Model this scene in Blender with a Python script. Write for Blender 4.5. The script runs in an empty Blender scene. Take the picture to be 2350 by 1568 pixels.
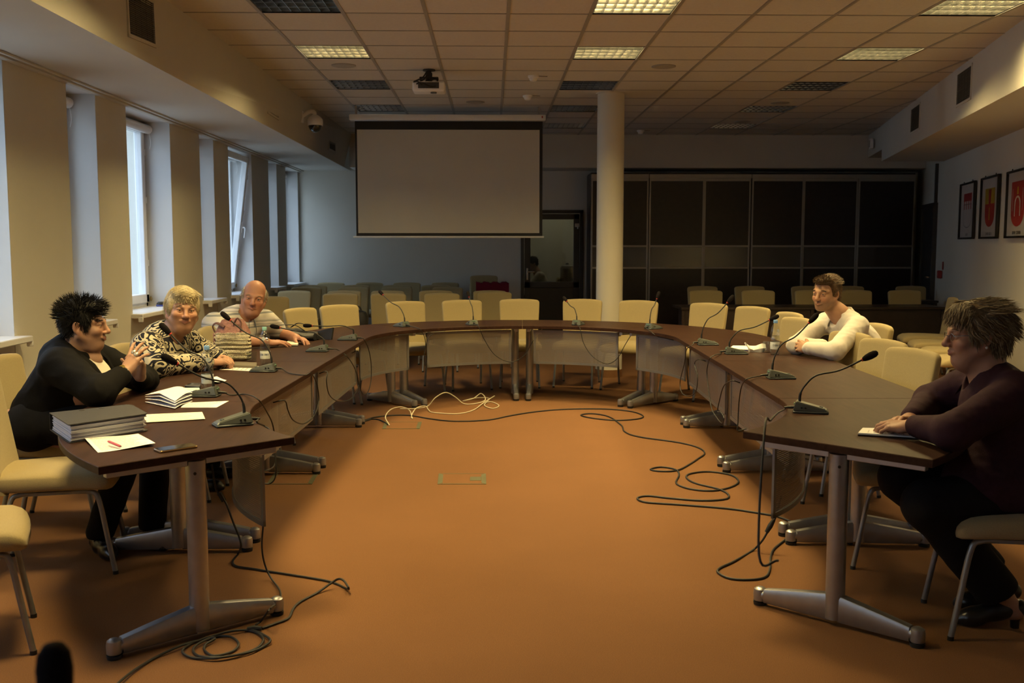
import bpy, bmesh, math, random
import numpy as np
from mathutils import Vector, Matrix, Euler

# ------------------------------------------------------------------ scene, camera, light, exposure
S = bpy.context.scene
COL = S.collection
PI = math.pi
CAMZ, FPX, PITCH, YAW = 1.48, 2316.7, 0.094638, 0.0202306

cd = bpy.data.cameras.new('camera')
cam = bpy.data.objects.new('camera', cd)
COL.objects.link(cam)
cam.location = (0, 0, CAMZ)
cam.rotation_euler = (PI / 2 - PITCH, 0, -YAW)
cd.sensor_fit = 'HORIZONTAL'
cd.sensor_width = 36
cd.lens = FPX / 2350 * 36
cd.clip_start = .05
cd.clip_end = 200
cd.dof.use_dof = True
cd.dof.focus_distance = 6.0
cd.dof.aperture_fstop = 5.6
S.camera = cam

S.view_settings.view_transform = 'Standard'
S.view_settings.look = 'None'
S.view_settings.gamma = 1
S.view_settings.exposure = 0.0
S.view_settings.use_curve_mapping = False
S.cycles.max_bounces = 7
S.cycles.diffuse_bounces = 4
S.cycles.glossy_bounces = 3
S.cycles.transmission_bounces = 4
S.cycles.transparent_max_bounces = 8
S.cycles.caustics_reflective = False
S.cycles.caustics_refractive = False
S.cycles.sample_clamp_indirect = 4.0

SKY = (0.68, 0.82, 1.0)
SKY_STRENGTH = 5.8
LAMP_COLOR = (1.0, 0.74, 0.30)
LAMP_POWER = 118.0

world = bpy.data.worlds.new('overcast_sky')
S.world = world
world.use_nodes = True
wn = world.node_tree
bgn = wn.nodes['Background']
tcw = wn.nodes.new('ShaderNodeTexCoord')
nzw = wn.nodes.new('ShaderNodeTexNoise')
nzw.inputs['Scale'].default_value = 1.5
rpw = wn.nodes.new('ShaderNodeValToRGB')
rpw.color_ramp.elements[0].color = (SKY[0] * .85, SKY[1] * .9, SKY[2] * .98, 1)
rpw.color_ramp.elements[1].color = (SKY[0], SKY[1], SKY[2], 1)
wn.links.new(tcw.outputs['Generated'], nzw.inputs['Vector'])
wn.links.new(nzw.outputs['Fac'], rpw.inputs['Fac'])
wn.links.new(rpw.outputs['Color'], bgn.inputs['Color'])
bgn.inputs['Strength'].default_value = SKY_STRENGTH

# ------------------------------------------------------------------ sight lines (where a thing stands on the floor, table or wall)
_cp, _sp, _cy, _sy = math.cos(PITCH), math.sin(PITCH), math.cos(YAW), math.sin(YAW)
_Fw = Vector((_sy * _cp, _cy * _cp, -_sp))
_Rt = Vector((_cy, -_sy, 0))
_Up = _Rt.cross(_Fw)
CAM = Vector((0, 0, CAMZ))


def ray(x, y):
    return _Fw + _Rt * ((x - 1175) / FPX) - _Up * ((y - 784) / FPX)


def onz(x, y, z=0.0):
    d = ray(x, y)
    return CAM + d * ((z - CAMZ) / d.z)


def ony(x, y, Y):
    d = ray(x, y)
    return CAM + d * (Y / d.y)


def onx(x, y, X):
    d = ray(x, y)
    return CAM + d * (X / d.x)


def onp(x, y, p, n):
    d = ray(x, y)
    return CAM + d * ((Vector(p) - CAM).dot(n) / d.dot(n))


# ------------------------------------------------------------------ object helpers
def link(name, me, mat=None, parent=None):
    o = bpy.data.objects.new(name, me)
    COL.objects.link(o)
    if mat is not None and me is not None:
        for m in (mat if isinstance(mat, (list, tuple)) else [mat]):
            me.materials.append(m)
    if parent is not None:
        o.parent = parent
    return o


def obj(name, bm, mat, parent=None, angle=40, smooth=True):
    me = bpy.data.meshes.new(name)
    bmesh.ops.recalc_face_normals(bm, faces=bm.faces[:])
    bm.to_mesh(me)
    bm.free()
    if smooth:
        for p in me.polygons:
            p.use_smooth = True
        me.set_sharp_from_angle(angle=math.radians(angle))
    return link(name, me, mat, parent)


def tag(o, label=None, cat=None, group=None, kind=None):
    if label:
        o['label'] = label
    if cat:
        o['category'] = cat
    if group:
        o['group'] = group
    if kind:
        o['kind'] = kind
    return o


def thing(name, label, cat, loc=(0, 0, 0), rz=0.0, group=None):
    o = bpy.data.objects.new(name, None)
    COL.objects.link(o)
    o.empty_display_size = .1
    o.location = loc
    o.rotation_euler = (0, 0, rz)
    return tag(o, label, cat, group)


def struct(name, bm, mat, parent=None, **k):
    o = obj(name, bm, mat, parent, **k)
    if parent is None:
        o['kind'] = 'structure'
    return o


def dup(root, loc, rz, label=None, group=None):
    r = root.copy()
    COL.objects.link(r)
    r.location = loc
    r.rotation_euler = (0, 0, rz)
    if label:
        r['label'] = label
    if group:
        r['group'] = group
    for ch in list(root.children):
        c = ch.copy()
        COL.objects.link(c)
        c.parent = r
        for g in list(ch.children):
            d = g.copy()
            COL.objects.link(d)
            d.parent = c
    return r


def NB():
    return bmesh.new()


def xf(bm, vs, mtx):
    if mtx is not None:
        bmesh.ops.transform(bm, matrix=mtx, verts=vs)
    return vs


def box(bm, c, s, bevel=0.0, mtx=None, seg=1, mi=0):
    r = bmesh.ops.create_cube(bm, size=1)
    vs = r['verts']
    for v in vs:
        v.co = Vector((v.co.x * s[0], v.co.y * s[1], v.co.z * s[2])) + Vector(c)
    fs = set(f for v in vs for f in v.link_faces)
    if bevel > 0:
        es = list(set(e for v in vs for e in v.link_edges))
        b = bmesh.ops.bevel(bm, geom=es, offset=bevel, segments=seg, affect='EDGES', profile=.5, clamp_overlap=True)
        vs = list(set(v for f in b['faces'] for v in f.verts) | set(v for v in vs if v.is_valid))
        fs = set(f for v in vs for f in v.link_faces)
    if mi:
        for f in fs:
            f.material_index = mi
    xf(bm, vs, mtx)
    return vs


def box2(bm, a, b, **k):
    a, b = Vector(a), Vector(b)
    return box(bm, (a + b) / 2, [abs(q) for q in (b - a)], **k)


def loft(bm, rings, cap=True, closed=True, mi=0, uv=None):
    vr = [[bm.verts.new(p) for p in r] for r in rings]
    n = len(vr[0])
    fs = []
    for i in range(len(vr) - 1):
        for j in range(n if closed else n - 1):
            k = (j + 1) % n
            fs.append(bm.faces.new((vr[i][j], vr[i][k], vr[i + 1][k], vr[i + 1][j])))
    if cap and closed:
        fs.append(bm.faces.new(list(reversed(vr[0]))))
        fs.append(bm.faces.new(vr[-1]))
    for f in fs:
        f.material_index = mi
    return [v for r in vr for v in r]


def sup(n, a, b, e=2.0):
    out = []
    for i in range(n):
        t = 2 * PI * i / n
        c, s = math.cos(t), math.sin(t)
        out.append((a * math.copysign(abs(c) ** (2 / e), c), b * math.copysign(abs(s) ** (2 / e), s)))
    return out


def spline(pts, m=8, closed=False):
    P = [Vector(p) for p in pts]
    if len(P) < 3:
        return P
    out = []
    n = len(P)
    for i in range(n if closed else n - 1):
        p1, p2 = P[i], P[(i + 1) % n]
        p0 = P[(i - 1) % n] if (closed or i > 0) else p1 * 2 - p2
        p3 = P[(i + 2) % n] if (closed or i < n - 2) else p2 * 2 - p1
        for k in range(m):
            t = k / m
            out.append(.5 * ((2 * p1) + (p2 - p0) * t + (2 * p0 - 5 * p1 + 4 * p2 - p3) * t * t + (3 * p1 - p0 - 3 * p2 + p3) * t ** 3))
    if not closed:
        out.append(P[-1])
    return out


def tube(bm, pts, r, n=8, cap=True, mi=0, flat=1.0):
    P = [Vector(p) for p in pts]
    Q = [P[0]]
    for p in P[1:]:
        if (p - Q[-1]).length > 1e-6:
            Q.append(p)
    P = Q
    m = len(P)
    R = r if isinstance(r, (list, tuple)) else [r] * m
    if len(R) != m:
        R = [R[min(len(R) - 1, int(i * len(R) / m))] for i in range(m)]
    T = [(P[min(i + 1, m - 1)] - P[max(i - 1, 0)]).normalized() for i in range(m)]
    up = Vector((0, 0, 1)) if abs(T[0].z) < .9 else Vector((1, 0, 0))
    nrm = (up - T[0] * up.dot(T[0])).normalized()
    rings = []
    for i in range(m):
        nrm = nrm - T[i] * nrm.dot(T[i])
        if nrm.length < 1e-6:
            nrm = T[i].orthogonal()
        nrm.normalize()
        b = T[i].cross(nrm)
        rings.append([P[i] + nrm * (math.cos(2 * PI * j / n) * R[i] * flat) + b * (math.sin(2 * PI * j / n) * R[i]) for j in range(n)])
    return loft(bm, rings, cap, mi=mi)


def lathe(bm, prof, n=24, c=(0, 0, 0), mtx=None, mi=0, cap=True):
    rings = [[Vector((c[0] + r * math.cos(2 * PI * j / n), c[1] + r * math.sin(2 * PI * j / n), c[2] + z)) for j in range(n)] for r, z in prof]
    vs = loft(bm, rings, cap, mi=mi)
    return xf(bm, vs, mtx)


def cyl(bm, c, r, h, n=20, mtx=None, mi=0, bev=0.0):
    prof = [(r, 0), (r, h)] if bev <= 0 else [(r - bev, 0), (r, bev), (r, h - bev), (r - bev, h)]
    return lathe(bm, prof, n, c, mtx, mi)


def prism(bm, poly, z0, z1, bevel=0.0, mi=0):
    if bevel <= 0:
        return loft(bm, [[(x, y, z0) for x, y in poly], [(x, y, z1) for x, y in poly]], mi=mi)
    ins = inset2(poly, bevel)
    return loft(bm, [[(x, y, z0) for x, y in ins], [(x, y, z0 + bevel) for x, y in poly], [(x, y, z1 - bevel) for x, y in poly], [(x, y, z1) for x, y in ins]], mi=mi)


def inset2(poly, d):
    n = len(poly)
    A = sum(poly[i][0] * poly[(i + 1) % n][1] - poly[(i + 1) % n][0] * poly[i][1] for i in range(n))
    sg = 1 if A > 0 else -1
    out = []
    for i in range(n):
        p0, p1, p2 = Vector(poly[i - 1]), Vector(poly[i]), Vector(poly[(i + 1) % n])
        a, b = (p1 - p0), (p2 - p1)
        if a.length < 1e-9 or b.length < 1e-9:
            out.append(tuple(p1))
            continue
        a.normalize()
        b.normalize()
        na, nb = Vector((-a.y, a.x)) * sg, Vector((-b.y, b.x)) * sg
        m = na + nb
        if m.length < 1e-6:
            m = na
        m.normalize()
        out.append(tuple(p1 + m * (d / max(.4, m.dot(na)))))
    return out


def quad(bm, pts, mi=0):
    f = bm.faces.new([bm.verts.new(p) for p in pts])
    f.material_index = mi
    return f


def frame_mtx(origin, xdir, zdir=(0, 0, 1)):
    x = Vector(xdir).normalized()
    z = Vector(zdir).normalized()
    y = z.cross(x).normalized()
    z = x.cross(y)
    M = Matrix((x, y, z)).transposed().to_4x4()
    M.translation = Vector(origin)
    return M


# ------------------------------------------------------------------ materials (all node based)
def mat(name, col, rough=.5, metal=0.0, var=.06, vscale=8.0, bump=0.0, bscale=60.0, spec=.5, alpha=None, coat=0.0, detail=2.0, sss=0.0, sheen=0.0):
    m = bpy.data.materials.new(name)
    m.use_nodes = True
    t = m.node_tree
    b = t.nodes['Principled BSDF']
    b.inputs['Roughness'].default_value = rough
    b.inputs['Metallic'].default_value = metal
    b.inputs['Specular IOR Level'].default_value = spec
    b.inputs['Coat Weight'].default_value = coat
    if sss:
        b.inputs['Subsurface Weight'].default_value = sss
        b.inputs['Subsurface Radius'].default_value = (.012, .005, .003)
    if sheen:
        b.inputs['Sheen Weight'].default_value = sheen
    tc = t.nodes.new('ShaderNodeTexCoord')
    nz = t.nodes.new('ShaderNodeTexNoise')
    nz.inputs['Scale'].default_value = vscale
    nz.inputs['Detail'].default_value = detail
    t.links.new(tc.outputs['Object'], nz.inputs['Vector'])
    rp = t.nodes.new('ShaderNodeValToRGB')
    lo = [max(0, c * (1 - var)) for c in col]
    hi = [min(1, c * (1 + var)) for c in col]
    rp.color_ramp.elements[0].position = .3
    rp.color_ramp.elements[1].position = .7
    rp.color_ramp.elements[0].color = (*lo, 1)
    rp.color_ramp.elements[1].color = (*hi, 1)
    t.links.new(nz.outputs['Fac'], rp.inputs['Fac'])
    t.links.new(rp.outputs['Color'], b.inputs['Base Color'])
    if bump:
        n2 = t.nodes.new('ShaderNodeTexNoise')
        n2.inputs['Scale'].default_value = bscale
        n2.inputs['Detail'].default_value = 3
        t.links.new(tc.outputs['Object'], n2.inputs['Vector'])
        bp = t.nodes.new('ShaderNodeBump')
        bp.inputs['Strength'].default_value = bump
        bp.inputs['Distance'].default_value = .01
        t.links.new(n2.outputs['Fac'], bp.inputs['Height'])
        t.links.new(bp.outputs['Normal'], b.inputs['Normal'])
    return m


def nodes_of(m):
    return m.node_tree, m.node_tree.nodes, m.node_tree.links, m.node_tree.nodes['Principled BSDF']


def emit(name, col, strength):
    m = bpy.data.materials.new(name)
    m.use_nodes = True
    t, N, L, b = nodes_of(m)
    tc = N.new('ShaderNodeTexCoord')
    nz = N.new('ShaderNodeTexNoise')
    nz.inputs['Scale'].default_value = 6
    L.new(tc.outputs['Object'], nz.inputs['Vector'])
    rp = N.new('ShaderNodeValToRGB')
    rp.color_ramp.elements[0].color = (*[c * .9 for c in col], 1)
    rp.color_ramp.elements[1].color = (*col, 1)
    L.new(nz.outputs['Fac'], rp.inputs['Fac'])
    L.new(rp.outputs['Color'], b.inputs['Emission Color'])
    b.inputs['Emission Strength'].default_value = strength
    b.inputs['Base Color'].default_value = (.8, .8, .8, 1)
    return m


def glass(name, tint=(1, 1, 1), refl=.08, rough=.02):
    m = bpy.data.materials.new(name)
    m.use_nodes = True
    t = m.node_tree
    t.nodes.clear()
    o = t.nodes.new('ShaderNodeOutputMaterial')
    tr = t.nodes.new('ShaderNodeBsdfTransparent')
    tr.inputs['Color'].default_value = (*tint, 1)
    gl = t.nodes.new('ShaderNodeBsdfGlossy')
    gl.inputs['Roughness'].default_value = rough
    fr = t.nodes.new('ShaderNodeLayerWeight')
    pw = t.nodes.new('ShaderNodeMath')
    pw.operation = 'POWER'
    pw.inputs[1].default_value = 5
    mu = t.nodes.new('ShaderNodeMath')
    mu.operation = 'MULTIPLY_ADD'
    mu.inputs[1].default_value = .8
    mu.inputs[2].default_value = refl
    mx = t.nodes.new('ShaderNodeMixShader')
    t.links.new(fr.outputs['Facing'], pw.inputs[0])
    t.links.new(pw.outputs[0], mu.inputs[0])
    t.links.new(mu.outputs[0], mx.inputs['Fac'])
    t.links.new(tr.outputs[0], mx.inputs[1])
    t.links.new(gl.outputs[0], mx.inputs[2])
    t.links.new(mx.outputs[0], o.inputs['Surface'])
    return m


def clear_plastic(name, tint=(.93, .96, .98)):
    return glass(name, tint, .10, .05)


MT = {}
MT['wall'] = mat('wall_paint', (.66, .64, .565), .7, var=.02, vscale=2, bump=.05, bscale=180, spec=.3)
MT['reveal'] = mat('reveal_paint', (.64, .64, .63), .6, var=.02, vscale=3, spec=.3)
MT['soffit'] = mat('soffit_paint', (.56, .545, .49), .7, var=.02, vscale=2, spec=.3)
MT['tile'] = mat('ceiling_tile', (.58, .55, .50), .85, var=.03, vscale=40, bump=.12, bscale=160, spec=.2)
MT['grid'] = mat('ceiling_grid', (.30, .285, .26), .5, var=.03)
MT['white'] = mat('white_lacquer', (.80, .80, .79), .35, var=.02)
MT['sill'] = mat('sill_white', (.80, .80, .80), .3, var=.02)
MT['pvc'] = mat('window_pvc', (.82, .84, .85), .3, var=.02)
MT['alu'] = mat('brushed_aluminium', (.42, .42, .43), .38, .85, var=.05, vscale=30)
MT['steel'] = mat('satin_steel', (.36, .36, .38), .36, .8, var=.06, vscale=20)
MT['legsteel'] = mat('grey_tube_steel', (.27, .28, .29), .38, .6, var=.06, vscale=20)
MT['chrome'] = mat('chrome', (.75, .75, .76), .12, 1.0, var=.03)
MT['black'] = mat('black_plastic', (.012, .012, .013), .45, var=.1)
MT['rubber'] = mat('black_rubber', (.010, .010, .011), .6, var=.1)
MT['foam'] = mat('black_foam', (.010, .008, .009), .95, var=.3, vscale=300, bump=.4, bscale=500, spec=.1)
MT['red'] = mat('red_plastic', (.45, .03, .02), .4, var=.06)
MT['darkgrey'] = mat('dark_grey_metal', (.045, .048, .055), .5, var=.06)
MT['column'] = mat('column_paint', (.56, .53, .45), .65, var=.02, vscale=2, spec=.3)
MT['screen'] = mat('screen_fabric', (.56, .54, .48), .85, var=.02, vscale=3, bump=.03, bscale=300, spec=.1)
MT['screenblack'] = mat('screen_border', (.008, .008, .010), .7, var=.05)
MT['wenge'] = mat('wenge_board', (.018, .011, .010), .35, var=.25, vscale=14)
MT['bronze'] = mat('bronze_glass', (.060, .048, .036), .12, var=.08, vscale=2, spec=.7)
MT['doorframe'] = mat('door_frame_paint', (.030, .028, .028), .45, var=.06)
MT['paper'] = mat('white_paper', (.80, .80, .80), .8, var=.02, vscale=20)
MT['ivory'] = mat('ivory_paper', (.80, .76, .62), .8, var=.02)
MT['bumper'] = mat('grey_bumper', (.06, .07, .08), .5, var=.05)

# carpet
m = mat('brown_carpet', (.225, .112, .053), .95, var=.3, vscale=420, bump=.55, bscale=700, spec=.08)
t, N, L, b = nodes_of(m)
n3 = N.new('ShaderNodeTexNoise')
n3.inputs['Scale'].default_value = 1.3
n3.inputs['Detail'].default_value = 4
tc = [q for q in N if q.type == 'TEX_COORD'][0]
L.new(tc.outputs['Object'], n3.inputs['Vector'])
mr = N.new('ShaderNodeMapRange')
mr.inputs['To Min'].default_value = .86
mr.inputs['To Max'].default_value = 1.1
L.new(n3.outputs['Fac'], mr.inputs['Value'])
mx = N.new('ShaderNodeVectorMath')
mx.operation = 'SCALE'
src = b.inputs['Base Color'].links[0].from_socket
L.new(src, mx.inputs[0])
L.new(mr.outputs[0], mx.inputs['Scale'])
L.new(mx.outputs[0], b.inputs['Base Color'])
MT['carpet'] = m


def fabric(name, col, var=.08, scale=260, bump=.25):
    return mat(name, col, .9, var=var, vscale=scale, bump=bump, bscale=scale * 2, spec=.15, sheen=.15)


MT['cream'] = fabric('cream_upholstery', (.36, .29, .150))


def wood(name, dark, light, scale=3.0, stretch=(14, 1.2, 14), rough=.32, coat=.15):
    m = mat(name, light, rough, var=.1, coat=coat)
    t, N, L, b = nodes_of(m)
    tc = [q for q in N if q.type == 'TEX_COORD'][0]
    mp = N.new('ShaderNodeMapping')
    mp.inputs['Scale'].default_value = stretch
    L.new(tc.outputs['Object'], mp.inputs['Vector'])
    nz = [q for q in N if q.type == 'TEX_NOISE'][0]
    nz.inputs['Scale'].default_value = scale
    nz.inputs['Detail'].default_value = 6
    nz.inputs['Distortion'].default_value = .6
    L.new(mp.outputs[0], nz.inputs['Vector'])
    b.inputs['Specular IOR Level'].default_value = .08
    rp = [q for q in N if q.type == 'VALTORGB'][0]
    rp.color_ramp.elements[0].color = (*dark, 1)
    rp.color_ramp.elements[1].color = (*light, 1)
    return m


MT['walnut'] = wood('walnut_laminate', (.026, .0125, .009), (.046, .023, .016), rough=.40, coat=0)
MT['walnutedge'] = wood('walnut_edge', (.05, .024, .014), (.085, .043, .027), rough=.4)


def perforated(name, col):
    m = bpy.data.materials.new(name)
    m.use_nodes = True
    t, N, L, b = nodes_of(m)
    b.inputs['Base Color'].default_value = (*col, 1)
    b.inputs['Roughness'].default_value = .45
    b.inputs['Metallic'].default_value = .35
    uv = N.new('ShaderNodeUVMap')
    sp = N.new('ShaderNodeSeparateXYZ')
    L.new(uv.outputs['UV'], sp.inputs[0])

    def math_(op, a, bv=None, c=None):
        q = N.new('ShaderNodeMath')
        q.operation = op
        for i, v in enumerate((a, bv, c)):
            if v is None:
                continue
            if isinstance(v, (int, float)):
                q.inputs[i].default_value = v
            else:
                L.new(v, q.inputs[i])
        return q.outputs[0]
    # rows of round holes, every other row shifted
    v = math_('DIVIDE', sp.outputs['Y'], .0085)
    row = math_('FLOOR', v)
    odd = math_('MODULO', row, 2.0)
    u = math_('ADD', math_('DIVIDE', sp.outputs['X'], .0095), math_('MULTIPLY', odd, .5))
    fu = math_('SUBTRACT', math_('FRACT', u), .5)
    fv = math_('SUBTRACT', math_('FRACT', v), .5)
    d2 = math_('ADD', math_('MULTIPLY', fu, fu), math_('MULTIPLY', fv, fv))
    hole = math_('LESS_THAN', d2, .05)
    tr = N.new('ShaderNodeBsdfTransparent')
    mx = N.new('ShaderNodeMixShader')
    L.new(hole, mx.inputs['Fac'])
    L.new(b.outputs[0], mx.inputs[1])
    L.new(tr.outputs[0], mx.inputs[2])
    L.new(mx.outputs[0], N['Material Output'].inputs['Surface'])
    return m


MT['perf'] = perforated('perforated_steel', (.235, .215, .20))
MT['panelframe'] = mat('panel_frame_grey', (.20, .20, .21), .45, .4, var=.05)

# ------------------------------------------------------------------ daylight portals in the window openings (sky comes from the world)
ZC = 3.167          # ceiling
ZS = 2.669          # underside of the soffits
WX = -3.07          # left wall face
WR = -3.36          # window plane in the reveals
YB = 16.3           # back wall
YK = 15.6           # bulkhead face
YF = -4.0           # wall behind the photographer
OPEN = [(-1.20, -.05), (.87, 1.41), (2.08, 3.23), (4.18, 4.72), (5.38, 6.54), (7.489, 8.035), (8.687, 9.854), (10.825, 11.368), (11.989, 13.143), (14.118, 14.663), (15.283, 16.24)]


def rwall(y):
    return 5.32 + .25 * (y - 10.1)


def rsoff(y):
    return 3.977 + .2276 * (y - 7.649)


for i, (a, b_) in enumerate(OPEN):
    ld = bpy.data.lights.new('window_portal', 'AREA')
    ld.shape = 'RECTANGLE'
    ld.size = b_ - a - .1
    ld.size_y = 1.6
    ld.cycles.is_portal = True
    lo = bpy.data.objects.new('window_portal', ld)
    COL.objects.link(lo)
    lo.location = (WR - .12, (a + b_) / 2, 1.75)
    lo.rotation_euler = (PI / 2, 0, -PI / 2)

# ------------------------------------------------------------------ room shell
bm = NB()
quad(bm, [(-3.6, YF - .2, 0), (7.6, YF - .2, 0), (7.6, 20.4, 0), (-3.6, 20.4, 0)])
struct('floor', bm, MT['carpet'])

LAMP_I, LAMP_J = (-3, 1, 5), (-7, -4, -1, 2, 5, 8, 11)
GX, GY = .1254, 7.5636
bm = NB()
for i in range(-5, 13):
    for j in range(-20, 14):
        x0, y0 = GX + .6 * i, GY + .6 * j
        if i in LAMP_I and j in LAMP_J and not (i == 5 and j < -1):
            continue
        if x0 > rsoff(min(y0 + .6, YK)) + .1 or x0 + .6 < -2.4:
            continue
        quad(bm, [(x0, y0, ZC), (x0, y0 + .6, ZC), (x0 + .6, y0 + .6, ZC), (x0 + .6, y0, ZC)])
for i in range(-4, 12):
    x = GX + .6 * i
    ya = YF
    if x > rsoff(YF):
        ya = 7.649 + (x - 3.977) / .2276
    if ya < YK:
        box2(bm, (x - .014, ya, ZC - .004), (x + .014, YK, ZC + .01), mi=1)
for j in range(-19, 14):
    y = GY + .6 * j
    box2(bm, (-2.235, y - .012, ZC - .003), (rsoff(y), y + .012, ZC + .01), mi=1)
box2(bm, (-3.6, YF - .3, ZC + .25), (8, YB + .3, ZC + .4), mi=0)  # unseen slab over the tiles, added to keep sky light out
struct('ceiling', bm, [MT['tile'], MT['grid']], smooth=False)

# soffits (ventilation ducts boxed in plasterboard)
bm = NB()
top = lambda y: -2.235 + max(0, (y - 7.2)) * .0137
for y0, y1 in ((YF, 7.2), (7.2, YK)):
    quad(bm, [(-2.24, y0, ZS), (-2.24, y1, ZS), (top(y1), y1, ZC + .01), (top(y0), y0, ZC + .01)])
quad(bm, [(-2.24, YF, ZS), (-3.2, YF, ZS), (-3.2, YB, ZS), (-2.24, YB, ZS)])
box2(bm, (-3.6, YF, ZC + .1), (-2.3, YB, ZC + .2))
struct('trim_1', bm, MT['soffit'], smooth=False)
bm = NB()
YE = 14.25
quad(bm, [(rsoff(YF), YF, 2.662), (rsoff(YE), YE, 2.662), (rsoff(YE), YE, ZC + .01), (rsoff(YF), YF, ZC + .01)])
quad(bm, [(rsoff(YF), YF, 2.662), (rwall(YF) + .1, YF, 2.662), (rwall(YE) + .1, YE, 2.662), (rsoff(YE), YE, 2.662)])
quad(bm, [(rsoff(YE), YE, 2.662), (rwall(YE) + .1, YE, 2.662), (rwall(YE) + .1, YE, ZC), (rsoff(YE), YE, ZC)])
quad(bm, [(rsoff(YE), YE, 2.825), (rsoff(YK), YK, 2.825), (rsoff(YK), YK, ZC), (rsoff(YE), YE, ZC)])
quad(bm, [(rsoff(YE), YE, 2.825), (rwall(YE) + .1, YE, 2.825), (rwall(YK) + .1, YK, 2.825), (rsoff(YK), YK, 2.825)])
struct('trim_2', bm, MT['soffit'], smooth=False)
bm = NB()
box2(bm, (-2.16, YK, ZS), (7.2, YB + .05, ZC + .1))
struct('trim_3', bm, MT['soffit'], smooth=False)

# left wall: piers, parapets under the windows
bm = NB()
prev = YF - .2
for a, b_ in OPEN + [(YB, YB)]:
    box2(bm, (WX - .45, prev, 0), (WX, a, ZS + .01), mi=0)
    if b_ > a:
        box2(bm, (WX - .45, a, 0), (WX - .004, b_, .86), mi=0)
        box2(bm, (WX - .45, a, 2.655), (WX - .004, b_, ZS + .01), mi=0)
    prev = b_
box2(bm, (WX - .45, -4.3, ZS), (WX - .25, YB + .3, ZC + .4))
struct('wall_left', bm, MT['wall'], smooth=False)

bm = NB()
DX0, DX1, DZ = .47, 1.475, 2.05
box2(bm, (WX - .45, YB, 0), (DX0, YB + .12, ZC))
box2(bm, (DX1, YB, 0), (7.3, YB + .12, ZC))
box2(bm, (DX0, YB, DZ), (DX1, YB + .12, ZC))
struct('wall_back', bm, MT['wall'], smooth=False)
bm = NB()
M_ = [(rwall(YF), YF - .2), (rwall(YB + .1), YB + .1), (rwall(YB + .1) + .2, YB + .1), (rwall(YF) + .2, YF - .2)]
prism(bm, M_, 0, ZC + .2)
struct('wall_right', bm, MT['wall'], smooth=False)
bm = NB()
box2(bm, (-3.5, YF - .2, 0), (2.6, YF, ZC + .2))
struct('wall_front', bm, MT['wall'], smooth=False)

# curtain track along the top of the window wall
bm = NB()
box2(bm, (WX, YF, ZS - .028), (WX + .05, YB, ZS), bevel=.004)
box2(bm, (WX + .06, YF, ZS - .016), (WX + .085, YB, ZS), bevel=.003)
struct('trim_4', bm, MT['soffit'])

# skirting
bm = NB()
for a, b_ in ((YF, YB),):
    box2(bm, (WX, a, 0), (WX + .012, b_, .07))
struct('baseboard_left', bm, MT['carpet'], smooth=False)
bm = NB()
box2(bm, (WX, YB - .012, 0), (DX0, YB, .07))
struct('baseboard_back', bm, MT['carpet'], smooth=False)

# ------------------------------------------------------------------ windows
MT['pane'] = glass('window_glass', (.96, .98, .99), .06)
for wi, (a, b_) in enumerate(OPEN):
    if b_ < 3:
        continue
    t = thing('window_%d' % (wi - 1), None, None, (WR, (a + b_) / 2, .90))
    t['kind'] = 'structure'
    w = b_ - a
    h = 1.755
    bm = NB()
    # outer frame
    for y0, y1, z0, z1 in ((-w / 2, -w / 2 + .05, 0, h), (w / 2 - .05, w / 2, 0, h), (-w / 2, w / 2, 0, .05), (-w / 2, w / 2, h - .05, h)):
        box2(bm, (-.04, y0, z0), (.03, y1, z1), bevel=.004)
    obj('frame', bm, MT['pvc'], t)
    bm = NB()
    # sash and its glass
    W2, H2 = w / 2 - .035, h - .07
    for y0, y1, z0, z1 in ((-W2, -W2 + .075, 0, H2), (W2 - .075, W2, 0, H2), (-W2, W2, 0, .085), (-W2, W2, H2 - .075, H2)):
        box2(bm, (-.03, y0, z0), (.045, y1, z1), bevel=.008)
    for zz in (.35, .95, 1.4):
        box2(bm, (.03, W2 - .02, zz), (.05, W2 + .012, zz + .06), bevel=.003)
    sash = obj('sash', bm, MT['pvc'], t)
    sash.location = (.01, 0, .035)
    if wi == 8:
        sash.rotation_euler = (0, math.radians(7.5), 0)
    bm = NB()
    box2(bm, (.0, -W2 + .06, .07), (.008, W2 - .06, H2 - .06))
    obj('pane', bm, MT['pane'], sash, smooth=False)
    bm = NB()
    hy = -W2 + .04 if wi != 8 else W2 - .04
    box2(bm, (.045, hy - .014, .72), (.058, hy + .014, .86), bevel=.004)
    tube(bm, spline([(.058, hy, .79), (.09, hy, .79), (.098, hy, .75), (.096, hy, .66)], 5), .009, 8)
    obj('handle', bm, MT['white'], sash)
    # roller blind rolled up in its round cassette
    bm = NB()
    cyl(bm, (0, 0, 0), .042, w - .04, 20, Matrix.Translation((.09, -w / 2 + .02, h - .075)) @ Matrix.Rotation(-PI / 2, 4, 'X'), bev=.006)
    bl = obj('blind_cassette', bm, MT['white'], t)
    bm = NB()
    tube(bm, spline([(.10, w / 2 - .03, h - .10), (.115, w / 2 - .035, h - .2), (.10, w / 2 - .03, h - .26)], 5), .003, 6)
    obj('pull_cord', bm, MT['white'], bl)
    bm = NB()
    cyl(bm, (0, 0, 0), .022, .014, 16, Matrix.Translation((.06, w / 2 - .03, .07)) @ Matrix.Rotation(PI / 2, 4, 'Y'), bev=.003)
    obj('cord_pulley', bm, mat('brass_%d' % wi, (.35, .25, .10), .35, .8), t)
    # window board
    bm = NB()
    box2(bm, (.0, -w / 2 - .04, -.04), (WX - WR + .10, w / 2 + .04, -.0), bevel=.006)
    for s in (-1, 1):
        box2(bm, (WX - WR + .06, s * (w / 2 + .035) - .01, -.07), (WX - WR + .10, s * (w / 2 + .035) + .01, -.03), bevel=.004)
    obj('window_board', bm, MT['sill'], t)

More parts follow.
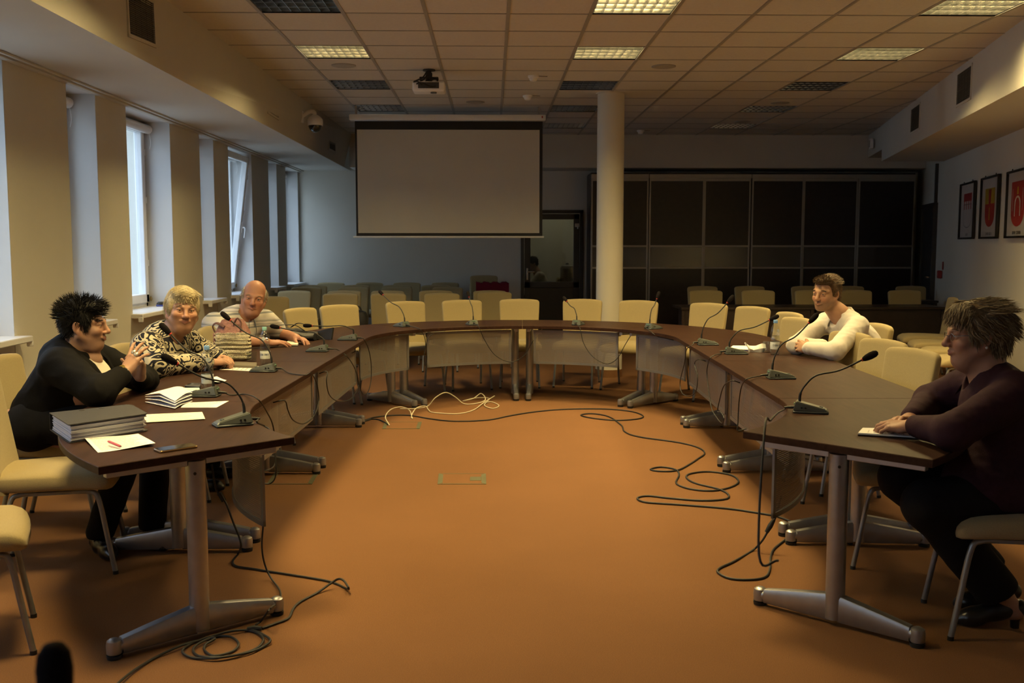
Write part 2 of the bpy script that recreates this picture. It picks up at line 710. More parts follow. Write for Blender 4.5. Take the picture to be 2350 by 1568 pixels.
# reveals lining (white) inside the openings: thin boards on both sides and top
bm = NB()
for a, b_ in OPEN:
    box2(bm, (WR - .02, b_ - .004, .86), (WX - .002, b_ + .002, 2.655))
    box2(bm, (WR - .02, a - .002, .86), (WX - .002, a + .004, 2.655))
    box2(bm, (WR - .02, a, 2.65), (WX - .004, b_, 2.657))
struct('trim_5', bm, MT['reveal'], smooth=False)

# neighbouring wing of the building seen through the windows, and an unseen block added opposite
m = mat('pale_stone_cladding', (.62, .62, .60), .85, var=.10, vscale=1.2)
t_, N, L, b = nodes_of(m)
tc = [q for q in N if q.type == 'TEX_COORD'][0]
mp = N.new('ShaderNodeMapping')
mp.inputs['Rotation'].default_value = (PI / 2, 0, 0)
L.new(tc.outputs['Object'], mp.inputs['Vector'])
bk = N.new('ShaderNodeTexBrick')
bk.inputs['Scale'].default_value = 1.0
bk.inputs['Brick Width'].default_value = 1.5
bk.inputs['Row Height'].default_value = .85
bk.inputs['Mortar Size'].default_value = .012
bk.inputs['Color1'].default_value = (.60, .61, .59, 1)
bk.inputs['Color2'].default_value = (.68, .68, .65, 1)
bk.inputs['Mortar'].default_value = (.20, .21, .20, 1)
L.new(mp.outputs[0], bk.inputs['Vector'])
L.new(bk.outputs['Color'], b.inputs['Base Color'])
bm = NB()
box2(bm, (-16, 20.5, -3), (-3.6, 20.9, 9))
box2(bm, (-18, -30, -3), (-17, 16, 9.5))  # unseen block opposite, added to shut out the low sky
struct('wall_outside', bm, m, smooth=False)
bm = NB()
quad(bm, [(-60, -40, -3), (-3.6, -40, -3), (-3.6, 20.5, -3), (-60, 20.5, -3)])
struct('ground_outside', bm, mat('grey_paving', (.30, .30, .28), .9, var=.15), smooth=False)

# ------------------------------------------------------------------ round column
bm = NB()
CX, CY = 1.332, 11.4
lathe(bm, [(.15, .085), (.15, ZC)], 48, (CX, CY, 0))
lathe(bm, [(.166, ZC - .012), (.166, ZC)], 48, (CX, CY, 0))
lathe(bm, [(.153, 0), (.153, .085)], 48, (CX, CY, 0), mi=1)
o = struct('trim_6', bm, [MT['column'], MT['carpet']])

# ------------------------------------------------------------------ ceiling lights
MT['blade'] = mat('louvre_aluminium', (.40, .40, .39), .16, 1.0, var=.04)
MT['lamptop'] = mat('lamp_reflector', (.75, .75, .74), .35, .6, var=.03)
LIT = {(-3, -7), (-3, -4), (-3, 2), (1, -4), (1, -1), (1, 2), (5, -1), (5, 2)}


def louvre_bm():
    bm = NB()
    for k in range(9):
        x = -.28 + .07 * k
        box2(bm, (x - .0012, -.285, .002), (x + .0012, .285, .038))
    for k in range(5):
        y = -.28 + .14 * k
        loft(bm, [[(-.285, y - .006, .040), (-.285, y + .006, .040), (-.285, y + .0015, .002), (-.285, y - .0015, .002)],
                  [(.285, y - .006, .040), (.285, y + .006, .040), (.285, y + .0015, .002), (.285, y - .0015, .002)]])
    return bm


bm = NB()
for s in (-1, 1):
    box2(bm, (s * .288, -.3, -.003), (s * .300, .3, .12))
    box2(bm, (-.3, s * .288, -.003), (.3, s * .300, .12))
box2(bm, (-.3, -.3, .11), (.3, .3, .122))
me_house = obj('housing', bm, mat('lamp_housing', (.16, .16, .16), .2, .9), None, smooth=False)
me_louv = obj('louvre', louvre_bm(), MT['blade'], None, smooth=False)
bm = NB()
for k in range(4):
    y = -.21 + .14 * k
    cyl(bm, (0, 0, 0), .013, .56, 12, Matrix.Translation((-.28, y, .085)) @ Matrix.Rotation(PI / 2, 4, 'Y'))
me_tube_off = obj('fluorescent_tubes', bm, mat('lamp_tube_off', (.8, .8, .78), .3), None)
me_tube_on = me_tube_off.data.copy()
me_tube_on.materials.clear()
me_tube_on.materials.append(emit('lamp_tube_lit', (1.0, .88, .66), 1.3))
side = {-3: 'window-side', 1: 'middle', 5: 'right-hand'}
first = True
for i in LAMP_I:
    for j in LAMP_J:
        x, y = GX + .6 * (i + .5), GY + .6 * (j + .5)
        if i == 5 and j < -1:
            continue
        nth = {-1: 'nearest to the camera', 2: 'second from the camera', 5: 'third from the camera', 8: 'fourth from the camera', 11: 'fifth from the camera'}
        lit = (i, j) in LIT
        if j < -1:
            lab = '%s lit ceiling light over the near end of the room, %s' % (side[i], 'just out of the photo' if j == -4 else 'above the photographer')
        else:
            lab = '%s ceiling light of the %s row, %s' % ('glowing' if lit else 'switched-off dark', side[i], nth[j])
        t = thing('ceiling_light', lab, 'ceiling light', (x, y, ZC), 0, 'louvred ceiling lights')
        for q in (me_house, me_louv):
            c = q if first else q.copy()
            if not first:
                COL.objects.link(c)
            c.parent = t
        if first:
            c = me_tube_off
            if lit:
                c.data = me_tube_on
        else:
            c = bpy.data.objects.new('fluorescent_tubes', me_tube_on if lit else me_tube_off.data)
            COL.objects.link(c)
        c.parent = t
        first = False
        if lit:
            ld = bpy.data.lights.new('lamp_light', 'AREA')
            ld.shape = 'RECTANGLE'
            ld.size, ld.size_y = .56, .52
            ld.energy = LAMP_POWER
            ld.color = LAMP_COLOR
            lo = bpy.data.objects.new('lamp_light', ld)
            COL.objects.link(lo)
            lo.location = (0, 0, .065)
            lo.parent = t
# ------------------------------------------------------------------ things on the ceiling
for n, (px, py, r) in enumerate(((789, 150, .115), (1523, 152, .115), (1091, 234, .11), (1790, 236, .11), (1704, 279, .11))):
    p = onz(px, py, ZC)
    bm = NB()
    lathe(bm, [(r, 0), (r, -.006), (r - .012, -.010)], 32, (0, 0, 0))
    lathe(bm, [(r - .012, -.0095), (.01, -.012)], 32, (0, 0, 0), mi=1)
    o = obj('ceiling_speaker', bm, [MT['grid'], mat('speaker_mesh_%d' % n, (.36, .33, .29), .7, var=.3, vscale=300)])
    o.location = p
    tag(o, ['round ceiling speaker behind the window-side lit lamp', 'round ceiling speaker right of the middle lit lamp', 'small round ceiling speaker above the projection screen',
            'round ceiling speaker behind the dark right-hand lamp', 'farthest round ceiling speaker, towards the wardrobe'][n], 'speaker', 'round ceiling speakers')
for n, (px, py) in enumerate(((1224, 174), (1211, 219), (1470, 299))):
    p = onz(px, py, ZC)
    t = thing('smoke_detector', ['white smoke detector right of the projector', 'white smoke detector above the screen, behind the first one', 'far smoke detector on the ceiling behind the round column'][n], 'smoke detector', p, 0, 'ceiling smoke detectors')
    bm = NB()
    lathe(bm, [(.055, 0), (.055, -.018), (.046, -.026)], 24)
    obj('base', bm, MT['white'], t)
    bm = NB()
    lathe(bm, [(.040, -.024), (.040, -.040), (.030, -.052), (.008, -.055)], 24)
    obj('sensor_head', bm, MT['white'], t)
    bm = NB()
    tube(bm, [(.05, 0, -.004), (.14, .02, -.004)], .004, 6)
    obj('cable', bm, MT['grid'], t)

# projector
p = onz(985, 160, ZC)
Yp = p.y
pc = ony(985, 200, Yp)
t = thing('projector', 'white ceiling projector hanging on a black mount with black cables', 'projector', (pc.x, Yp, ZC))
dz = pc.z - ZC
bm = NB()
cyl(bm, (0, 0, -.012), .06, .012, 20)
cyl(bm, (0, 0, dz + .09), .022, -dz - .10, 14)
box2(bm, (-.03, -.03, -.12), (.03, .03, -.03), bevel=.006)
box2(bm, (-.09, -.05, dz + .075), (.09, .05, dz + .09), bevel=.003)
for s in (-1, 1):
    box2(bm, (s * .08 - .008, -.01, dz + .035), (s * .08 + .008, .01, dz + .08))
obj('mount', bm, MT['black'], t)
bm = NB()
box2(bm, (-.155, -.11, dz - .055), (.155, .11, dz + .04), bevel=.02, seg=3)
body = obj('body', bm, MT['white'], t)
bm = NB()
box2(bm, (-.10, -.113, dz - .028), (.10, -.109, dz + .030), bevel=.002)
for k in range(5):
    box2(bm, (-.03 + .022 * k, -.118, dz - .02), (-.018 + .022 * k, -.112, dz - .008))
obj('socket_panel', bm, MT['darkgrey'], body)
bm = NB()
cyl(bm, (0, 0, 0), .035, .03, 20, Matrix.Translation((.05, .105, dz)) @ Matrix.Rotation(-PI / 2, 4, 'X'))
obj('lens', bm, MT['black'], body)
bm = NB()
lathe(bm, [(.03, 0), (.03, -.012), (.0, -.012)], 16, (.045, -.05, dz - .055))
obj('foot', bm, MT['darkgrey'], body)
bm = NB()
for pts in (((-.02, -.02, -.02), (-.06, -.04, -.08), (-.14, -.1, -.13), (-.10, -.14, dz + .03), (-.06, -.13, dz)),
            ((-.01, -.02, -.02), (-.04, -.05, -.09), (-.11, -.11, -.15), (-.07, -.14, dz + .02), (.02, -.13, dz - .015), (.07, -.12, dz - .01)),
            ((.0, -.03, -.02), (-.02, -.05, -.1), (-.03, -.08, -.14), (.05, -.09, dz + .06), (.09, -.08, dz + .05))):
    tube(bm, spline(pts, 7), .007, 6)
obj('cables', bm, MT['rubber'], t)

# projection screen hanging from the ceiling
YS = 12.5
a, b_ = ony(802, 263, YS), ony(1252, 278, YS)
t = thing('projection_screen', 'white roll-down projection screen with black border hanging from the ceiling', 'projection screen', ((a.x + b_.x) / 2, YS, b_.z))
bm = NB()
hw, hh = (b_.x - a.x) / 2, a.z - b_.z
box2(bm, (-hw, -.05, 0), (hw, .05, hh), bevel=.012, seg=2)
cas = obj('cassette', bm, MT['white'], t)
bm = NB()
box2(bm, (hw - .05, -.052, .03), (hw - .035, -.05, .055))
obj('brand_mark', bm, MT['red'], cas)
bm = NB()
for s in (-1, 1):
    box2(bm, (s * (hw - .08) - .012, -.02, hh - .01), (s * (hw - .08) + .012, .02, ZC - b_.z))
obj('bracket', bm, MT['grid'], t)
z0, z1 = ony(1243, 542, YS).z - b_.z, -.005
xl, xr = ony(816, 400, YS).x - t.location.x, ony(1245, 400, YS).x - t.location.x
xl2, xr2 = ony(820.5, 400, YS).x - t.location.x, ony(1238, 400, YS).x - t.location.x
zt, zb = ony(1030, 298, YS).z - b_.z, ony(1030, 535, YS).z - b_.z
bm = NB()
box2(bm, (xl, -.003, z0), (xr, .003, z1))
fab = obj('border_cloth', bm, MT['screenblack'], t, smooth=False)
bm = NB()
box2(bm, (xl2, -.0045, zb), (xr2, -.0031, zt))
obj('projection_surface', bm, MT['screen'], t, smooth=False)
bm = NB()
box2(bm, (xl - .04, -.012, z0 - .022), (xr + .02, .012, z0), bevel=.005)
obj('bottom_bar', bm, MT['white'], t)

# ventilation grilles in the soffit faces
MT['grille'] = mat('grille_dark', (.030, .027, .024), .55, var=.1)
MT['grillebar'] = mat('grille_blade', (.11, .10, .085), .5, .2, var=.05)


def grille(corners, label, n, vertical=False):
    # corners: near-top, near-bottom, far-top, far-bottom world points on the soffit face
    a_, b__, c_, d_ = [Vector(q) for q in corners]
    o_ = (a_ + b__ + c_ + d_) / 4
    xd = ((c_ + d_) / 2 - (a_ + b__) / 2)
    w = xd.length
    h = abs(((a_ + c_) / 2 - (b__ + d_) / 2).z)
    M = frame_mtx(o_, xd, (0, 0, 1))
    t = thing('ventilation_grille', label, 'ventilation grille', o_, 0, 'soffit ventilation grilles')
    R_ = M.copy()
    R_.translation = (0, 0, 0)
    # local: x along the wall, y = into/out of the wall, z up
    sgn = -1 if (R_ @ Vector((0, 1, 0))).dot(CAM - o_) < 0 else 1
    bm = NB()
    for x0, x1, z0, z1 in ((-w / 2, -w / 2 + .022, -h / 2, h / 2), (w / 2 - .022, w / 2, -h / 2, h / 2), (-w / 2, w / 2, -h / 2, -h / 2 + .022), (-w / 2, w / 2, h / 2 - .022, h / 2)):
        box2(bm, (x0, -.004, z0), (x1, .010, z1), mtx=Matrix.Diagonal((1, sgn, 1, 1)))
    bmesh.ops.transform(bm, matrix=R_, verts=bm.verts[:])
    obj('frame', bm, MT['soffit'], t, smooth=False)
    bm = NB()
    box2(bm, (-w / 2 + .01, -.003, -h / 2 + .01), (w / 2 - .01, .001, h / 2 - .01), mtx=Matrix.Diagonal((1, sgn, 1, 1)))
    bmesh.ops.transform(bm, matrix=R_, verts=bm.verts[:])
    obj('backing', bm, MT['grille'], t, smooth=False)
    bm = NB()
    for k in range(n):
        z = -h / 2 + .02 + (h - .04) * (k + .5) / n
        box2(bm, (-w / 2 + .015, .001, z - .0022), (w / 2 - .015, .009, z + .0022), mtx=Matrix.Diagonal((1, sgn, 1, 1)))
    for k in range(5):
        x = -w / 2 + w * (k + .5) / 5
        box2(bm, (x - .002, .001, -h / 2 + .02), (x + .002, .005, h / 2 - .02), mtx=Matrix.Diagonal((1, sgn, 1, 1)))
    bmesh.ops.transform(bm, matrix=R_, verts=bm.verts[:])
    obj('blades', bm, MT['grillebar'], t, smooth=False)
    return t


def ls(px, py):
    d = ray(px, py)
    p = onx(px, py, -2.235)
    # soffit face leans slightly into the room towards the back
    for _ in range(4):
        f_ = (p.z - ZS) / (ZC - ZS)
        p = onx(px, py, -2.24 + f_ * (top(p.y) + 2.24) + .0)
    return p


def rs(px, py):
    n_ = Vector((1, -.2276, 0)).normalized()
    return onp(px, py, (rsoff(8), 8, 3), n_)


grille([ls(290, -30), ls(290, 80), ls(354, 0), ls(354, 112)], 'large ventilation grille in the window-side soffit, nearest to the camera', 22)
grille([ls(612, 191), ls(612, 262), ls(638, 212), ls(638, 277)], 'ventilation grille in the window-side soffit beside the dome camera', 20)
grille([ls(754, 297), ls(754, 346), ls(769, 306), ls(769, 354)], 'far small ventilation grille in the window-side soffit by the screen', 18)
grille([rs(2231, 146), rs(2231, 226), rs(2197, 168), rs(2197, 247)], 'ventilation grille in the right-hand soffit above the pictures', 20)
grille([rs(2112, 235), rs(2112, 296), rs(2091, 249), rs(2091, 309)], 'farther ventilation grille in the right-hand soffit towards the wardrobe', 20)
p = rs(2007, 330)
t = thing('alarm_siren', 'small grey wall box high on the right-hand soffit at the back', 'alarm box', p + Vector((-.02, 0, 0)), math.atan2(1, .2276))
bm = NB()
box2(bm, (-.07, 0, -.075), (.07, .05, .075), bevel=.01)
obj('case', bm, MT['white'], t)
bm = NB()
box2(bm, (-.03, .05, -.05), (.03, .056, .05), bevel=.003)
obj('cover', bm, MT['grid'], t)

# dome camera
p = ls(690, 268)
t = thing('dome_camera', 'white dome security camera on a wall arm by the screen', 'security camera', p)
bm = NB()
box2(bm, (-.01, -.05, -.07), (.03, .05, .07), bevel=.01)
tube(bm, spline([(.02, 0, .01), (.10, 0, .055), (.155, 0, .05), (.165, 0, .0)], 6), .024, 12)
obj('arm', bm, MT['white'], t)
bm = NB()
lathe(bm, [(.03, .02), (.062, .0), (.088, -.03), (.092, -.07), (.088, -.10)], 28, (.165, 0, 0))
hs = obj('housing', bm, MT['white'], t)
bm = NB()
lathe(bm, [(.078, -.10)] + [(.078 * math.cos(q * PI / 2 / 7), -.10 - .078 * math.sin(q * PI / 2 / 7)) for q in range(1, 8)], 28, (.165, 0, 0))
obj('dome', bm, mat('smoked_dome', (.01, .01, .012), .08, coat=.6), hs)

# ------------------------------------------------------------------ conference table: ten joined units round an open oval
TH = math.radians(1.76)
TA = Vector((.15, 4.93))
TZ = .725
RI, RO = 1.275, 2.055
TL = 3.31


def tw(u, v):
    return (TA.x + u * math.cos(TH) + v * math.sin(TH), TA.y - u * math.sin(TH) + v * math.cos(TH))


def arcpt(a, r, v0):
    return tw(r * math.cos(a), v0 + r * math.sin(a))


def seg_left_end(s, r):
    return arcpt(math.radians(225 - 45 * s), r, -.09)


def seg_left(k):
    h = (TL + .09) / 2
    return lambda s, r: tw(-r, -.09 + h * (k + s))


def seg_arc(k):
    return lambda s, r: arcpt(math.radians(180 - 45 * (k + s)), r, TL)


def seg_right(k):
    h = (TL - .05) / 2
    return lambda s, r: tw(r, TL - h * (k + s))


def seg_right_end(s, r):
    return arcpt(math.radians(-45 * s), r, .05)


SEGS = [
    (seg_left_end, True, 'near left end of the conference table, walnut top with folder and papers on it'),
    (seg_left(0), False, 'walnut conference table unit on the window side before the paisley blouse'),
    (seg_left(1), False, 'walnut conference table unit on the window side before the striped polo'),
    (seg_arc(0), True, 'curved walnut conference table unit at the far left corner of the oval'),
    (seg_arc(1), True, 'curved walnut conference table unit at the far end, left of the central seam'),
    (seg_arc(2), True, 'curved walnut conference table unit at the far end, right of the central seam'),
    (seg_arc(3), True, 'curved walnut conference table unit at the far right corner of the oval'),
    (seg_right(0), False, 'walnut conference table unit in front of the man in the white shirt'),
    (seg_right(1), False, 'walnut conference table unit between the man in white and the woman in plum'),
    (seg_right_end, True, 'near right end of the conference table where the woman in plum rests her hands'),
]


def leg_bm(f, s, t):
    # pole and two-armed foot at path position s; returns pole, foot, glides
    c = Vector((*f(s, (RI + RO) / 2), 0))
    i_ = Vector((*f(s, RI), 0))
    o_ = Vector((*f(s, RO), 0))
    d = (o_ - i_).normalized()
    side = Vector((0, 0, 1)).cross(d)
    pole = NB()
    lathe(pole, [(.037, .025), (.037, TZ - .045)], 24, c)
    foot = NB()
    for q in (-1, 1):
        rings = []
        for dist, h, w in ((.020, .125, .026), (.20, .092, .024), (.30, .072, .022)):
            p = c + d * (q * dist)
            rings.append([p + side * (w * x) + Vector((0, 0, .014 + (h - .014) * (z + 1) / 2)) for x, z in sup(12, 1, 1, 5)])
        loft(foot, rings)
        p = c + d * (q * .325)
        lathe(foot, [(.020, .014), (.027, .02), (.028, .05), (.025, .066), (.015, .073)], 18, p)
        tube(foot, [c + d * (q * .30) + Vector((0, 0, .044)), p + Vector((0, 0, .043))], .024, 12)
    glide = NB()
    for q in (-1, 1):
        p = c + d * (q * .325)
        lathe(glide, [(.026, 0), (.028, .014)], 18, p)
    return pole, foot, glide


MT['holeblack'] = MT['black']
for k, (f, curved, lab) in enumerate(SEGS):
    n = 20 if curved else 2
    g = .0012
    ss = [i / n for i in range(n + 1)]
    inner = [Vector(f(s, RI)) for s in ss]
    outer = [Vector(f(s, RO)) for s in ss]
    cen = Vector((*f(.5, (RI + RO) / 2), 0))
    t = thing('conference_table', lab, 'table', cen, 0, 'units of the oval conference table')
    poly = [tuple(p - cen.xy) for p in inner] + [tuple(p - cen.xy) for p in reversed(outer)]
    # hairline joint to the neighbouring unit
    poly = inset2(poly, g)
    bm = NB()
    prism(bm, poly, TZ - .030, TZ, bevel=.0025)
    top_ = obj('tabletop', bm, MT['walnut'], t, angle=30)
    fc = lambda s, r, f=f, c=cen: (f(s, r)[0] - c.x, f(s, r)[1] - c.y)
    ends = (.055, .945) if curved else (.055, .945)
    for s in ends:
        pole, foot, glide = leg_bm(fc, s, t)
        l = obj('leg', pole, MT['steel'], t)
        obj('foot', foot, MT['steel'], l)
        obj('glides', glide, MT['rubber'], l)
        c = Vector((*fc(s, (RI + RO) / 2), 0))
        d = (Vector((*fc(s, RO), 0)) - c).normalized()
        sd = Vector((0, 0, 1)).cross(d)
        bm = NB()
        M = frame_mtx(c, d)
        for q, L0, L1 in ((-1, -.33, -.036), (1, .036, .335)):
            box2(bm, (L0, -.016, TZ - .062), (L1, .016, TZ - .030), bevel=.002, mtx=M)
        obj('support_rail', bm, MT['alu'], t)
        bm = NB()
        # screw hole near the top of the pole, on the outward end side
        nd = Vector((*fc(0 if s < .5 else 1, (RI + RO) / 2), 0)) - Vector((*fc(.5, (RI + RO) / 2), 0))
        nd.normalize()
        cyl(bm, (0, 0, 0), .006, .004, 10, Matrix.Translation(c + (nd + d * .35).normalized() * .0355 + Vector((0, 0, TZ - .09))) @ (nd + d * .35).to_track_quat('Z', 'Y').to_matrix().to_4x4())
        obj('screw_hole', bm, MT['black'], l)
    # modesty panel
    r0 = RI + .085
    sa, sb = (.10, .90) if curved else (.05, .95)
    m = 24 if curved else 6
    zb, zt = .355, TZ - .045
    bm = NB()
    uvl = bm.loops.layers.uv.new('UVMap')
    pts = [Vector((*fc(sa + (sb - sa) * i / m, r0), 0)) for i in range(m + 1)]
    acc = [0]
    for i in range(m):
        acc.append(acc[-1] + (pts[i + 1] - pts[i]).length)
    tot = acc[-1]
    bw = .022
    vb = [bm.verts.new(p + Vector((0, 0, zb + bw))) for p in pts]
    vt = [bm.verts.new(p + Vector((0, 0, zt - bw))) for p in pts]
    for i in range(m):
        fa = bm.faces.new((vb[i], vb[i + 1], vt[i + 1], vt[i]))
        for lp, (uu, vv) in zip(fa.loops, ((acc[i], 0), (acc[i + 1], 0), (acc[i + 1], zt - zb - 2 * bw), (acc[i], zt - zb - 2 * bw))):
            lp[uvl].uv = (uu, vv)
    pan = obj('modesty_panel', bm, MT['perf'], t)
    bm = NB()
    pin = [Vector((*fc(sa + (sb - sa) * i / m, r0 - .005), 0)) for i in range(m + 1)]
    pou = [Vector((*fc(sa + (sb - sa) * i / m, r0 + .005), 0)) for i in range(m + 1)]
    for z0, z1 in ((zb, zb + bw), (zt - bw, zt)):
        loft(bm, [[a + Vector((0, 0, z0)), b + Vector((0, 0, z0)), b + Vector((0, 0, z1)), a + Vector((0, 0, z1))] for a, b in zip(pin, pou)])
    for a, b in ((0, 1), (m, m - 1)):
        dd = (pts[b] - pts[a]).normalized() * bw
        loft(bm, [[q + Vector((0, 0, z)) for q in (pin[a], pou[a], pou[a] + dd, pin[a] + dd)] for z in (zb, zt)])
    obj('panel_frame', bm, MT['panelframe'], pan, angle=30)
    bm = NB()
    for s in (sa + .05, sb - .05):
        c = Vector((*fc(s, r0 + .012), 0))
        d = Vector((*fc(s, RO), 0)) - c
        M = frame_mtx(c, d)
        box2(bm, (0, -.02, TZ - .085), (.085, -.017, TZ - .045), mtx=M)
        box2(bm, (-.006, -.02, TZ - .085), (0, .06, TZ - .045), mtx=M)
        for q in (0, 1):
            cyl(bm, (0, 0, 0), .008, .010, 10, M @ Matrix.Translation((.02 + .04 * q, -.021, TZ - .06)) @ Matrix.Rotation(PI / 2, 4, 'X'))
    obj('panel_bracket', bm, MT['alu'], pan)

# ------------------------------------------------------------------ upholstered chair


def make_chair(cloth):
    t = thing('upholstered_chair', 'x', 'chair', (0, 0, 0), 0)
    # backrest: path from the seat up, slightly reclined; local +Y is the way the chair faces
    bm = NB()
    path = [(-.205, .385, .196, .040), (-.222, .42, .200, .040), (-.235, .50, .203, .036), (-.250, .60, .206, .033), (-.266, .70, .210, .031), (-.281, .80, .215, .029), (-.290, .86, .217, .027)]
    rings = []
    for (y, z, w, h) in path:
        ring = []
        for x, q in sup(32, w, h, 6):
            bow = .018 * (1 - (x / w) ** 2)
            ring.append((x, y + q - bow + (.0), z))
        rings.append(ring)
    y, z, w, h = path[-1]
    for k in range(1, 6):
        a = k / 5 * PI / 2
        ww, hh = w - .030 * (1 - math.cos(a)), h * (.25 + .75 * math.cos(a))
        zz = z + .030 * math.sin(a)
        ring = []
        for x, q in sup(32, ww, hh, 6 - 2 * k / 5):
            bow = .018 * (1 - (x / w) ** 2)
            ring.append((x, y - .004 * k / 5 + q - bow, zz + .014 * math.sin(a) * (1 - (x / w) ** 2)))
        rings.append(ring)
    loft(bm, rings)
    obj('backrest', bm, cloth, t, angle=60)
    bm = NB()
    rings = []
    prof = [(-.240, .440, .150, .020), (-.236, .436, .186, .036), (-.222, .430, .198, .044), (-.15, .430, .205, .046), (-.02, .432, .216, .047), (.12, .432, .226, .046), (.20, .428, .230, .044), (.235, .420, .226, .036), (.252, .414, .216, .024), (.258, .412, .195, .010)]
    for (y, z, w, h) in prof:
        rings.append([(x, y + (.012 * (1 - (x / w) ** 2) if y > .1 else 0), z + q + (.006 * (1 - (x / w) ** 2) if q > 0 else 0)) for x, q in sup(32, w, h, 4.5)])
    loft(bm, rings)
    obj('seat', bm, cloth, t, angle=60)
    for sx in (-1, 1):
        bm = NB()
        pts = spline([(sx * .17, .10, .383), (sx * .182, .165, .380), (sx * .190, .20, .35), (sx * .197, .232, .18), (sx * .203, .262, .012)], 6)
        tube(bm, pts, .0115, 12)
        l = obj('leg', bm, MT['legsteel'], t)
        bm = NB()
        cyl(bm, (sx * .203, .2625, 0), .0125, .016, 12)
        obj('glide', bm, MT['rubber'], l)
        bm = NB()
        pts = spline([(sx * .165, -.06, .383), (sx * .175, -.13, .380), (sx * .182, -.165, .35), (sx * .19, -.205, .18), (sx * .196, -.25, .012)], 6)
        tube(bm, pts, .0115, 12)
        l = obj('leg', bm, MT['legsteel'], t)
        bm = NB()
        cyl(bm, (sx * .196, -.2505, 0), .0125, .016, 12)
        obj('glide', bm, MT['rubber'], l)
    bm = NB()
    for sx in (-1, 1):
        box2(bm, (sx * .165 - .012, -.14, .372), (sx * .165 + .012, .14, .386))
    box2(bm, (-.17, -.075, .372), (.17, -.05, .386))
    obj('seat_frame', bm, MT['legsteel'], t)
    return t


chair0 = make_chair(MT['cream'])
_used = []
TOPB = .312   # backrest top behind the chair's origin


def chair(x, y, face, label, group, by_top=True, z=0.0):
    """x, y: where the top of the backrest is (or the chair's origin); face: heading in degrees, 0 = +X."""
    a = math.radians(face)
    d = Vector((math.cos(a), math.sin(a)))
    p = Vector((x, y)) + d * (TOPB - .02 if by_top else 0)
    rz = a - PI / 2
    if not _used:
        _used.append(1)
        chair0.location = (p.x, p.y, z)
        chair0.rotation_euler = (0, 0, rz)
        tag(chair0, label, 'chair', group)
        return chair0
    return dup(chair0, (p.x, p.y, z), rz, label, group)


G1 = 'cream chairs around the conference table'
ARC = [(930, 691, 'cream chair at the far end of the table, behind the leftmost far microphone'),
       (1060, 688, 'cream chair at the far end, behind the microphone left of the central table seam'),
       (1192, 686, 'cream chair at the far end, the one standing nearest the central table seam'),
       (1337, 686, 'cream chair at the far end, directly left of the round column'),
       (1466, 689, 'cream chair at the far end, covering the foot of the round column'),
       (1627, 695, 'cream chair at the far right of the oval, just right of the column chair'),
       (1728, 703, 'second cream chair right of the column, towards the man in white')]
cc = Vector(tw(0, TL))
for px, py, lab in ARC:
    p = onz(px, py, .905)
    d = cc - p.xy
    chair(p.x, p.y, math.degrees(math.atan2(d.y, d.x)), lab, G1)
for px, py, fa, lab in ((1812, 716, 193, 'cream chair seen edge-on behind the right water bottle, the farther of two'),
                        (1830, 728, 195, 'cream chair between the right water bottle and the man in white'),
                        (2014, 742, 186, 'cream chair the man in the white shirt sits on'),
                        (1952, 761, 196, 'cream chair right in front of the man in white, nearest to his elbow'),
                        (2028, 778, 196, 'middle one of the three empty cream chairs on the right side'),
                        (2095, 799, 196, 'empty cream chair on the right side nearest to the woman in plum')):
    p = onz(px, py, .905)
    chair(p.x, p.y, fa, lab, G1)
for px, py, fa, lab in ((688, 706, -31, 'cream chair behind the black bag on the left of the table'),
                        (778, 699, -49, 'cream chair at the far left curve, right of the one behind the black bag'),
                        (478, 749, -2, 'cream chair between the paisley woman and the man in the striped polo'),
                        (275, 789, 0, 'cream chair the paisley woman sits on, its top showing left of her')):
    p = onz(px, py, .905)
    chair(p.x, p.y, fa, lab, G1)
chair(-2.29, 4.56, 13, 'empty cream chair at the near left table end, back and seat in view', G1)
chair(-1.99, 3.66, 24, 'foremost cream chair cut by the left photo edge, only seat and legs in view', G1, by_top=False)
chair(1.97, 4.60, 162, 'empty cream chair under the right table end, its seat seen below the tabletop', G1, by_top=False)

chair(2.02, 3.80, 170, 'cream chair the woman in plum sits on, cut by the right photo edge', G1, by_top=False)
chair(-2.60, 5.36, 0, 'cream chair the woman in the black blazer sits on, at the left photo edge', G1)
chair(-2.44, 7.80, -14, 'cream chair the man in the striped polo sits on', G1)

# rows of spare chairs by the back wall
G2 = 'spare chairs in rows before the back wall'
rows = [(12.35, [(781, 'second'), (891, 'third'), (1014, 'fourth')]),
        (13.1, [(676, 'first'), (790, 'second'), (890, 'third'), (1000, 'fourth'), (1124, 'fifth')]),
        (14.25, [(703, 'first'), (811, 'second'), (911, 'third'), (1027, 'fourth')]),
        (14.95, [(717, 'first'), (815, 'second'), (911, 'third'), (1000, 'fourth'), (1130, 'fifth, with the red cloth over it,')]),
        (16.02, [(760, 'first'), (848, 'second'), (934, 'third'), (1022, 'fourth')])]
rown = ['front row', 'second row', 'third row', 'fourth row', 'last row against the wall']
for (Y, l), rn in zip(rows, rown):
    for px, nm in l:
        x = ony(px, 660, Y).x
        chair(x, Y, -90 + random.Random(px).uniform(-3, 3), 'spare cream chair in shade, %s from the windows in the %s' % (nm, rn), G2)
x = ony(1135, 671, 12.7).x
chair(x, 12.7, -90, 'spare cream chair in shade at the right end of the front row', G2)
x = ony(1109, 640, 15.98).x
lo_ = chair(x, 15.95, -90, 'lower spare chair of the stack of two by the glazed door', G2)
up_ = chair(x + .01, 15.86, -90, 'upper spare chair of the stack of two by the glazed door', G2, z=.115)
p = onz(620, 680, .905)
chair(p.x, p.y, -62, 'cream chair against the window wall behind the man in the polo shirt', G2)
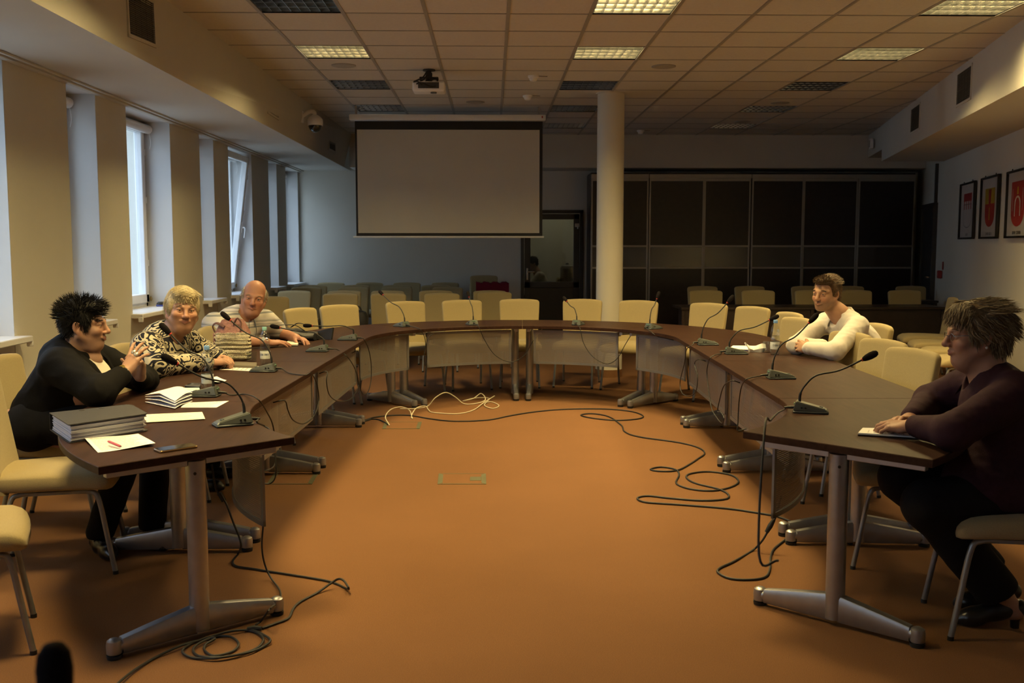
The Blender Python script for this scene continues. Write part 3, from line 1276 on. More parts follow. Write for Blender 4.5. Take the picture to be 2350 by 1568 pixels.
# chairs behind the dark desk
G3 = 'chairs behind the dark back desks'
for Y, l in ((13.1, [(1620, 'first'), (1740, 'second'), (1862, 'third'), (1963, 'fourth'), (2076, 'fifth')]), (14.45, [(1612, 'first'), (1720, 'second'), (1850, 'third'), (1948, 'fourth'), (2090, 'fifth')])):
    for px, nm in l:
        chair(ony(px, 660, Y).x, Y, -90, 'shaded chair at the dark back desk, %s from the column in the %s row' % (nm, 'front' if Y < 14 else 'rear'), G3)
# chairs along the right wall
G4 = 'chairs lined up along the right wall'
for k, (y, nm) in enumerate(((11.25, 'farthest'), (10.5, 'second farthest'), (9.75, 'third farthest'), (9.0, 'fourth farthest'))):
    chair(rwall(y) - .42, y, 180 - 14, 'chair along the right wall under the framed posters, %s from the camera' % nm, G4)

# ------------------------------------------------------------------ dark desks at the back right
for k, (x0, x1, Y, lab) in enumerate(((2.30, 3.94, 12.2, 'dark wenge desk at the back, left one near the column'), (3.95, 5.55, 12.2, 'dark wenge desk at the back, right one towards the pictures'), (5.62, 6.08, 13.62, 'small dark side table in the back right corner'))):
    t = thing('desk', lab, 'desk', ((x0 + x1) / 2, Y, 0), 0, 'dark desks at the back')
    w = (x1 - x0) / 2
    bm = NB()
    box2(bm, (-w, -.02, .705), (w, .58 if k < 2 else .28, .735), bevel=.003)
    obj('desktop', bm, MT['wenge'], t)
    bm = NB()
    box2(bm, (-w + .04, .02, .10 if k < 2 else .4), (w - .04, .04, .705))
    obj('front_panel', bm, MT['wenge'], t, smooth=False)
    for s in (-1, 1):
        bm = NB()
        box2(bm, (s * (w - .03) - .02, .0, 0), (s * (w - .03) + .02, .22, .705), bevel=.002)
        obj('side_panel', bm, MT['wenge'], t)

# ------------------------------------------------------------------ sliding wardrobes under the bulkhead
MT['profile'] = mat('aluminium_profile', (.36, .34, .31), .45, .7, var=.04)
YW = 15.66
WD = [(1.535, [(1.535, 2.422)], 'left sliding wardrobe behind the round column'),
      (2.428, [(2.432, 3.285), (3.285, 4.008)], 'middle sliding wardrobe with two dark doors'),
      (4.014, [(4.022, 4.828), (4.828, 5.676), (5.676, 6.565)], 'right sliding wardrobe with three dark doors')]
for x0, doors, lab in WD:
    x1 = doors[-1][1]
    t = thing('sliding_wardrobe', lab, 'wardrobe', (x0, YW, 0), 0, 'dark sliding wardrobes')
    for q in (x0 - .006, x1 - .012):
        bm = NB()
        box2(bm, (q - x0, .02, 0), (q - x0 + .018, .62, 2.585))
        obj('side_panel', bm, MT['wenge'], t, smooth=False)
    bm = NB()
    box2(bm, (0, .02, 2.565), (x1 - x0, .62, 2.60))
    obj('top_panel', bm, MT['wenge'], t, smooth=False)
    bm = NB()
    box2(bm, (0, -.03, 2.515), (x1 - x0, .02, 2.575), bevel=.003)
    obj('top_rail', bm, MT['profile'], t)
    bm = NB()
    box2(bm, (0, .45, 0), (x1 - x0, .47, 2.56))
    obj('rear_panel', bm, MT['wenge'], t, smooth=False)
    for k, (a, b_) in enumerate(doors):
        yo = -.018 if k % 2 == 0 else .0
        bm = NB()
        z0, z1 = .02, 2.52
        for u0, u1 in ((a, a + .026), (b_ - .026, b_)):
            box2(bm, (u0 - x0, yo, z0), (u1 - x0, yo + .018, z1), bevel=.003)
        for v0, v1 in ((1.123, 1.152), (1.458, 1.487), (z0, z0 + .05), (2.47, 2.517)):
            box2(bm, (a - x0, yo + .001, v0), (b_ - x0, yo + .017, v1), bevel=.002)
        d = obj('sliding_door', bm, MT['profile'], t)
        for nm, v0, v1, mm in (('lower_board', .05, 1.13, 'wenge'), ('glass_band', 1.148, 1.462, 'bronze'), ('upper_board', 1.48, 2.48, 'wenge')):
            bm = NB()
            box2(bm, (a - x0 + .02, yo + .006, v0), (b_ - x0 - .02, yo + .012, v1))
            obj(nm, bm, MT[mm], d, smooth=False)

# ------------------------------------------------------------------ glazed door in the back wall and the lit pantry behind it
t = thing('door_1', None, None, (DX0, YB, 0))
t['kind'] = 'structure'
W_ = DX1 - DX0
bm = NB()
for x0, x1, z0, z1 in ((0, .055, 0, DZ), (W_ - .055, W_, 0, DZ), (0, W_, DZ - .055, DZ)):
    box2(bm, (x0, -.03, z0), (x1, .10, z1), bevel=.004)
obj('frame', bm, MT['doorframe'], t)
bm = NB()
a, b_ = .06, W_ - .06
for x0, x1, z0, z1 in ((a, a + .095, .01, DZ - .06), (b_ - .095, b_, .01, DZ - .06), (a, b_, DZ - .15, DZ - .06), (a, b_, .01, .14), (a, b_, .80, .90)):
    box2(bm, (x0, -.02, z0), (x1, .035, z1), bevel=.005)
leaf = obj('door_leaf', bm, MT['doorframe'], t)
bm = NB()
box2(bm, (a + .09, .0, .89), (b_ - .09, .008, DZ - .14))
obj('pane', bm, glass('door_glass', (.62, .66, .64), .05), leaf, smooth=False)
bm = NB()
box2(bm, (a + .09, -.002, .13), (b_ - .09, .012, .81))
obj('lower_panel', bm, mat('door_panel_dark', (.022, .022, .023), .3, var=.05), leaf, smooth=False)
bm = NB()
box2(bm, (a + .03, -.028, .93), (a + .06, -.02, 1.12), bevel=.003)
tube(bm, [(a + .045, -.02, 1.06), (a + .045, -.06, 1.06), (a + .16, -.062, 1.06)], .009, 10)
obj('handle', bm, MT['chrome'], leaf)
bm = NB()
box2(bm, (b_ - .075, -.035, DZ - .27), (b_ - .005, -.018, DZ - .21), bevel=.005)
cyl(bm, (b_ - .03, -.03, DZ - .30), .010, .05, 10)
obj('closer', bm, MT['alu'], leaf)

bm = NB()
for A, B in (((-1.4, 19.6, 0), (4.4, 19.7, 2.6)), ((-1.5, YB + .12, 0), (-1.4, 19.7, 2.6)), ((4.4, YB + .12, 0), (4.5, 19.7, 2.6)), ((-1.5, YB + .12, 2.6), (4.5, 19.7, 2.7))):
    box2(bm, A, B)
struct('wall_pantry', bm, MT['wall'], smooth=False)
t = thing('pantry_fill_lamp', 'added unseen lamp lighting the room behind the glazed door', 'ceiling light', (1.2, 18.6, 2.6))  # added lamp, out of view, gives the back room its dim light
bm = NB()
lathe(bm, [(.16, 0), (.16, -.03), (.14, -.05)], 24)
obj('rim', bm, MT['white'], t)
bm = NB()
lathe(bm, [(.14, -.049), (.10, -.056), (.02, -.06)], 24)
obj('diffuser', bm, emit('pantry_fill_diffuser', (1, .86, .62), 2.2), t)
ld = bpy.data.lights.new('pantry_fill_light', 'POINT')
ld.energy = 9
ld.color = (1, .82, .55)
ld.shadow_soft_size = .12
lo = bpy.data.objects.new('pantry_fill_light', ld)
COL.objects.link(lo)
lo.parent = t
lo.location = (0, 0, -.14)
# counter and urn inside
t = thing('pantry_table', 'table under a pale cloth in the room behind the glazed door', 'table', (1.45, 18.5, 0))
bm = NB()
box2(bm, (-.75, -.3, .70), (.75, .3, .73), bevel=.004)
obj('tabletop', bm, MT['ivory'], t)
bm = NB()
box2(bm, (-.76, -.31, .35), (.76, -.30, .735))
box2(bm, (-.76, -.31, .728), (.76, .31, .735))
obj('cloth', bm, mat('teal_cloth', (.16, .22, .22), .9, var=.1), t, smooth=False)
for sx in (-1, 1):
    for sy in (-1, 1):
        bm = NB()
        cyl(bm, (sx * .68, sy * .25, 0), .02, .70, 10)
        obj('leg', bm, MT['legsteel'], t)
t = thing('water_urn', 'steel hot water urn seen through the glazed door', 'urn', (1.38, 18.45, .735))
bm = NB()
lathe(bm, [(.12, 0), (.13, .02), (.125, .30), (.13, .33)], 24)
obj('body', bm, MT['steel'], t)
bm = NB()
lathe(bm, [(.13, .33), (.11, .375), (.03, .40), (.025, .43), (.0, .435)], 24)
obj('lid', bm, MT['steel'], t)
bm = NB()
tube(bm, [(-.12, 0, .06), (-.17, 0, .06), (-.175, 0, .03)], .012, 8)
obj('tap', bm, MT['black'], t)

# ------------------------------------------------------------------ right wall: door, duct, pictures, alarm point
rdir = Vector((.25, 1, 0)).normalized()
rn = Vector((-1, .25, 0)).normalized()


def rw(px, py):
    return onp(px, py, (rwall(8), 8, 1), rn)


def rframe(p):
    # local x along the wall to the viewer's right (towards the camera), y into the wall, z up
    return frame_mtx(p, -rdir)


ya, yb_ = 14.55, 15.5
t = thing('door_2', None, None, (rwall((ya + yb_) / 2), (ya + yb_) / 2, 0))
t['kind'] = 'structure'
M = rframe((0, 0, 0))
bm = NB()
h_, w_ = 2.10, .50
for x0, x1, z0, z1 in ((-w_, -w_ + .07, 0, h_), (w_ - .07, w_, 0, h_), (-w_, w_, h_ - .07, h_)):
    box2(bm, (x0, -.06, z0), (x1, .02, z1), bevel=.004, mtx=M)
obj('frame', bm, MT['doorframe'], t)
bm = NB()
box2(bm, (-w_ + .07, -.035, 0), (w_ - .07, .01, h_ - .07), mtx=M)
lf = obj('door_leaf', bm, MT['doorframe'], t)
bm = NB()
tube(bm, [M @ Vector(q) for q in ((w_ - .13, -.03, 1.02), (w_ - .13, -.08, 1.02), (w_ - .25, -.082, 1.02))], .009, 8)
obj('handle', bm, MT['chrome'], lf)
bm = NB()
yy = 14.62
p = Vector((rwall(yy), yy, 0))
box2(bm, (-.03, -.035, 2.10), (.03, .01, 2.66), mtx=rframe(p))
struct('trim_7', bm, MT['doorframe'], smooth=False)

MT['posterpaper'] = mat('poster_paper', (.42, .40, .38), .6, var=.03)
MT['posterred'] = mat('poster_red', (.30, .025, .022), .6, var=.05)
MT['posteryellow'] = mat('poster_yellow', (.36, .25, .02), .6, var=.05)
MT['postertext'] = mat('poster_text', (.10, .09, .085), .6)
MT['picframe'] = mat('black_picture_frame', (.012, .011, .011), .35)


def shield(w, h, n=14):
    pts = [(-w, h), (w, h)]
    for k in range(n + 1):
        a = k / n * PI
        pts.append((w * math.cos(a), -h * (.25 + .75 * math.sin(a) ** .8) if 0 < k < n else -h * .1))
    return pts


def slab(bm, poly, y, mi=0):
    f = bm.faces.new([bm.verts.new((x, y, z)) for x, z in poly])
    f.material_index = mi


def text_rows(bm, s, x, z, h, y, gap=.25):
    """blocky capitals as small strokes, letter by letter"""
    G = {'G': ['111', '100', '101', '101', '111'], 'M': ['101', '111', '111', '101', '101'], 'I': ['010'] * 5, 'N': ['101', '111', '111', '111', '101'], 'A': ['111', '101', '111', '101', '101'],
         'C': ['111', '100', '100', '100', '111'], 'Z': ['111', '001', '010', '100', '111'], 'E': ['111', '100', '111', '100', '111'], 'R': ['111', '101', '110', '101', '101'], 'O': ['111', '101', '101', '101', '111'],
         'W': ['101', '101', '111', '111', '101'], 'S': ['111', '100', '111', '001', '111'], 'K': ['101', '101', '110', '101', '101'], 'T': ['111', '010', '010', '010', '010'], ' ': ['000'] * 5}
    u = h / 5
    tw_ = len(s) * 4 * u
    x0 = x - tw_ / 2
    for ch in s:
        for r, row in enumerate(G.get(ch, G['I'])):
            for c, v in enumerate(row):
                if v == '1':
                    xx, zz = x0 + c * u, z + h / 2 - r * u
                    slab(bm, [(xx, zz), (xx + u, zz), (xx + u, zz - u), (xx, zz - u)], y)
        x0 += 4 * u


def picture(c4, label, design):
    tl, bl, tr, br = c4
    L_ = (tl + bl) / 2
    R_ = (tr + br) / 2
    o_ = (L_ + R_) / 2
    w = (R_ - L_).dot(-rdir) / 2
    h = ((tl + tr) / 2 - (bl + br) / 2).z / 2
    t = thing('framed_picture', label, 'picture', o_, 0, 'framed coat of arms posters')
    M = rframe((0, 0, 0)) @ Matrix.Translation((0, -.014, 0))
    bm = NB()
    fw = .022
    for x0, x1, z0, z1 in ((-w, -w + fw, -h, h), (w - fw, w, -h, h), (-w, w, -h, -h + fw), (-w, w, h - fw, h)):
        box2(bm, (x0, -.018, z0), (x1, .014, z1), bevel=.002, mtx=M)
    for s in (-1, 1):
        box2(bm, (s * w * .6 - .006, -.002, h), (s * w * .6 + .006, .006, h + .02), mtx=M)
    obj('frame', bm, MT['picframe'], t)
    bm = NB()
    slab(bm, [(-w + .01, -h + .01), (w - .01, -h + .01), (w - .01, h - .01), (-w + .01, h - .01)], .006)
    bmesh.ops.transform(bm, matrix=M, verts=bm.verts[:])
    obj('print', bm, MT['posterpaper'], t, smooth=False)
    bm = NB()
    mats = [MT['posterred'], MT['posteryellow'], MT['posterpaper'], MT['postertext']]
    sw = w * .55
    if design == 0:
        slab(bm, [(-sw, h * .62), (sw, h * .62), (sw, h * .34), (-sw, h * .34)], .004, 0)
        for k in range(4):
            x = -sw + .02 + k * (2 * sw - .04) / 3.4
            slab(bm, [(x, h * .34), (x + sw * .18, h * .34), (x + sw * .18, h * .05), (x, h * .05)], .004, 0)
        out = shield(sw, h * .42)
        out = [(x, z - h * .18) for x, z in out]
        ins = inset2(out, .008)
        n = len(out)
        for k in range(n):
            slab(bm, [out[k], out[(k + 1) % n], ins[(k + 1) % n], ins[k]], .004, 3)
    elif design == 1:
        sh = [(x, z) for x, z in shield(sw, h * .62)]
        slab(bm, sh, .004, 0)
        slab(bm, [(-sw, h * .62), (sw, h * .62), (sw, h * .12), (-sw, h * .12)], .003, 1)
        slab(bm, [(-sw * .28, h * .58), (sw * .3, h * .58), (sw * .22, h * .1), (-sw * .22, h * .1)], .002, 0)
        slab(bm, [(-sw * .06, -h * .0), (sw * .06, -h * .0), (sw * .1, -h * .4), (-sw * .1, -h * .4)], .002, 1)
    else:
        slab(bm, shield(sw * 1.1, h * .66), .004, 0)
        arch = [(.5 * sw * math.cos(a), h * .02 + h * .22 * math.sin(a)) for a in [PI * q / 12 for q in range(13)]]
        ins = [(x * .7, z - .02) for x, z in arch]
        for k in range(12):
            slab(bm, [arch[k], arch[k + 1], ins[k + 1], ins[k]], .002, 2)
        for s in (-1, 1):
            slab(bm, [(s * sw * .5, h * .02), (s * sw * .36, h * .02), (s * sw * .36, -h * .36), (s * sw * .5, -h * .36)], .002, 2)
            slab(bm, [(s * sw * .85, h * .45), (s * sw * .80, h * .45), (s * sw * .80, -h * .2), (s * sw * .85, -h * .2)], .002, 2)
        slab(bm, [(-.02, h * .5), (.02, h * .5), (.035, h * .28), (-.035, h * .28)], .002, 1)
    bmesh.ops.transform(bm, matrix=M, verts=bm.verts[:])
    obj('coat_of_arms', bm, mats, t, smooth=False)
    bm = NB()
    text_rows(bm, ['GMINA', 'GMINA KOZIE', 'GMINA CZERWON'][design], 0, -h * .84, .032, .004)
    bmesh.ops.transform(bm, matrix=M, verts=bm.verts[:])
    obj('caption', bm, MT['postertext'], t, smooth=False)


picture([rw(2208, 423), rw(2204, 549), rw(2241, 415), rw(2237, 549)], 'framed poster with red bars and an outlined shield, farthest on the right wall', 0)
picture([rw(2256, 409), rw(2252, 548), rw(2297, 400), rw(2291, 548)], 'framed poster with yellow and red shield, middle one on the right wall', 1)
picture([rw(2316, 394), rw(2311, 547), rw(2367, 383), rw(2361, 546)], 'framed poster with red shield and white arch, nearest on the right wall', 2)
p = rw(2160, 630)
t = thing('fire_alarm_button', 'small red fire alarm box on the right wall', 'fire alarm', p)
M = rframe((0, 0, 0))
bm = NB()
box2(bm, (-.075, -.045, -.055), (.075, .0, .055), bevel=.008, mtx=M)
obj('case', bm, MT['posterred'], t)
bm = NB()
box2(bm, (-.03, -.049, -.025), (.03, -.044, .025), bevel=.002, mtx=M)
obj('button', bm, MT['red'], t)
p = rw(2164, 610)
bm = NB()
box2(bm, (-.03, -.006, -.055), (.03, .0, .055), mtx=M)
o = obj('fire_sign', bm, MT['posterred'], None)
o.location = p
tag(o, 'narrow red sign above the fire alarm box', 'sign')

# ------------------------------------------------------------------ gooseneck microphones
MT['micgrey'] = mat('microphone_grey', (.105, .115, .105), .42, .35, var=.05)
MT['micdark'] = mat('microphone_dark', (.045, .055, .06), .45, .2, var=.05)


def t_out(p):
    """outward (towards the seat) direction of the table at a world point, and the inner-edge point"""
    d = Vector((p.x, p.y)) - TA
    u = d.x * math.cos(TH) - d.y * math.sin(TH)
    v = d.x * math.sin(TH) + d.y * math.cos(TH)
    if v < 0:
        c, q = Vector((0, 0)), Vector((u, v)).normalized()
    elif v > TL:
        c, q = Vector((0, TL)), Vector((u, v - TL)).normalized()
    else:
        c, q = Vector((0, v)), Vector((1 if u > 0 else -1, 0))
    e = tw(*(c + q * RI))
    o = Vector((q.x * math.cos(TH) + q.y * math.sin(TH), -q.x * math.sin(TH) + q.y * math.cos(TH), 0))
    return o, Vector((e[0], e[1], 0))


def mic(base, root, head, lab, on_table=(), hang=(), tilt=0.0):
    p = onz(base[0], base[1], TZ)
    out, edge = t_out(p)
    out = Matrix.Rotation(tilt, 3, 'Z') @ out
    rz = math.atan2(out.y, out.x) - PI / 2
    t = thing('gooseneck_microphone', lab, 'microphone', p, rz, 'gooseneck conference microphones')
    Mi = (Matrix.Translation(p) @ Matrix.Rotation(rz, 4, 'Z')).inverted()
    # wedge-shaped base, tall side towards the middle of the oval
    bm = NB()
    prof = [(-.072, .010, .046), (-.060, .054, .036), (.070, .022, .031), (.082, .010, .040)]
    loft(bm, [[(-w, y, z) for y, z, w in prof] , [(w, y, z) for y, z, w in prof]])
    es = [e for e in bm.edges]
    bmesh.ops.bevel(bm, geom=es, offset=.004, segments=2, affect='EDGES')
    base_ = obj('base', bm, MT['micgrey'], t, angle=30)
    bm = NB()
    box2(bm, (-.045, -.073, 0), (.045, .083, .011), bevel=.004)
    obj('bottom_plate', bm, MT['micdark'], base_)
    bm = NB()
    M = Matrix.Translation((0, .035, .0315)) @ Matrix.Rotation(-math.atan2(.032, .130), 4, 'X')
    box(bm, (0, .015, 0), (.022, .016, .006), bevel=.002, mtx=M)
    obj('button', bm, MT['micdark'], base_)
    for sx in (-1, 1):
        for q in (-.035, -.018):
            bm = NB()
            cyl(bm, (0, 0, 0), .0045, .004, 12, Matrix.Translation((sx * .040, q, .026)) @ Matrix.Rotation(sx * PI / 2, 4, 'Y'))
            obj('socket', bm, MT['black'], base_)
    bm = NB()
    box2(bm, (-.018, -.0695, .036), (.018, -.0655, .043), bevel=.001, mtx=Matrix.Identity(4))
    obj('nameplate', bm, mat('nameplate_green', (.10, .20, .13), .5), base_)
    # neck
    r = Mi @ (p + Vector((0, 0, 0)))
    rt = Vector((0, -.045, .050))
    if abs(out.x) > .6:
        hd = onp(head[0], head[1], p, Vector((0, 0, 1)).cross(out))
    else:
        hd = ony(head[0], head[1], p.y + .12 * out.y)
    h = Mi @ hd
    d = h - rt
    k = Vector((d.x, d.y, 0))
    P = [rt + Vector((0, 0, -.006)), rt + Vector((0, 0, .035)) + k * .01, rt + k * .085 + Vector((0, 0, .030 + max(d.z, .02) * .22)), rt + k * .26 + Vector((0, 0, .032 + max(d.z, .03) * .40 + .008)), rt + d * .62 + Vector((0, 0, .022)), h]
    pts = spline(P, 6)
    bm = NB()
    n_ = len(pts)
    tube(bm, pts, [.0065 if i < 7 else .0042 for i in range(n_)], 10)
    nk = obj('gooseneck', bm, MT['rubber'], t)
    ax = (pts[-1] - pts[-3]).normalized()
    q = ax.to_track_quat('Z', 'Y').to_matrix().to_4x4()
    bm = NB()
    cyl(bm, (0, 0, 0), .0085, .005, 14, Matrix.Translation(h - ax * .012) @ q)
    obj('red_ring', bm, MT['red'], nk)
    bm = NB()
    lathe(bm, [(.006, -.008), (.0105, -.002), (.0145, .012), (.0165, .032), (.0155, .050), (.0105, .062), (.002, .066)], 18, (0, 0, 0), Matrix.Translation(h) @ q)
    obj('windscreen', bm, MT['foam'], t)
    # cable: plug at the back, over the inner edge, hanging in a loop before the panel
    bm = NB()
    tube(bm, [Vector((0, -.068, .022)), Vector((0, -.095, .020)), Vector((0, -.112, .018))], [.0075, .0065, .004], 10)
    cab = [Vector((0, -.105, .018))]
    for x, y in on_table:
        cab.append(Mi @ onz(x, y, TZ + .006))
    pe = edge - t_out(p)[0] * .022
    for x, y in hang:
        cab.append(Mi @ onp(x, y, pe, t_out(p)[0]))
    if hang:
        last = cab[-1]
        cab.append(Vector((last.x, last.y + .05, min(last.z + .01, -.062))))
        cab[-2].z = min(cab[-2].z, -.05)
        tube(bm, spline(cab, 7), .0034, 8)
    obj('cable', bm, MT['rubber'], t)
    return t


Z = lambda ox, oy, s, l: [(ox + x / s, oy + y / s) for x, y in l]
mic((537, 976), (557, 948), (402, 833), 'microphone nearest the camera on the left table end, beside the phone', [(590, 970)], [(607, 978), (622, 992), (631, 1040), (633, 1090), (620, 1110)])
mic((470, 910), (491, 884), (388, 764), 'left microphone between the water bottle and the folded papers', [(530, 907), (562, 905)], [(590, 915), (612, 945), (628, 985), (632, 1060), (612, 1080)])
mic((607, 853), (625, 835), (526, 733), 'left microphone standing in front of the crocheted bag and a bottle', [(665, 857), (700, 861)], Z(560, 720, 6.532, [(1000, 890), (1080, 1020), (1115, 1180), (1118, 1330), (1050, 1530), (900, 1650), (740, 1600), (660, 1450), (630, 1330), (575, 1200)]))
mic((730, 807), (744, 792), (640, 752), 'left microphone in front of the open notebook and black bag', [(775, 803)], Z(600, 600, 3.615, [(710, 790), (770, 880), (800, 980), (800, 1050), (740, 1140), (640, 1162), (565, 1110), (540, 1000), (543, 870)]))
mic((799, 781), (812, 767), (714, 748), 'microphone at the far left bend with its neck almost level', [(835, 779)], Z(600, 600, 3.615, [(885, 720), (908, 830), (910, 980), (885, 1080), (845, 1103), (818, 1040), (815, 900), (802, 710)]))
mic((922, 750), (930, 740), (878, 676), 'far microphone left of centre, leaning left before the leftmost far chair', [(950, 751)], Z(600, 600, 3.615, [(1310, 560), (1350, 620), (1362, 700), (1348, 800), (1360, 865), (1374, 800), (1368, 690), (1395, 620), (1430, 590)]))
mic((1083, 746), (1086, 734), (1076, 681), 'far microphone nearest to the central table seam on its left', [], Z(600, 600, 3.615, [(1800, 540), (1850, 650), (1940, 780), (2070, 835), (2180, 780), (2255, 660), (2350, 575)]))
mic((1327, 746), (1326, 734), (1300, 691), 'far microphone right of centre, bent to the left before the chair by the column', [], Z(1150, 600, 3.615, [(652, 550), (685, 680), (760, 790), (870, 850), (960, 810), (1030, 690), (1085, 595)]))
mic((1499, 755), (1495, 743), (1508, 684), 'far right microphone with an upright neck, before the chair covering the column', [], Z(1150, 600, 3.615, [(1250, 590), (1300, 625), (1350, 635), (1420, 632)]))
mic((1623, 792), (1608, 779), (1671, 693), 'right microphone farthest from the camera on the straight side', [(1590, 791)], Z(1150, 600, 3.615, [(1540, 730), (1520, 850), (1485, 1000), (1500, 1090), (1560, 1120), (1615, 1080), (1630, 960), (1605, 850), (1640, 770)]))
mic((1688, 813), (1676, 799), (1768, 734), 'right microphone beside the folded mask and notepad', [(1655, 811)], Z(1500, 740, 6.532, [(860, 520), (810, 650), (800, 800), (830, 1060), (870, 1290), (940, 1420), (1020, 1510), (1055, 1440), (1010, 1350), (960, 1330), (985, 1180), (1050, 960), (1170, 810)]))
mic((1790, 869), (1771, 849), (1859, 739), 'right microphone in front of the man in the white shirt', [(1745, 863)], Z(1500, 740, 6.532, [(1400, 850), (1320, 960), (1285, 1150), (1270, 1350), (1265, 1500), (1262, 1620)]))
mic((1858, 947), (1836, 920), (1983, 824), 'right microphone nearest the camera, beside the woman in plum', [(1800, 940)], [(1785, 948), (1768, 965), (1755, 985), (1748, 1010)])
# microphone at the photographer's own place, seen as a blurred black tip at the lower left
p = ony(125, 1535, 1.0)
t = thing('gooseneck_microphone', 'blurred black microphone tip at the bottom left edge of the photo', 'microphone', (p.x + .03, 1.05, TZ), PI, 'gooseneck conference microphones')
bm = NB()
lathe(bm, [(.008, -.02), (.013, -.012), (.0175, .002), (.0182, .018), (.016, .034), (.010, .043), (.002, .046)], 20, (.03, .05, p.z - TZ - .018))
obj('windscreen', bm, MT['foam'], t)
bm = NB()
tube(bm, spline([(0, 0, .05), (.0, .01, .12), (.02, .04, .22), (.03, .05, p.z - TZ - .03)], 6), .0042, 8)
nk = obj('gooseneck', bm, MT['rubber'], t)
bm = NB()
loft(bm, [[(-w, y, z) for y, z, w in [(-.03, .0, .046), (-.02, .054, .036), (.11, .022, .031), (.12, .0, .040)]], [(w, y, z) for y, z, w in [(-.03, .0, .046), (-.02, .054, .036), (.11, .022, .031), (.12, .0, .040)]]])
obj('base', bm, MT['micgrey'], t, angle=30)
t = thing('side_table', 'small walnut table at the photographer\'s place just below the photo edge', 'table', (-.45, 1.05, 0))
bm = NB()
box2(bm, (-.28, -.22, TZ - .03), (.28, .22, TZ), bevel=.003)
obj('tabletop', bm, MT['walnut'], t)
for sx in (-1, 1):
    for sy in (-1, 1):
        bm = NB()
        cyl(bm, (sx * .24, sy * .18, 0), .018, TZ - .03, 12)
        obj('leg', bm, MT['steel'], t)

# ------------------------------------------------------------------ cables on the carpet
FZ = .006


def floor_cable(pts, r=.0042, m=5):
    return spline([onz(x, y, FZ) for x, y in pts], m)


bm = NB()
C1 = Z(750, 850, 2.35, [(205, 270), (250, 255), (330, 245), (440, 243), (560, 262), (690, 275), (870, 268), (1000, 243), (1140, 222), (1300, 210), (1500, 209), (1640, 222), (1705, 245), (1680, 262), (1560, 270), (1430, 258), (1370, 242), (1430, 234), (1520, 250), (1590, 298), (1605, 330), (1680, 358), (1900, 390), (2010, 420), (2037, 450), (2000, 478), (1960, 505), (1890, 540), (1800, 545), (1745, 535), (1800, 522), (1880, 535), (1900, 565), (1885, 610), (1960, 640), (2080, 650), (2180, 630), (2220, 600), (2180, 565), (2060, 547), (1960, 558), (1940, 580), (1990, 610), (2110, 640), (2165, 670), (2150, 695), (2020, 703), (1850, 690), (1730, 678), (1675, 690), (1720, 712), (1900, 725), (2150, 745), (2295, 765)]) + [(1785, 1186), (1828, 1203)]
tube(bm, floor_cable(C1), .0058, 8)
tube(bm, floor_cable([(832, 967), (842, 965), (850, 962)]), .012, 8)
tube(bm, floor_cable([(850, 962), (868, 963), (884, 970), (890, 975)]), .005, 8)
o = obj('floor_cable', bm, MT['rubber'], None)
tag(o, 'long black cable looping across the carpet in the middle of the oval', 'cable')
bm = NB()
C2 = Z(1620, 1000, 4.61, [(970, 940), (940, 985), (850, 1090), (720, 1200), (685, 1290), (675, 1420), (620, 1500), (450, 1525), (250, 1510), (130, 1450), (150, 1400), (300, 1330), (500, 1210)])
pts = [onz(x, y, FZ) for x, y in C2]
Yc = pts[-1].y
pts += [ony(x, y, Yc - .03) for x, y in Z(1620, 1000, 4.61, [(590, 1120), (640, 1040), (690, 950), (730, 880), (760, 780), (800, 640)])]
tube(bm, spline(pts, 6), .0052, 8)
a, b_ = ony(1759, 1222, Yc - .03), ony(1776, 1193, Yc - .03)
tube(bm, [a, a.lerp(b_, .45), a.lerp(b_, .55), b_], [.010, .013, .013, .009], 10)
o = obj('floor_cable', bm, MT['rubber'], None)
tag(o, 'black cable hanging from the right table end and looping on the carpet', 'cable')
# left: hanging down behind the near pole, out over the carpet and back, with a coil
bm = NB()
H1 = [(486, 1067), (495, 1120), (508, 1142), (519, 1156), (536, 1201), (549, 1233), (553, 1255)]
Yc = onz(536, 1288, FZ).y
pts = [ony(x, y, Yc) for x, y in H1]
pts += [onz(x, y, FZ) for x, y in [(546, 1272), (535, 1288), (543, 1300), (583, 1306), (619, 1312)] + Z(240, 1300, 3.79, [(1600, 70), (1950, 130), (2100, 192)])]
pts += [onz(*q, .03) for q in Z(240, 1300, 3.79, [(2122, 190)])] + [onz(*q, .05) for q in Z(240, 1300, 3.79, [(2085, 130), (2040, 110)])] + [onz(*q, .03) for q in Z(240, 1300, 3.79, [(1980, 140)])]
pts += [onz(*q, FZ) for q in Z(240, 1300, 3.79, [(1850, 230), (1700, 310), (1640, 370), (1600, 450), (1480, 500), (1370, 540)])]
tube(bm, spline(pts, 6), .0050, 8)
tube(bm, [onz(*q, .012) for q in Z(240, 1300, 3.79, [(1365, 541), (1300, 538), (1240, 545)])], [.008, .012, .008], 8)
a, b_ = ony(503, 1132, Yc), ony(514, 1150, Yc)
tube(bm, [a, b_], .012, 8)
o = obj('floor_cable', bm, MT['rubber'], None)
tag(o, 'black cable dropping behind the near left table leg and bending back on the carpet', 'cable')
bm = NB()
H2 = [(604, 1205), (601, 1249), (604, 1281), (612, 1308)]
Yc = onz(622, 1335, FZ).y
pts = [ony(x, y, Yc + .05) for x, y in H2] + [onz(x, y, .012) for x, y in [(624, 1330), (641, 1353), (644, 1371), (638, 1384)]]
pts += [onz(x, y, .10) for x, y in [(620, 1397)]] + [onz(601, 1424, .02), onz(586, 1435, FZ)]
tube(bm, spline(pts, 6), .0042, 8)
o = obj('floor_cable', bm, MT['rubber'], None)
tag(o, 'thin black cable hanging from the left modesty panel down to the table foot', 'cable')
bm = NB()
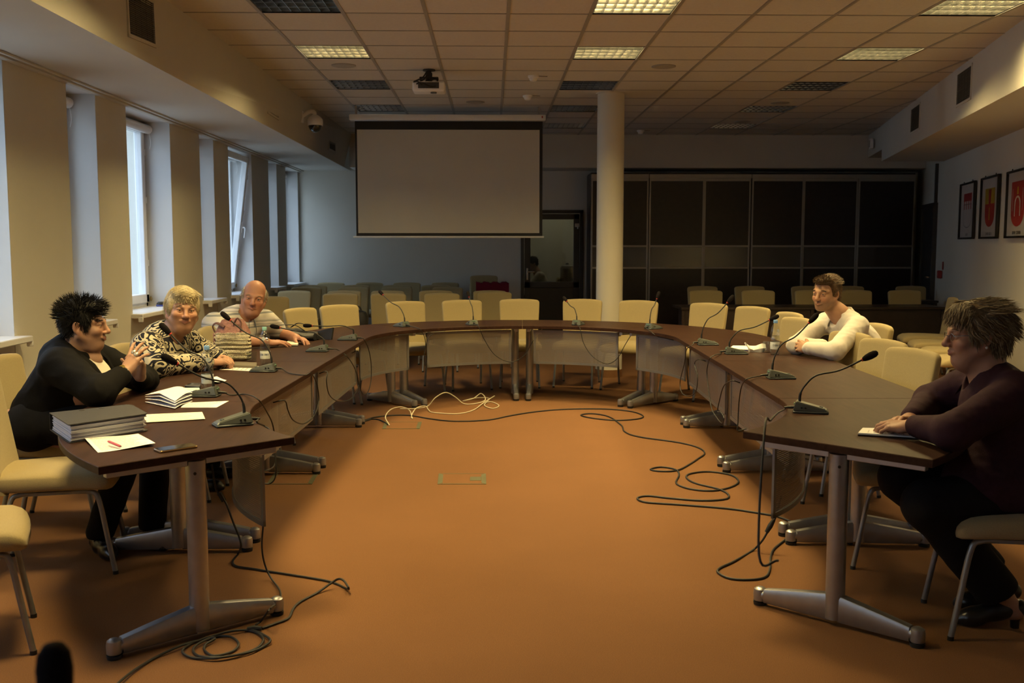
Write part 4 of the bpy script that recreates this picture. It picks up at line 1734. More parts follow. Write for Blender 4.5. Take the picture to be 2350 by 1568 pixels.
C3 = Z(240, 1300, 3.79, [(1240, 548), (1340, 575), (1440, 640), (1380, 700), (1250, 750), (1000, 795), (800, 800), (700, 770), (680, 725), (760, 670), (900, 620), (1100, 565), (1260, 560), (1360, 600), (1375, 660), (1290, 730), (1080, 785), (880, 790), (790, 765), (775, 710), (860, 650), (980, 610), (1100, 615), (1165, 670), (1130, 730), (1020, 770), (930, 775), (870, 730), (880, 680), (960, 630), (880, 635), (760, 660), (640, 700), (430, 800), (250, 910), (120, 1015), (20, 1110)])
pts = [onz(x, y, FZ + .004 * (i % 3)) for i, (x, y) in enumerate(C3)]
tube(bm, spline(pts, 6), .0048, 8)
o = obj('floor_cable', bm, MT['rubber'], None)
tag(o, 'coiled black cable on the carpet at the foot of the near left table leg', 'cable')
bm = NB()
MT['whitecable'] = mat('white_cable', (.62, .56, .42), .5, var=.05)


def wc(l):
    return [onz(750 + x / 2.35, 850 + y / 2.35, z) for x, y, z in l]


tube(bm, spline(wc([(338, 297, .01), (316, 252, .05), (345, 212, .07), (400, 198, .05), (445, 215, .03), (458, 250, .01), (462, 262, .006)]), 6), .0045, 8)
tube(bm, spline(wc([(455, 258, .006), (462, 232, .03), (485, 203, .05), (530, 193, .04), (550, 215, .01), (575, 228, .006), (700, 235, .006), (790, 215, .006), (850, 172, .02), (905, 138, .04)]), 6), .0045, 8)
o = obj('network_cable', bm, MT['whitecable'], None)
tag(o, 'white cable looping out of the floor hatch on the carpet', 'cable')
bm = NB()
tube(bm, spline(wc([(395, 208, .006), (480, 206, .006), (545, 192, .01), (585, 148, .08), (640, 120, .10), (690, 142, .06), (740, 180, .01), (800, 180, .01), (855, 160, .03), (832, 125, .07), (790, 152, .03), (735, 166, .006), (800, 150, .02), (875, 152, .02), (850, 188, .01), (895, 206, .006), (928, 190, .006), (885, 170, .006), (845, 180, .006), (820, 195, .006)]), 6), .0045, 8)
o = obj('network_cable', bm, MT['whitecable'], None)
tag(o, 'tangled white cable end lying near the far table legs', 'cable')

# floor boxes under carpet lids
MT['hatchframe'] = mat('hatch_frame', (.115, .115, .065), .5, .2, var=.1)
for n, (a, b_, c, d) in enumerate((((1007, 1088), (1115, 1088), (1116, 1112), (1004, 1112)), ((883, 969), (968, 969), (963, 985), (877, 985)), ((632, 1083), (734, 1083), (716, 1112), (612, 1112)))):
    q = [onz(*x, 0) for x in (a, b_, c, d)]
    cen = (q[0] + q[1] + q[2] + q[3]) / 4
    t = thing('floor_hatch', ['carpeted floor hatch with a tape mark in the middle of the carpet', 'carpeted floor hatch with white cables coming out of it', 'carpeted floor hatch beside the left table foot'][n], 'floor hatch', cen, 0, 'floor hatches')
    bm = NB()
    q = [x - cen for x in q]
    P = [(x.x, x.y) for x in q]
    I = inset2(P, .008)
    for k in range(4):
        j = (k + 1) % 4
        wdt = 1
        loft(bm, [[(*P[k], .0005), (*P[j], .0005), (*I[j], .0005), (*I[k], .0005)], [(*P[k], .003), (*P[j], .003), (*I[j], .003), (*I[k], .003)]])
    I2 = inset2(P, .03)
    for k in (1, 3):
        j = (k + 1) % 4
        loft(bm, [[(*P[k], .0005), (*P[j], .0005), (*I2[j], .0005), (*I2[k], .0005)], [(*P[k], .0032), (*P[j], .0032), (*I2[j], .0032), (*I2[k], .0032)]])
    if n == 0:
        x0 = q[1].x - .03
        y0 = (q[1].y + q[2].y) / 2
        box2(bm, (x0 - .07, y0 - .05, .001), (x0, y0 + .05, .0036))
    obj('frame', bm, MT['hatchframe'], t, smooth=False)
    bm = NB()
    loft(bm, [[(*x, .0003) for x in I], [(*x, .002) for x in I]])
    obj('lid', bm, MT['carpet'], t, smooth=False)

# ------------------------------------------------------------------ things on the table
MT['clear'] = clear_plastic('clear_bottle', (.95, .97, .98))
MT['water'] = glass('water', (.95, .97, .98), .05)
MT['cupglass'] = glass('drinking_glass', (.93, .95, .95), .10)
MT['label'] = mat('bottle_label', (.66, .70, .72), .5)
MT['labelblue'] = mat('label_print', (.05, .07, .16), .5)
MT['capblue'] = mat('cap_light_blue', (.22, .42, .80), .4)
MT['capteal'] = mat('cap_teal', (.25, .52, .52), .4)


def bottle(p, h, lab, cap, rz=0.0):
    t = thing('water_bottle', lab, 'bottle', p, rz, 'plastic water bottles')
    k = h / .245
    r = .0325 * k
    prof = [(.020, .004), (.030, 0), (.0325, .012), (.0312, .022), (.0325, .032), (.0325, .095), (.0322, .115), (.0290, .128), (.0290, .136), (.0320, .148), (.0325, .165), (.0300, .186), (.0220, .206), (.0140, .220), (.0125, .226), (.0125, .236)]
    bm = NB()
    lathe(bm, [(a * k, z * k) for a, z in prof], 28, cap=False)
    obj('body', bm, MT['clear'], t)
    bm = NB()
    lathe(bm, [(a * k * .95, z * k + .001) for a, z in prof if z < .14] + [(.0005, .128 * k)], 24)
    obj('water', bm, MT['water'], t)
    bm = NB()
    lathe(bm, [(.0327 * k, .040 * k), (.0329 * k, .041 * k), (.0329 * k, .090 * k), (.0327 * k, .091 * k)], 28, cap=False)
    lb = obj('label', bm, MT['label'], t)
    bm = NB()
    text_rows(bm, 'CISOWIANKA', 0, .068 * k, .013 * k, 0)
    for v in bm.verts:
        a = v.co.x / (.0331 * k) * .72 - PI / 2
        v.co = Vector((.0331 * k * math.cos(a), .0331 * k * math.sin(a), v.co.z))
    obj('lettering', bm, MT['labelblue'], lb, smooth=False)
    bm = NB()
    for q in range(10):
        a0, a1 = 2 * PI * q / 10, 2 * PI * (q + 1) / 10
        f = bm.faces.new([bm.verts.new((0 + x, 0, .172 * k + z)) for x, z in ((0, 0), (.013 * k * math.cos(a0), .013 * k * math.sin(a0)), (.013 * k * math.cos(a1), .013 * k * math.sin(a1)))])
    for v in bm.verts:
        a = v.co.x / (.0318 * k) - PI / 2
        rr = .0326 * k if v.co.z < .170 * k else .0312 * k
        v.co = Vector((rr * math.cos(a), rr * math.sin(a), v.co.z))
    obj('neck_label', bm, MT['label'], lb, smooth=False)
    bm = NB()
    lathe(bm, [(.0145 * k, .224 * k), (.0150 * k, .226 * k), (.0150 * k, .243 * k), (.0135 * k, .246 * k)], 24)
    obj('cap', bm, cap, t)
    return t


def bh(px, yb, yt):
    p = onz(px, yb, TZ)
    return p, ony(px, yt, p.y).z - TZ


p, h = bh(477, 896, 794)
bottle(p, h, 'plastic water bottle on the left table by the blue mask and keys', MT['capblue'], .5)
p, h = bh(609, 837, 751)
bottle(p, h, 'plastic water bottle with teal cap in front of the man in the striped polo', MT['capteal'], -.1)
p, h = bh(1778, 814, 735)
bottle(p, h, 'plastic water bottle with pale blue cap on the right side by the man in white', MT['capblue'], .4)


def tumbler(px, yb, yt, lab):
    p, h = bh(px, yb, yt)
    bm = NB()
    r = .033
    lathe(bm, [(r * .86, 0), (r * .9, .004), (r, h), (r - .0022, h), (r * .86 - .002, .009), (.001, .008)], 28, cap=False)
    lathe(bm, [(.0, 0), (r * .86, 0)], 28, cap=False)
    o = obj('drinking_glass', bm, MT['cupglass'], None)
    o.location = p
    tag(o, lab, 'glass', 'drinking glasses')


tumbler(578, 829, 808, 'empty drinking glass beside the crocheted bag')
tumbler(1760, 809, 784, 'drinking glass between the folded mask and the right bottle')


def sheet(corners, name, lab, cat, mt='paper', z=.0006, th=.0008, curl=0.0, rows=0, group=None, parts=None):
    q = [onz(*c, TZ) for c in corners]
    cen = sum(q, Vector()) / 4
    q = [x - cen for x in q]
    bm = NB()
    n = 10
    g = {}
    rnd = random.Random(int(corners[0][0]))
    ph = rnd.uniform(0, 6)
    for lay in (0, 1):
        for i in range(n + 1):
            for j in range(n + 1):
                u, v = i / n, j / n
                P = q[0].lerp(q[1], u).lerp(q[3].lerp(q[2], u), v)
                P.z = z + th * lay + curl * (.5 + .5 * math.sin(3.2 * u + 2.1 * v + ph)) * max(abs(u - .5), abs(v - .5)) * 2
                g[lay, i, j] = bm.verts.new(P)
    for i in range(n):
        for j in range(n):
            bm.faces.new((g[1, i, j], g[1, i + 1, j], g[1, i + 1, j + 1], g[1, i, j + 1]))
            bm.faces.new((g[0, i, j + 1], g[0, i + 1, j + 1], g[0, i + 1, j], g[0, i, j]))
    for k in range(n):
        for (a, b_) in (((k, 0), (k + 1, 0)), ((k + 1, n), (k, n)), ((0, k + 1), (0, k)), ((n, k), (n, k + 1))):
            bm.faces.new((g[0, a[0], a[1]], g[0, b_[0], b_[1]], g[1, b_[0], b_[1]], g[1, a[0], a[1]]))
    o = obj(name, bm, MT[mt], None)
    o.location = cen + Vector((0, 0, TZ) if False else (0, 0, 0))
    tag(o, lab, cat, group)
    if rows:
        bm = NB()
        for r in range(rows):
            v = .10 + .8 * r / max(1, rows - 1)
            u0, u1 = .08, .92 - rnd.uniform(0, .25)
            w = .30 / rows
            uu = u0
            while uu < u1:
                e = min(u1, uu + rnd.uniform(.03, .10))
                pts = []
                for (a, b_) in ((uu, v - w / 2), (e, v - w / 2), (e, v + w / 2), (uu, v + w / 2)):
                    P = q[0].lerp(q[1], a).lerp(q[3].lerp(q[2], a), b_)
                    P.z = z + th + .0004 + curl * (.5 + .5 * math.sin(3.2 * a + 2.1 * b_ + ph)) * max(abs(a - .5), abs(b_ - .5)) * 2
                    pts.append(P)
                bm.faces.new([bm.verts.new(P) for P in pts])
                uu = e + .012
        obj('print', bm, MT['inkgrey'], o, smooth=False)
    return o


MT['inkgrey'] = mat('printed_ink', (.42, .42, .43), .8)
MT['lilacpaper'] = mat('bluish_paper', (.66, .66, .74), .8, var=.02)
sheet([(192, 1010), (317, 997), (357, 1025), (225, 1040)], 'paper_sheet', 'printed white sheet with a red pen on it at the near left table end', 'paper', curl=.012, rows=14, group='sheets of paper')
sheet([(328, 954), (464, 948), (471, 964), (335, 972)], 'paper_sheet', 'cream printed sheet sticking out to the right of the black folder', 'paper', 'ivory', rows=5, z=.004, group='sheets of paper')
sheet([(425, 925), (525, 921), (497, 936), (415, 936)], 'paper_sheet', 'flat printed sheet beneath the folded papers before the woman in black', 'paper', rows=8, group='sheets of paper')
sheet([(503, 849), (520, 840), (602, 841), (590, 853)], 'paper_sheet', 'printed sheet before the woman in paisley, under the third left microphone', 'paper', rows=8, group='sheets of paper')
sheet([(470, 880), (498, 866), (520, 874), (500, 882)], 'paper_sheet', 'small white card behind the left water bottle', 'paper', curl=.012, group='sheets of paper')
# folded stack
t = thing('folded_papers', 'stack of folded bluish papers in front of the woman in black', 'papers', onz(380, 930, TZ))
cen = t.location
for k in range(4):
    bm = NB()
    a, b_, c, d = [onz(*x, TZ) - cen for x in ((333, 925 - 1 * k), (398, 917 - k), (442, 921 - k), (402, 940 - k))]
    rings = []
    for i in range(9):
        u = i / 8
        l, r = a.lerp(b_, u), d.lerp(c, u)
        z = .004 + .009 * k + .016 * math.sin(u * PI) * (k / 3) + .004 * math.sin(5 * u + k)
        rings.append([l + Vector((0, 0, z)), l.lerp(r, .5) + Vector((0, 0, z + .008 * k)), r + Vector((0, 0, z)), r + Vector((0, 0, z + .0012)), l.lerp(r, .5) + Vector((0, 0, z + .008 * k + .0012)), l + Vector((0, 0, z + .0012))])
    loft(bm, rings)
    obj('sheet', bm, MT['lilacpaper'], t)
# lever-arch folder
A, B, C, D = [onz(*x, TZ + .072) for x in ((113, 948), (300, 928), (340, 950), (157, 976))]
cen = (A + B + C + D) / 4
cen.z = TZ
P = [Vector((x.x - cen.x, x.y - cen.y)) for x in (A, B, C, D)]
t = thing('ring_binder', 'thick black ring binder lying on the near left table end', 'binder', cen)
MT['bindercloth'] = mat('binder_black', (.020, .019, .018), .55, bump=.15, bscale=200)


def rpoly(P, r):
    out = []
    for i in range(4):
        p0, p1, p2 = P[i - 1], P[i], P[(i + 1) % 4]
        a, b_ = (p0 - p1).normalized(), (p2 - p1).normalized()
        rr = r[i]
        for k in range(5):
            s = k / 4
            out.append(tuple((p1 + a * rr).lerp(p1, s).lerp(p1.lerp(p1 + b_ * rr, s), s)))
    return out


bm = NB()
prism(bm, rpoly(P, (.004, .04, .02, .004)), .070, .0735)
obj('front_cover', bm, MT['bindercloth'], t, angle=30)
bm = NB()
prism(bm, rpoly(P, (.004, .02, .02, .004)), .0, .0035)
obj('back_cover', bm, MT['bindercloth'], t, angle=30)
bm = NB()
loft(bm, [[(*P[0], z), (*P[1].lerp(P[0], .04), z), (*(P[1].lerp(P[0], .04) + (P[2] - P[1]) * .012), z), (*(P[0] + (P[3] - P[0]) * .012), z)] for z in (0, .0735)])
obj('spine', bm, MT['bindercloth'], t, angle=30)
bm = NB()
rnd = random.Random(3)
n = 14
for k in range(n):
    s0, s1 = rnd.uniform(.015, .04), rnd.uniform(.93, .985)
    e0, e1 = rnd.uniform(.02, .05), rnd.uniform(.955, .995)
    z0 = .004 + .0655 * k / n
    q = [P[0].lerp(P[1], a).lerp(P[3].lerp(P[2], a), b_) for a, b_ in ((s0, e0), (s1, e0), (s1, e1), (s0, e1))]
    loft(bm, [[(*x, z) for x in q] for z in (z0, z0 + .0038)])
obj('papers', bm, MT['lilacpaper'], t, smooth=False)
for u in (.36, .60):
    bm = NB()
    c = P[0].lerp(P[1], u).lerp(P[3].lerp(P[2], u), .14)
    d = (P[1] - P[0]).normalized()
    lathe(bm, [(.012, 0), (.012, .002), (.006, .003)], 18, (0, 0, 0), Matrix.Translation((c.x, c.y, .0735)) @ Matrix.Rotation(math.atan2(d.y, d.x), 4, 'Z') @ Matrix.Diagonal((1, .45, 1, 1)))
    obj('rivet', bm, MT['chrome'], t)
# transparent visor mask leaning against the folder
p = onz(228, 1001, TZ)
t = thing('visor_mask', 'clear plastic mouth visor with a white clip lying before the folder', 'visor', p)
ex = (onz(285, 995, TZ) - onz(176, 1007, TZ))
ex.z = 0
bm = NB()
rings = []
for i in range(13):
    u = i / 12
    b_ = ex * (u - .5)
    nrm = Vector((-ex.y, ex.x, 0)).normalized()
    w = .010 + .028 * math.sin(u * PI) ** 1.4
    zz = .004 + .052 * math.sin(u * PI) ** 1.6
    rings.append([b_ - nrm * w + Vector((0, 0, .002)), b_ - nrm * w * .3 + Vector((0, 0, zz * .8)), b_ + Vector((0, 0, zz)), b_ + nrm * w * .5 + Vector((0, 0, zz * .7))])
loft(bm, rings, closed=False, cap=False)
obj('shield', bm, glass('visor_plastic', (.74, .74, .72), .12, .1), t)
bm = NB()
tube(bm, spline([ex * .36 + Vector((0, -.01, .012)), ex * .48 + Vector((0, -.005, .018)), ex * .56 + Vector((0, .0, .014)), ex * .55 + Vector((0, -.02, .006)), ex * .42 + Vector((0, -.022, .006)), ex * .36 + Vector((0, -.01, .012))], 5), .003, 8)
obj('clip', bm, MT['ivory'], t)
# red pen
a, b_ = onz(248, 1013, TZ + .018), onz(277, 1025, TZ + .012)
t = thing('ballpoint_pen', 'pinkish red ballpoint pen on the printed sheet', 'pen', a.lerp(b_, .5))
bm = NB()
c = t.location
d = (b_ - a).normalized()
tube(bm, [a - c, a.lerp(b_, .1) - c, a.lerp(b_, .9) - c, b_ - c], [.003, .0052, .0052, .0035], 12)
obj('barrel', bm, mat('pen_red', (.55, .09, .10), .35), t)
bm = NB()
tube(bm, [b_ - c, b_ + d * .006 - c], [.0025, .001], 8)
obj('tip', bm, MT['chrome'], t)


def slabthing(name, lab, cat, corners, h, mt, rad=.01, z0=0.0, bevel=.002, group=None):
    P = [onz(*x, TZ + z0 + h) for x in corners]
    cen = sum(P, Vector()) / 4
    cen.z = TZ
    Q = [Vector((x.x - cen.x, x.y - cen.y)) for x in P]
    t = thing(name, lab, cat, cen, 0, group)
    bm = NB()
    prism(bm, rpoly(Q, (rad,) * 4), z0, z0 + h, bevel=bevel)
    obj('body' if name == 'smartphone' else 'case', bm, MT[mt], t, angle=30)
    return t, Q


t, Q = slabthing('smartphone', 'smartphone with golden edge lying on the near left table end', 'phone', ((351, 1029), (440, 1017), (455, 1023), (368, 1036)), .009, 'phonegold' if 'phonegold' in MT else 'black')
t.children[0].data.materials.clear()
t.children[0].data.materials.append(mat('phone_gold', (.30, .20, .09), .3, .8))
bm = NB()
prism(bm, rpoly([q * .96 for q in Q], (.009,) * 4), .0088, .0098)
obj('screen', bm, mat('phone_screen', (.010, .010, .012), .06), t, angle=30)
t, Q = slabthing('smartphone', 'black phone lying by the second left microphone', 'phone', ((378, 908), (440, 903), (446, 909), (385, 914)), .009, 'black')
t, Q = slabthing('face_mask', 'pale blue surgical mask folded by the left water bottle', 'mask', ((390, 899), (392, 890), (458, 890), (460, 901)), .012, 'black', .004, .010)
t.children[0].data.materials.clear()
t.children[0].data.materials.append(mat('mask_blue', (.42, .58, .60), .8))
t, Q = slabthing('glasses_case', 'dark glasses case with a metal edge behind the blue mask', 'glasses case', ((423, 885), (440, 878), (462, 880), (458, 888)), .022, 'darkgrey', .01)
bm = NB()
tube(bm, spline([(-.03, -.02, .026), (-.005, -.03, .03), (.02, -.02, .028), (.04, .0, .027)], 5), .0025, 6)
obj('metal_edge', bm, MT['chrome'], t)
a, b_ = onz(390, 902, TZ + .02), onz(464, 899, TZ + .02)
bm = NB()
c = a.lerp(b_, .5)
tube(bm, [a - c, a.lerp(b_, .1) - c, b_ - c], [.002, .005, .005], 10)
o = obj('ballpoint_pen', bm, mat('pen_blue', (.06, .06, .30), .3), None)
o.location = c
tag(o, 'blue pen lying on the pale blue mask', 'pen')
p = onz(374, 902, TZ)
t = thing('key_bunch', 'small bunch of keys left of the blue mask', 'keys', p)
bm = NB()
for k, (x, y, r) in enumerate(((-.02, 0, .3), (0, .012, -.2), (.02, -.004, .1))):
    M = Matrix.Translation((x, y, .003 + .003 * k)) @ Matrix.Rotation(r, 4, 'Z')
    cyl(bm, (0, 0, 0), .010, .002, 14, M)
    box2(bm, (.008, -.003, 0), (.04, .003, .002), mtx=M)
obj('key', bm, mat('key_brass', (.40, .33, .20), .35, .9), t)
bm = NB()
tube(bm, spline([(-.03, 0, .006), (-.045, .012, .006), (-.06, 0, .006), (-.045, -.012, .006)], 5, closed=True), .0012, 6)
obj('ring', bm, MT['chrome'], t)
t, Q = slabthing('glasses_case', 'flat grey-brown case between the crocheted bag and the printed sheet', 'glasses case', ((522, 838), (527, 830), (590, 832), (588, 840)), .016, 'black', .012)
t.children[0].data.materials.clear()
t.children[0].data.materials.append(mat('case_taupe', (.14, .12, .09), .5))

# crocheted handbag
p = onz(536, 826, TZ)
sc = FPX / (p.y * .995)
w, h, dp = 80 / sc / 2, 97 / sc, .10
t = thing('handbag', 'cream crocheted handbag with a dusty pink top on the left table', 'handbag', p, math.radians(4))
m = mat('crochet_cream', (.55, .49, .36), .9, bump=.2, bscale=120)
bt, N, L, b = nodes_of(m)
wv = N.new('ShaderNodeTexWave')
wv.bands_direction = 'Z'
wv.inputs['Scale'].default_value = 13
wv.inputs['Distortion'].default_value = 1.5
wv.inputs['Detail Scale'].default_value = 6
tc = [q for q in N if q.type == 'TEX_COORD'][0]
L.new(tc.outputs['Object'], wv.inputs['Vector'])
bp = [q for q in N if q.type == 'BUMP'][0]
bp.inputs['Strength'].default_value = 1.0
bp.inputs['Distance'].default_value = .012
L.new(wv.outputs['Fac'], bp.inputs['Height'])
MT['crochet'] = m
MT['pinkcloth'] = mat('dusty_pink_leather', (.27, .125, .105), .7, var=.25, vscale=60, bump=.4, bscale=90)
bm = NB()
rings = []
for i, (z, kx, ky) in enumerate(((0, .86, .8), (.01, .96, .95), (.06, 1.0, 1.0), (.30, 1.03, 1.0), (.50, 1.0, .9), (.66, .93, .72))):
    rings.append([(x, y + .004 * math.sin(9 * x * 40), z * h) for x, y in sup(40, w * kx, dp * .62 * ky, 3.2)])
loft(bm, rings)
body = obj('body', bm, MT['crochet'], t)
bm = NB()
rings = []
for i in range(9):
    u = i / 8
    z = (.62 + .38 * u) * h
    kx, ky = 1.01 - .38 * u ** 1.5, .80 - .70 * u
    rings.append([(x + .02 * u * w, y + .003 * math.sin(30 * x * 6 + 3 * u), z - .05 * h * abs(x / w) ** 2 * u * 2.5) for x, y in sup(40, w * kx, dp * .62 * max(.1, ky), 2.6)])
loft(bm, rings)
obj('top_flap', bm, MT['pinkcloth'], t)
bm = NB()
for k in range(-9, 10):
    x = w * k / 10
    tube(bm, [(x - .004, -dp * .60, .62 * h), (x, -dp * .62, .665 * h), (x + .004, -dp * .60, .62 * h)], .003, 6)
for r in range(5):
    z = h * (.08 + .115 * r)
    for k in range(-10, 10):
        x = w * (k + .5) / 10.5
        tube(bm, spline([(x - .007, -dp * .635, z), (x - .002, -dp * .66, z + .010), (x + .004, -dp * .66, z - .002), (x + .009, -dp * .635, z + .006)], 3), .0028, 5)
obj('crochet_rows', bm, mat('crochet_light', (.60, .55, .42), .9, bump=.3, bscale=200), body)
bm = NB()
box2(bm, (-w * 1.02, -dp * .50, .06 * h), (-w * .90, -dp * .58, .66 * h), bevel=.004)
obj('side_strip', bm, MT['pinkcloth'], body)
bm = NB()
tube(bm, spline([(-w * .95, 0, .60 * h), (-w * 1.12, 0, .80 * h), (-w * .85, -.02, .88 * h), (-w * .4, -.04, .80 * h)], 7), .010, 8, flat=.5)
tube(bm, spline([(w * .1, -.03, .86 * h), (w * .35, -.05, 1.0 * h), (w * .55, -.05, .9 * h), (w * .5, -.06, .78 * h)], 7), .006, 8)
obj('strap', bm, mat('strap_dark_pink', (.12, .055, .05), .7), t)

# black bag with small things beside it
p = onz(672, 780, TZ)
t = thing('shoulder_bag', 'black soft bag lying on the table behind the fourth left microphone', 'bag', p, math.radians(-8))
bm = NB()
rings = []
for i in range(11):
    u = i / 10
    x = -.20 + .40 * u
    hh = .055 + .045 * math.sin(min(1, u * 1.3) * PI * .75) - .035 * u
    rings.append([(x, y * (.10 + .03 * math.sin(u * PI)) + .01 * math.sin(7 * u), max(.0, (z + 1) / 2 * hh * 1.1 + .006 * math.sin(19 * u + 6 * y) * (z > 0))) for y, z in sup(22, 1, 1, 2.6)])
loft(bm, rings)
obj('body', bm, mat('black_nylon', (.012, .012, .015), .6, bump=.5, bscale=25), t)
bm = NB()
tube(bm, spline([(-.16, -.05, .09), (-.06, -.09, .12), (.04, -.07, .125), (.12, -.03, .07)], 7), .010, 8, flat=.35)
tube(bm, spline([(-.02, .02, .10), (.05, .0, .135), (.12, .02, .115)], 6), .012, 8, flat=.3)
obj('strap', bm, MT['rubber'], t)
p = onz(740, 780, TZ)
t = thing('spectacle_pouch', 'pointed black pouch with a copper-coloured card left of the level microphone', 'pouch', p, math.radians(-20))
bm = NB()
loft(bm, [[(x * (.10 - .02 * z_) + .02 * z_, -.03 + .03 * z_, .008 + .055 * z_ + .02 * (x + 1) * z_) if y < 0 else (x * (.10 - .02 * z_) + .02 * z_, -.015 + .03 * z_, .004 + .055 * z_ + .02 * (x + 1) * z_) for x, y in sup(16, 1, 1, 3)] for z_ in (0, .3, .6, 1)])
obj('pouch', bm, MT['black'], t)
bm = NB()
box(bm, (-.06, -.005, .032), (.07, .004, .055), mtx=Matrix.Rotation(.35, 4, 'X'))
obj('card', bm, mat('copper_card', (.40, .24, .14), .5), t)
# open notebook
q = [onz(*x, TZ) for x in ((652, 795), (664, 782), (690, 782), (684, 795))]
cen = sum(q, Vector()) / 4
t = thing('notebook', 'open cream notebook with dark cover under the hand of the man in the polo', 'notebook', cen)
Q = [Vector((x.x - cen.x, x.y - cen.y)) for x in q]
bm = NB()
prism(bm, rpoly(Q, (.004,) * 4), 0, .004)
obj('cover', bm, MT['black'], t, angle=30)
bm = NB()
prism(bm, rpoly([v * .95 for v in Q], (.004,) * 4), .004, .016, bevel=.002)
obj('pages', bm, MT['ivory'], t, angle=30)

# right side: notepad, folded mask
t, Q = slabthing('notepad', 'white notepad with a blue edge behind the right microphone and mask', 'notepad', ((1672, 800), (1682, 793), (1745, 794), (1752, 803)), .012, 'paper', .003)
bm = NB()
prism(bm, rpoly([q * 1.02 for q in Q], (.003,) * 4), .0, .006)
obj('cover', bm, mat('cover_blue', (.03, .04, .20), .4), t, angle=30)
p = onz(1733, 808, TZ)
t = thing('face_mask', 'crumpled white paper mask standing on the right side of the table', 'mask', p, .2)
bm = NB()
rings = []
for i in range(15):
    u = i / 14
    x = -.075 + .15 * u
    top = .030 + .032 * abs(math.cos(u * PI * 1.15 + .25)) ** 1.1
    y = .018 * math.sin(u * PI * 2)
    rings.append([(x * .8, y - .022, .0), (x * .9, y - .030, top * .5), (x, y - .010, top), (x, y - .006, top), (x * .92, y - .024, top * .5), (x * .8, y - .016, .002)])
loft(bm, rings, cap=True)
obj('mask_body', bm, MT['paper'], t)
bm = NB()
tube(bm, spline([(-.07, -.01, .06), (-.09, -.02, .07), (-.085, -.03, .045)], 5), .0025, 6)
tube(bm, spline([(.07, -.01, .04), (.10, .02, .02), (.085, .03, .004)], 5), .0025, 6)
obj('ear_loop', bm, MT['paper'], t)
t, Q = slabthing('document_folder', 'thin white document in a dark folder under the hands of the woman in plum', 'document', ((1968, 997), (1979, 985), (2094, 988), (2112, 1006)), .006, 'black', .003)
bm = NB()
Qd = [q * .985 for q in Q]
prism(bm, rpoly(Qd, (.003,) * 4), .006, .012)
obj('pages', bm, MT['paper'], t, angle=30)
bm = NB()
for r in range(7):
    a, b_ = Qd[0].lerp(Qd[3], .15 + .1 * r), Qd[1].lerp(Qd[2], .15 + .1 * r)
    a, b_ = a.lerp(b_, .12), a.lerp(b_, .6)
    d = (Qd[3] - Qd[0]).normalized() * .0025
    f = bm.faces.new([bm.verts.new((*v, .0124)) for v in (a, b_, b_ + d, a + d)])
obj('print', bm, MT['inkgrey'], t, smooth=False)

# on the window board of the second window
p = onz(367, 704, .90)
t = thing('hole_punch', 'black and blue office hole punch on the window board', 'hole punch', p + Vector((0, .05, 0)), .4)
bm = NB()
box2(bm, (-.05, -.03, 0), (.05, .03, .018), bevel=.005)
obj('base', bm, mat('punch_blue', (.05, .07, .30), .4), t)
bm = NB()
loft(bm, [[(x * .045, y * .028, z) for x, y in sup(16, 1, 1, 3)] for z in (.018, .03)] + [[(x * .03, y * .02, .045) for x, y in sup(16, 1, 1, 3)]])
obj('lever', bm, MT['black'], t)

# cloth and bag left on the spare chairs
ch = [o for o in COL.objects if o.get('label', '').startswith('spare cream chair in shade, fifth, with the red')][0]
t = thing('red_cloth', 'crimson cloth draped over a spare chair back by the stacked chairs', 'cloth', (ch.location.x, ch.location.y, 0))
bm = NB()
rings = []
for i in range(23):
    u = -1 + 2 * i / 22
    x = .243 * u
    f = .010 * math.sin(11 * u) + .006 * math.sin(23 * u + 1)
    prof = [(.215, .66), (.24, .76), (.262, .88), (.275, .93), (.30, .945), (.33, .93), (.345, .86), (.345, .72)]
    rings.append([(x, y - .012 + f * .6 - (.016 if y < .29 else -.016), z + f) for y, z in prof])
loft(bm, rings, closed=False, cap=False)
bmesh.ops.solidify(bm, geom=bm.faces[:], thickness=.006)
obj('drape', bm, mat('crimson_cloth', (.30, .015, .05), .85, bump=.3, bscale=60), t)
x = ony(878, 735, 12.35).x
t = thing('backpack', 'black bag on a spare chair seat behind the far left table chairs', 'bag', (ony(826, 735, 12.35).x, 12.1, .47))
bm = NB()
loft(bm, [[(x * .13 * k, y * .10 * k + .01, z) for x, y in sup(20, 1, 1, 3)] for z, k in ((0, .9), (.03, 1), (.16, 1), (.22, .8), (.24, .4))])
obj('body', bm, mat('bag_black', (.012, .012, .014), .6, bump=.4, bscale=30), t)
bm = NB()
tube(bm, spline([(-.05, 0, .23), (-.03, 0, .28), (.03, 0, .28), (.05, 0, .23)], 5), .010, 8)
obj('handle', bm, MT['rubber'], t)

# ------------------------------------------------------------------ organic shapes: blended volumes turned into one continuous surface


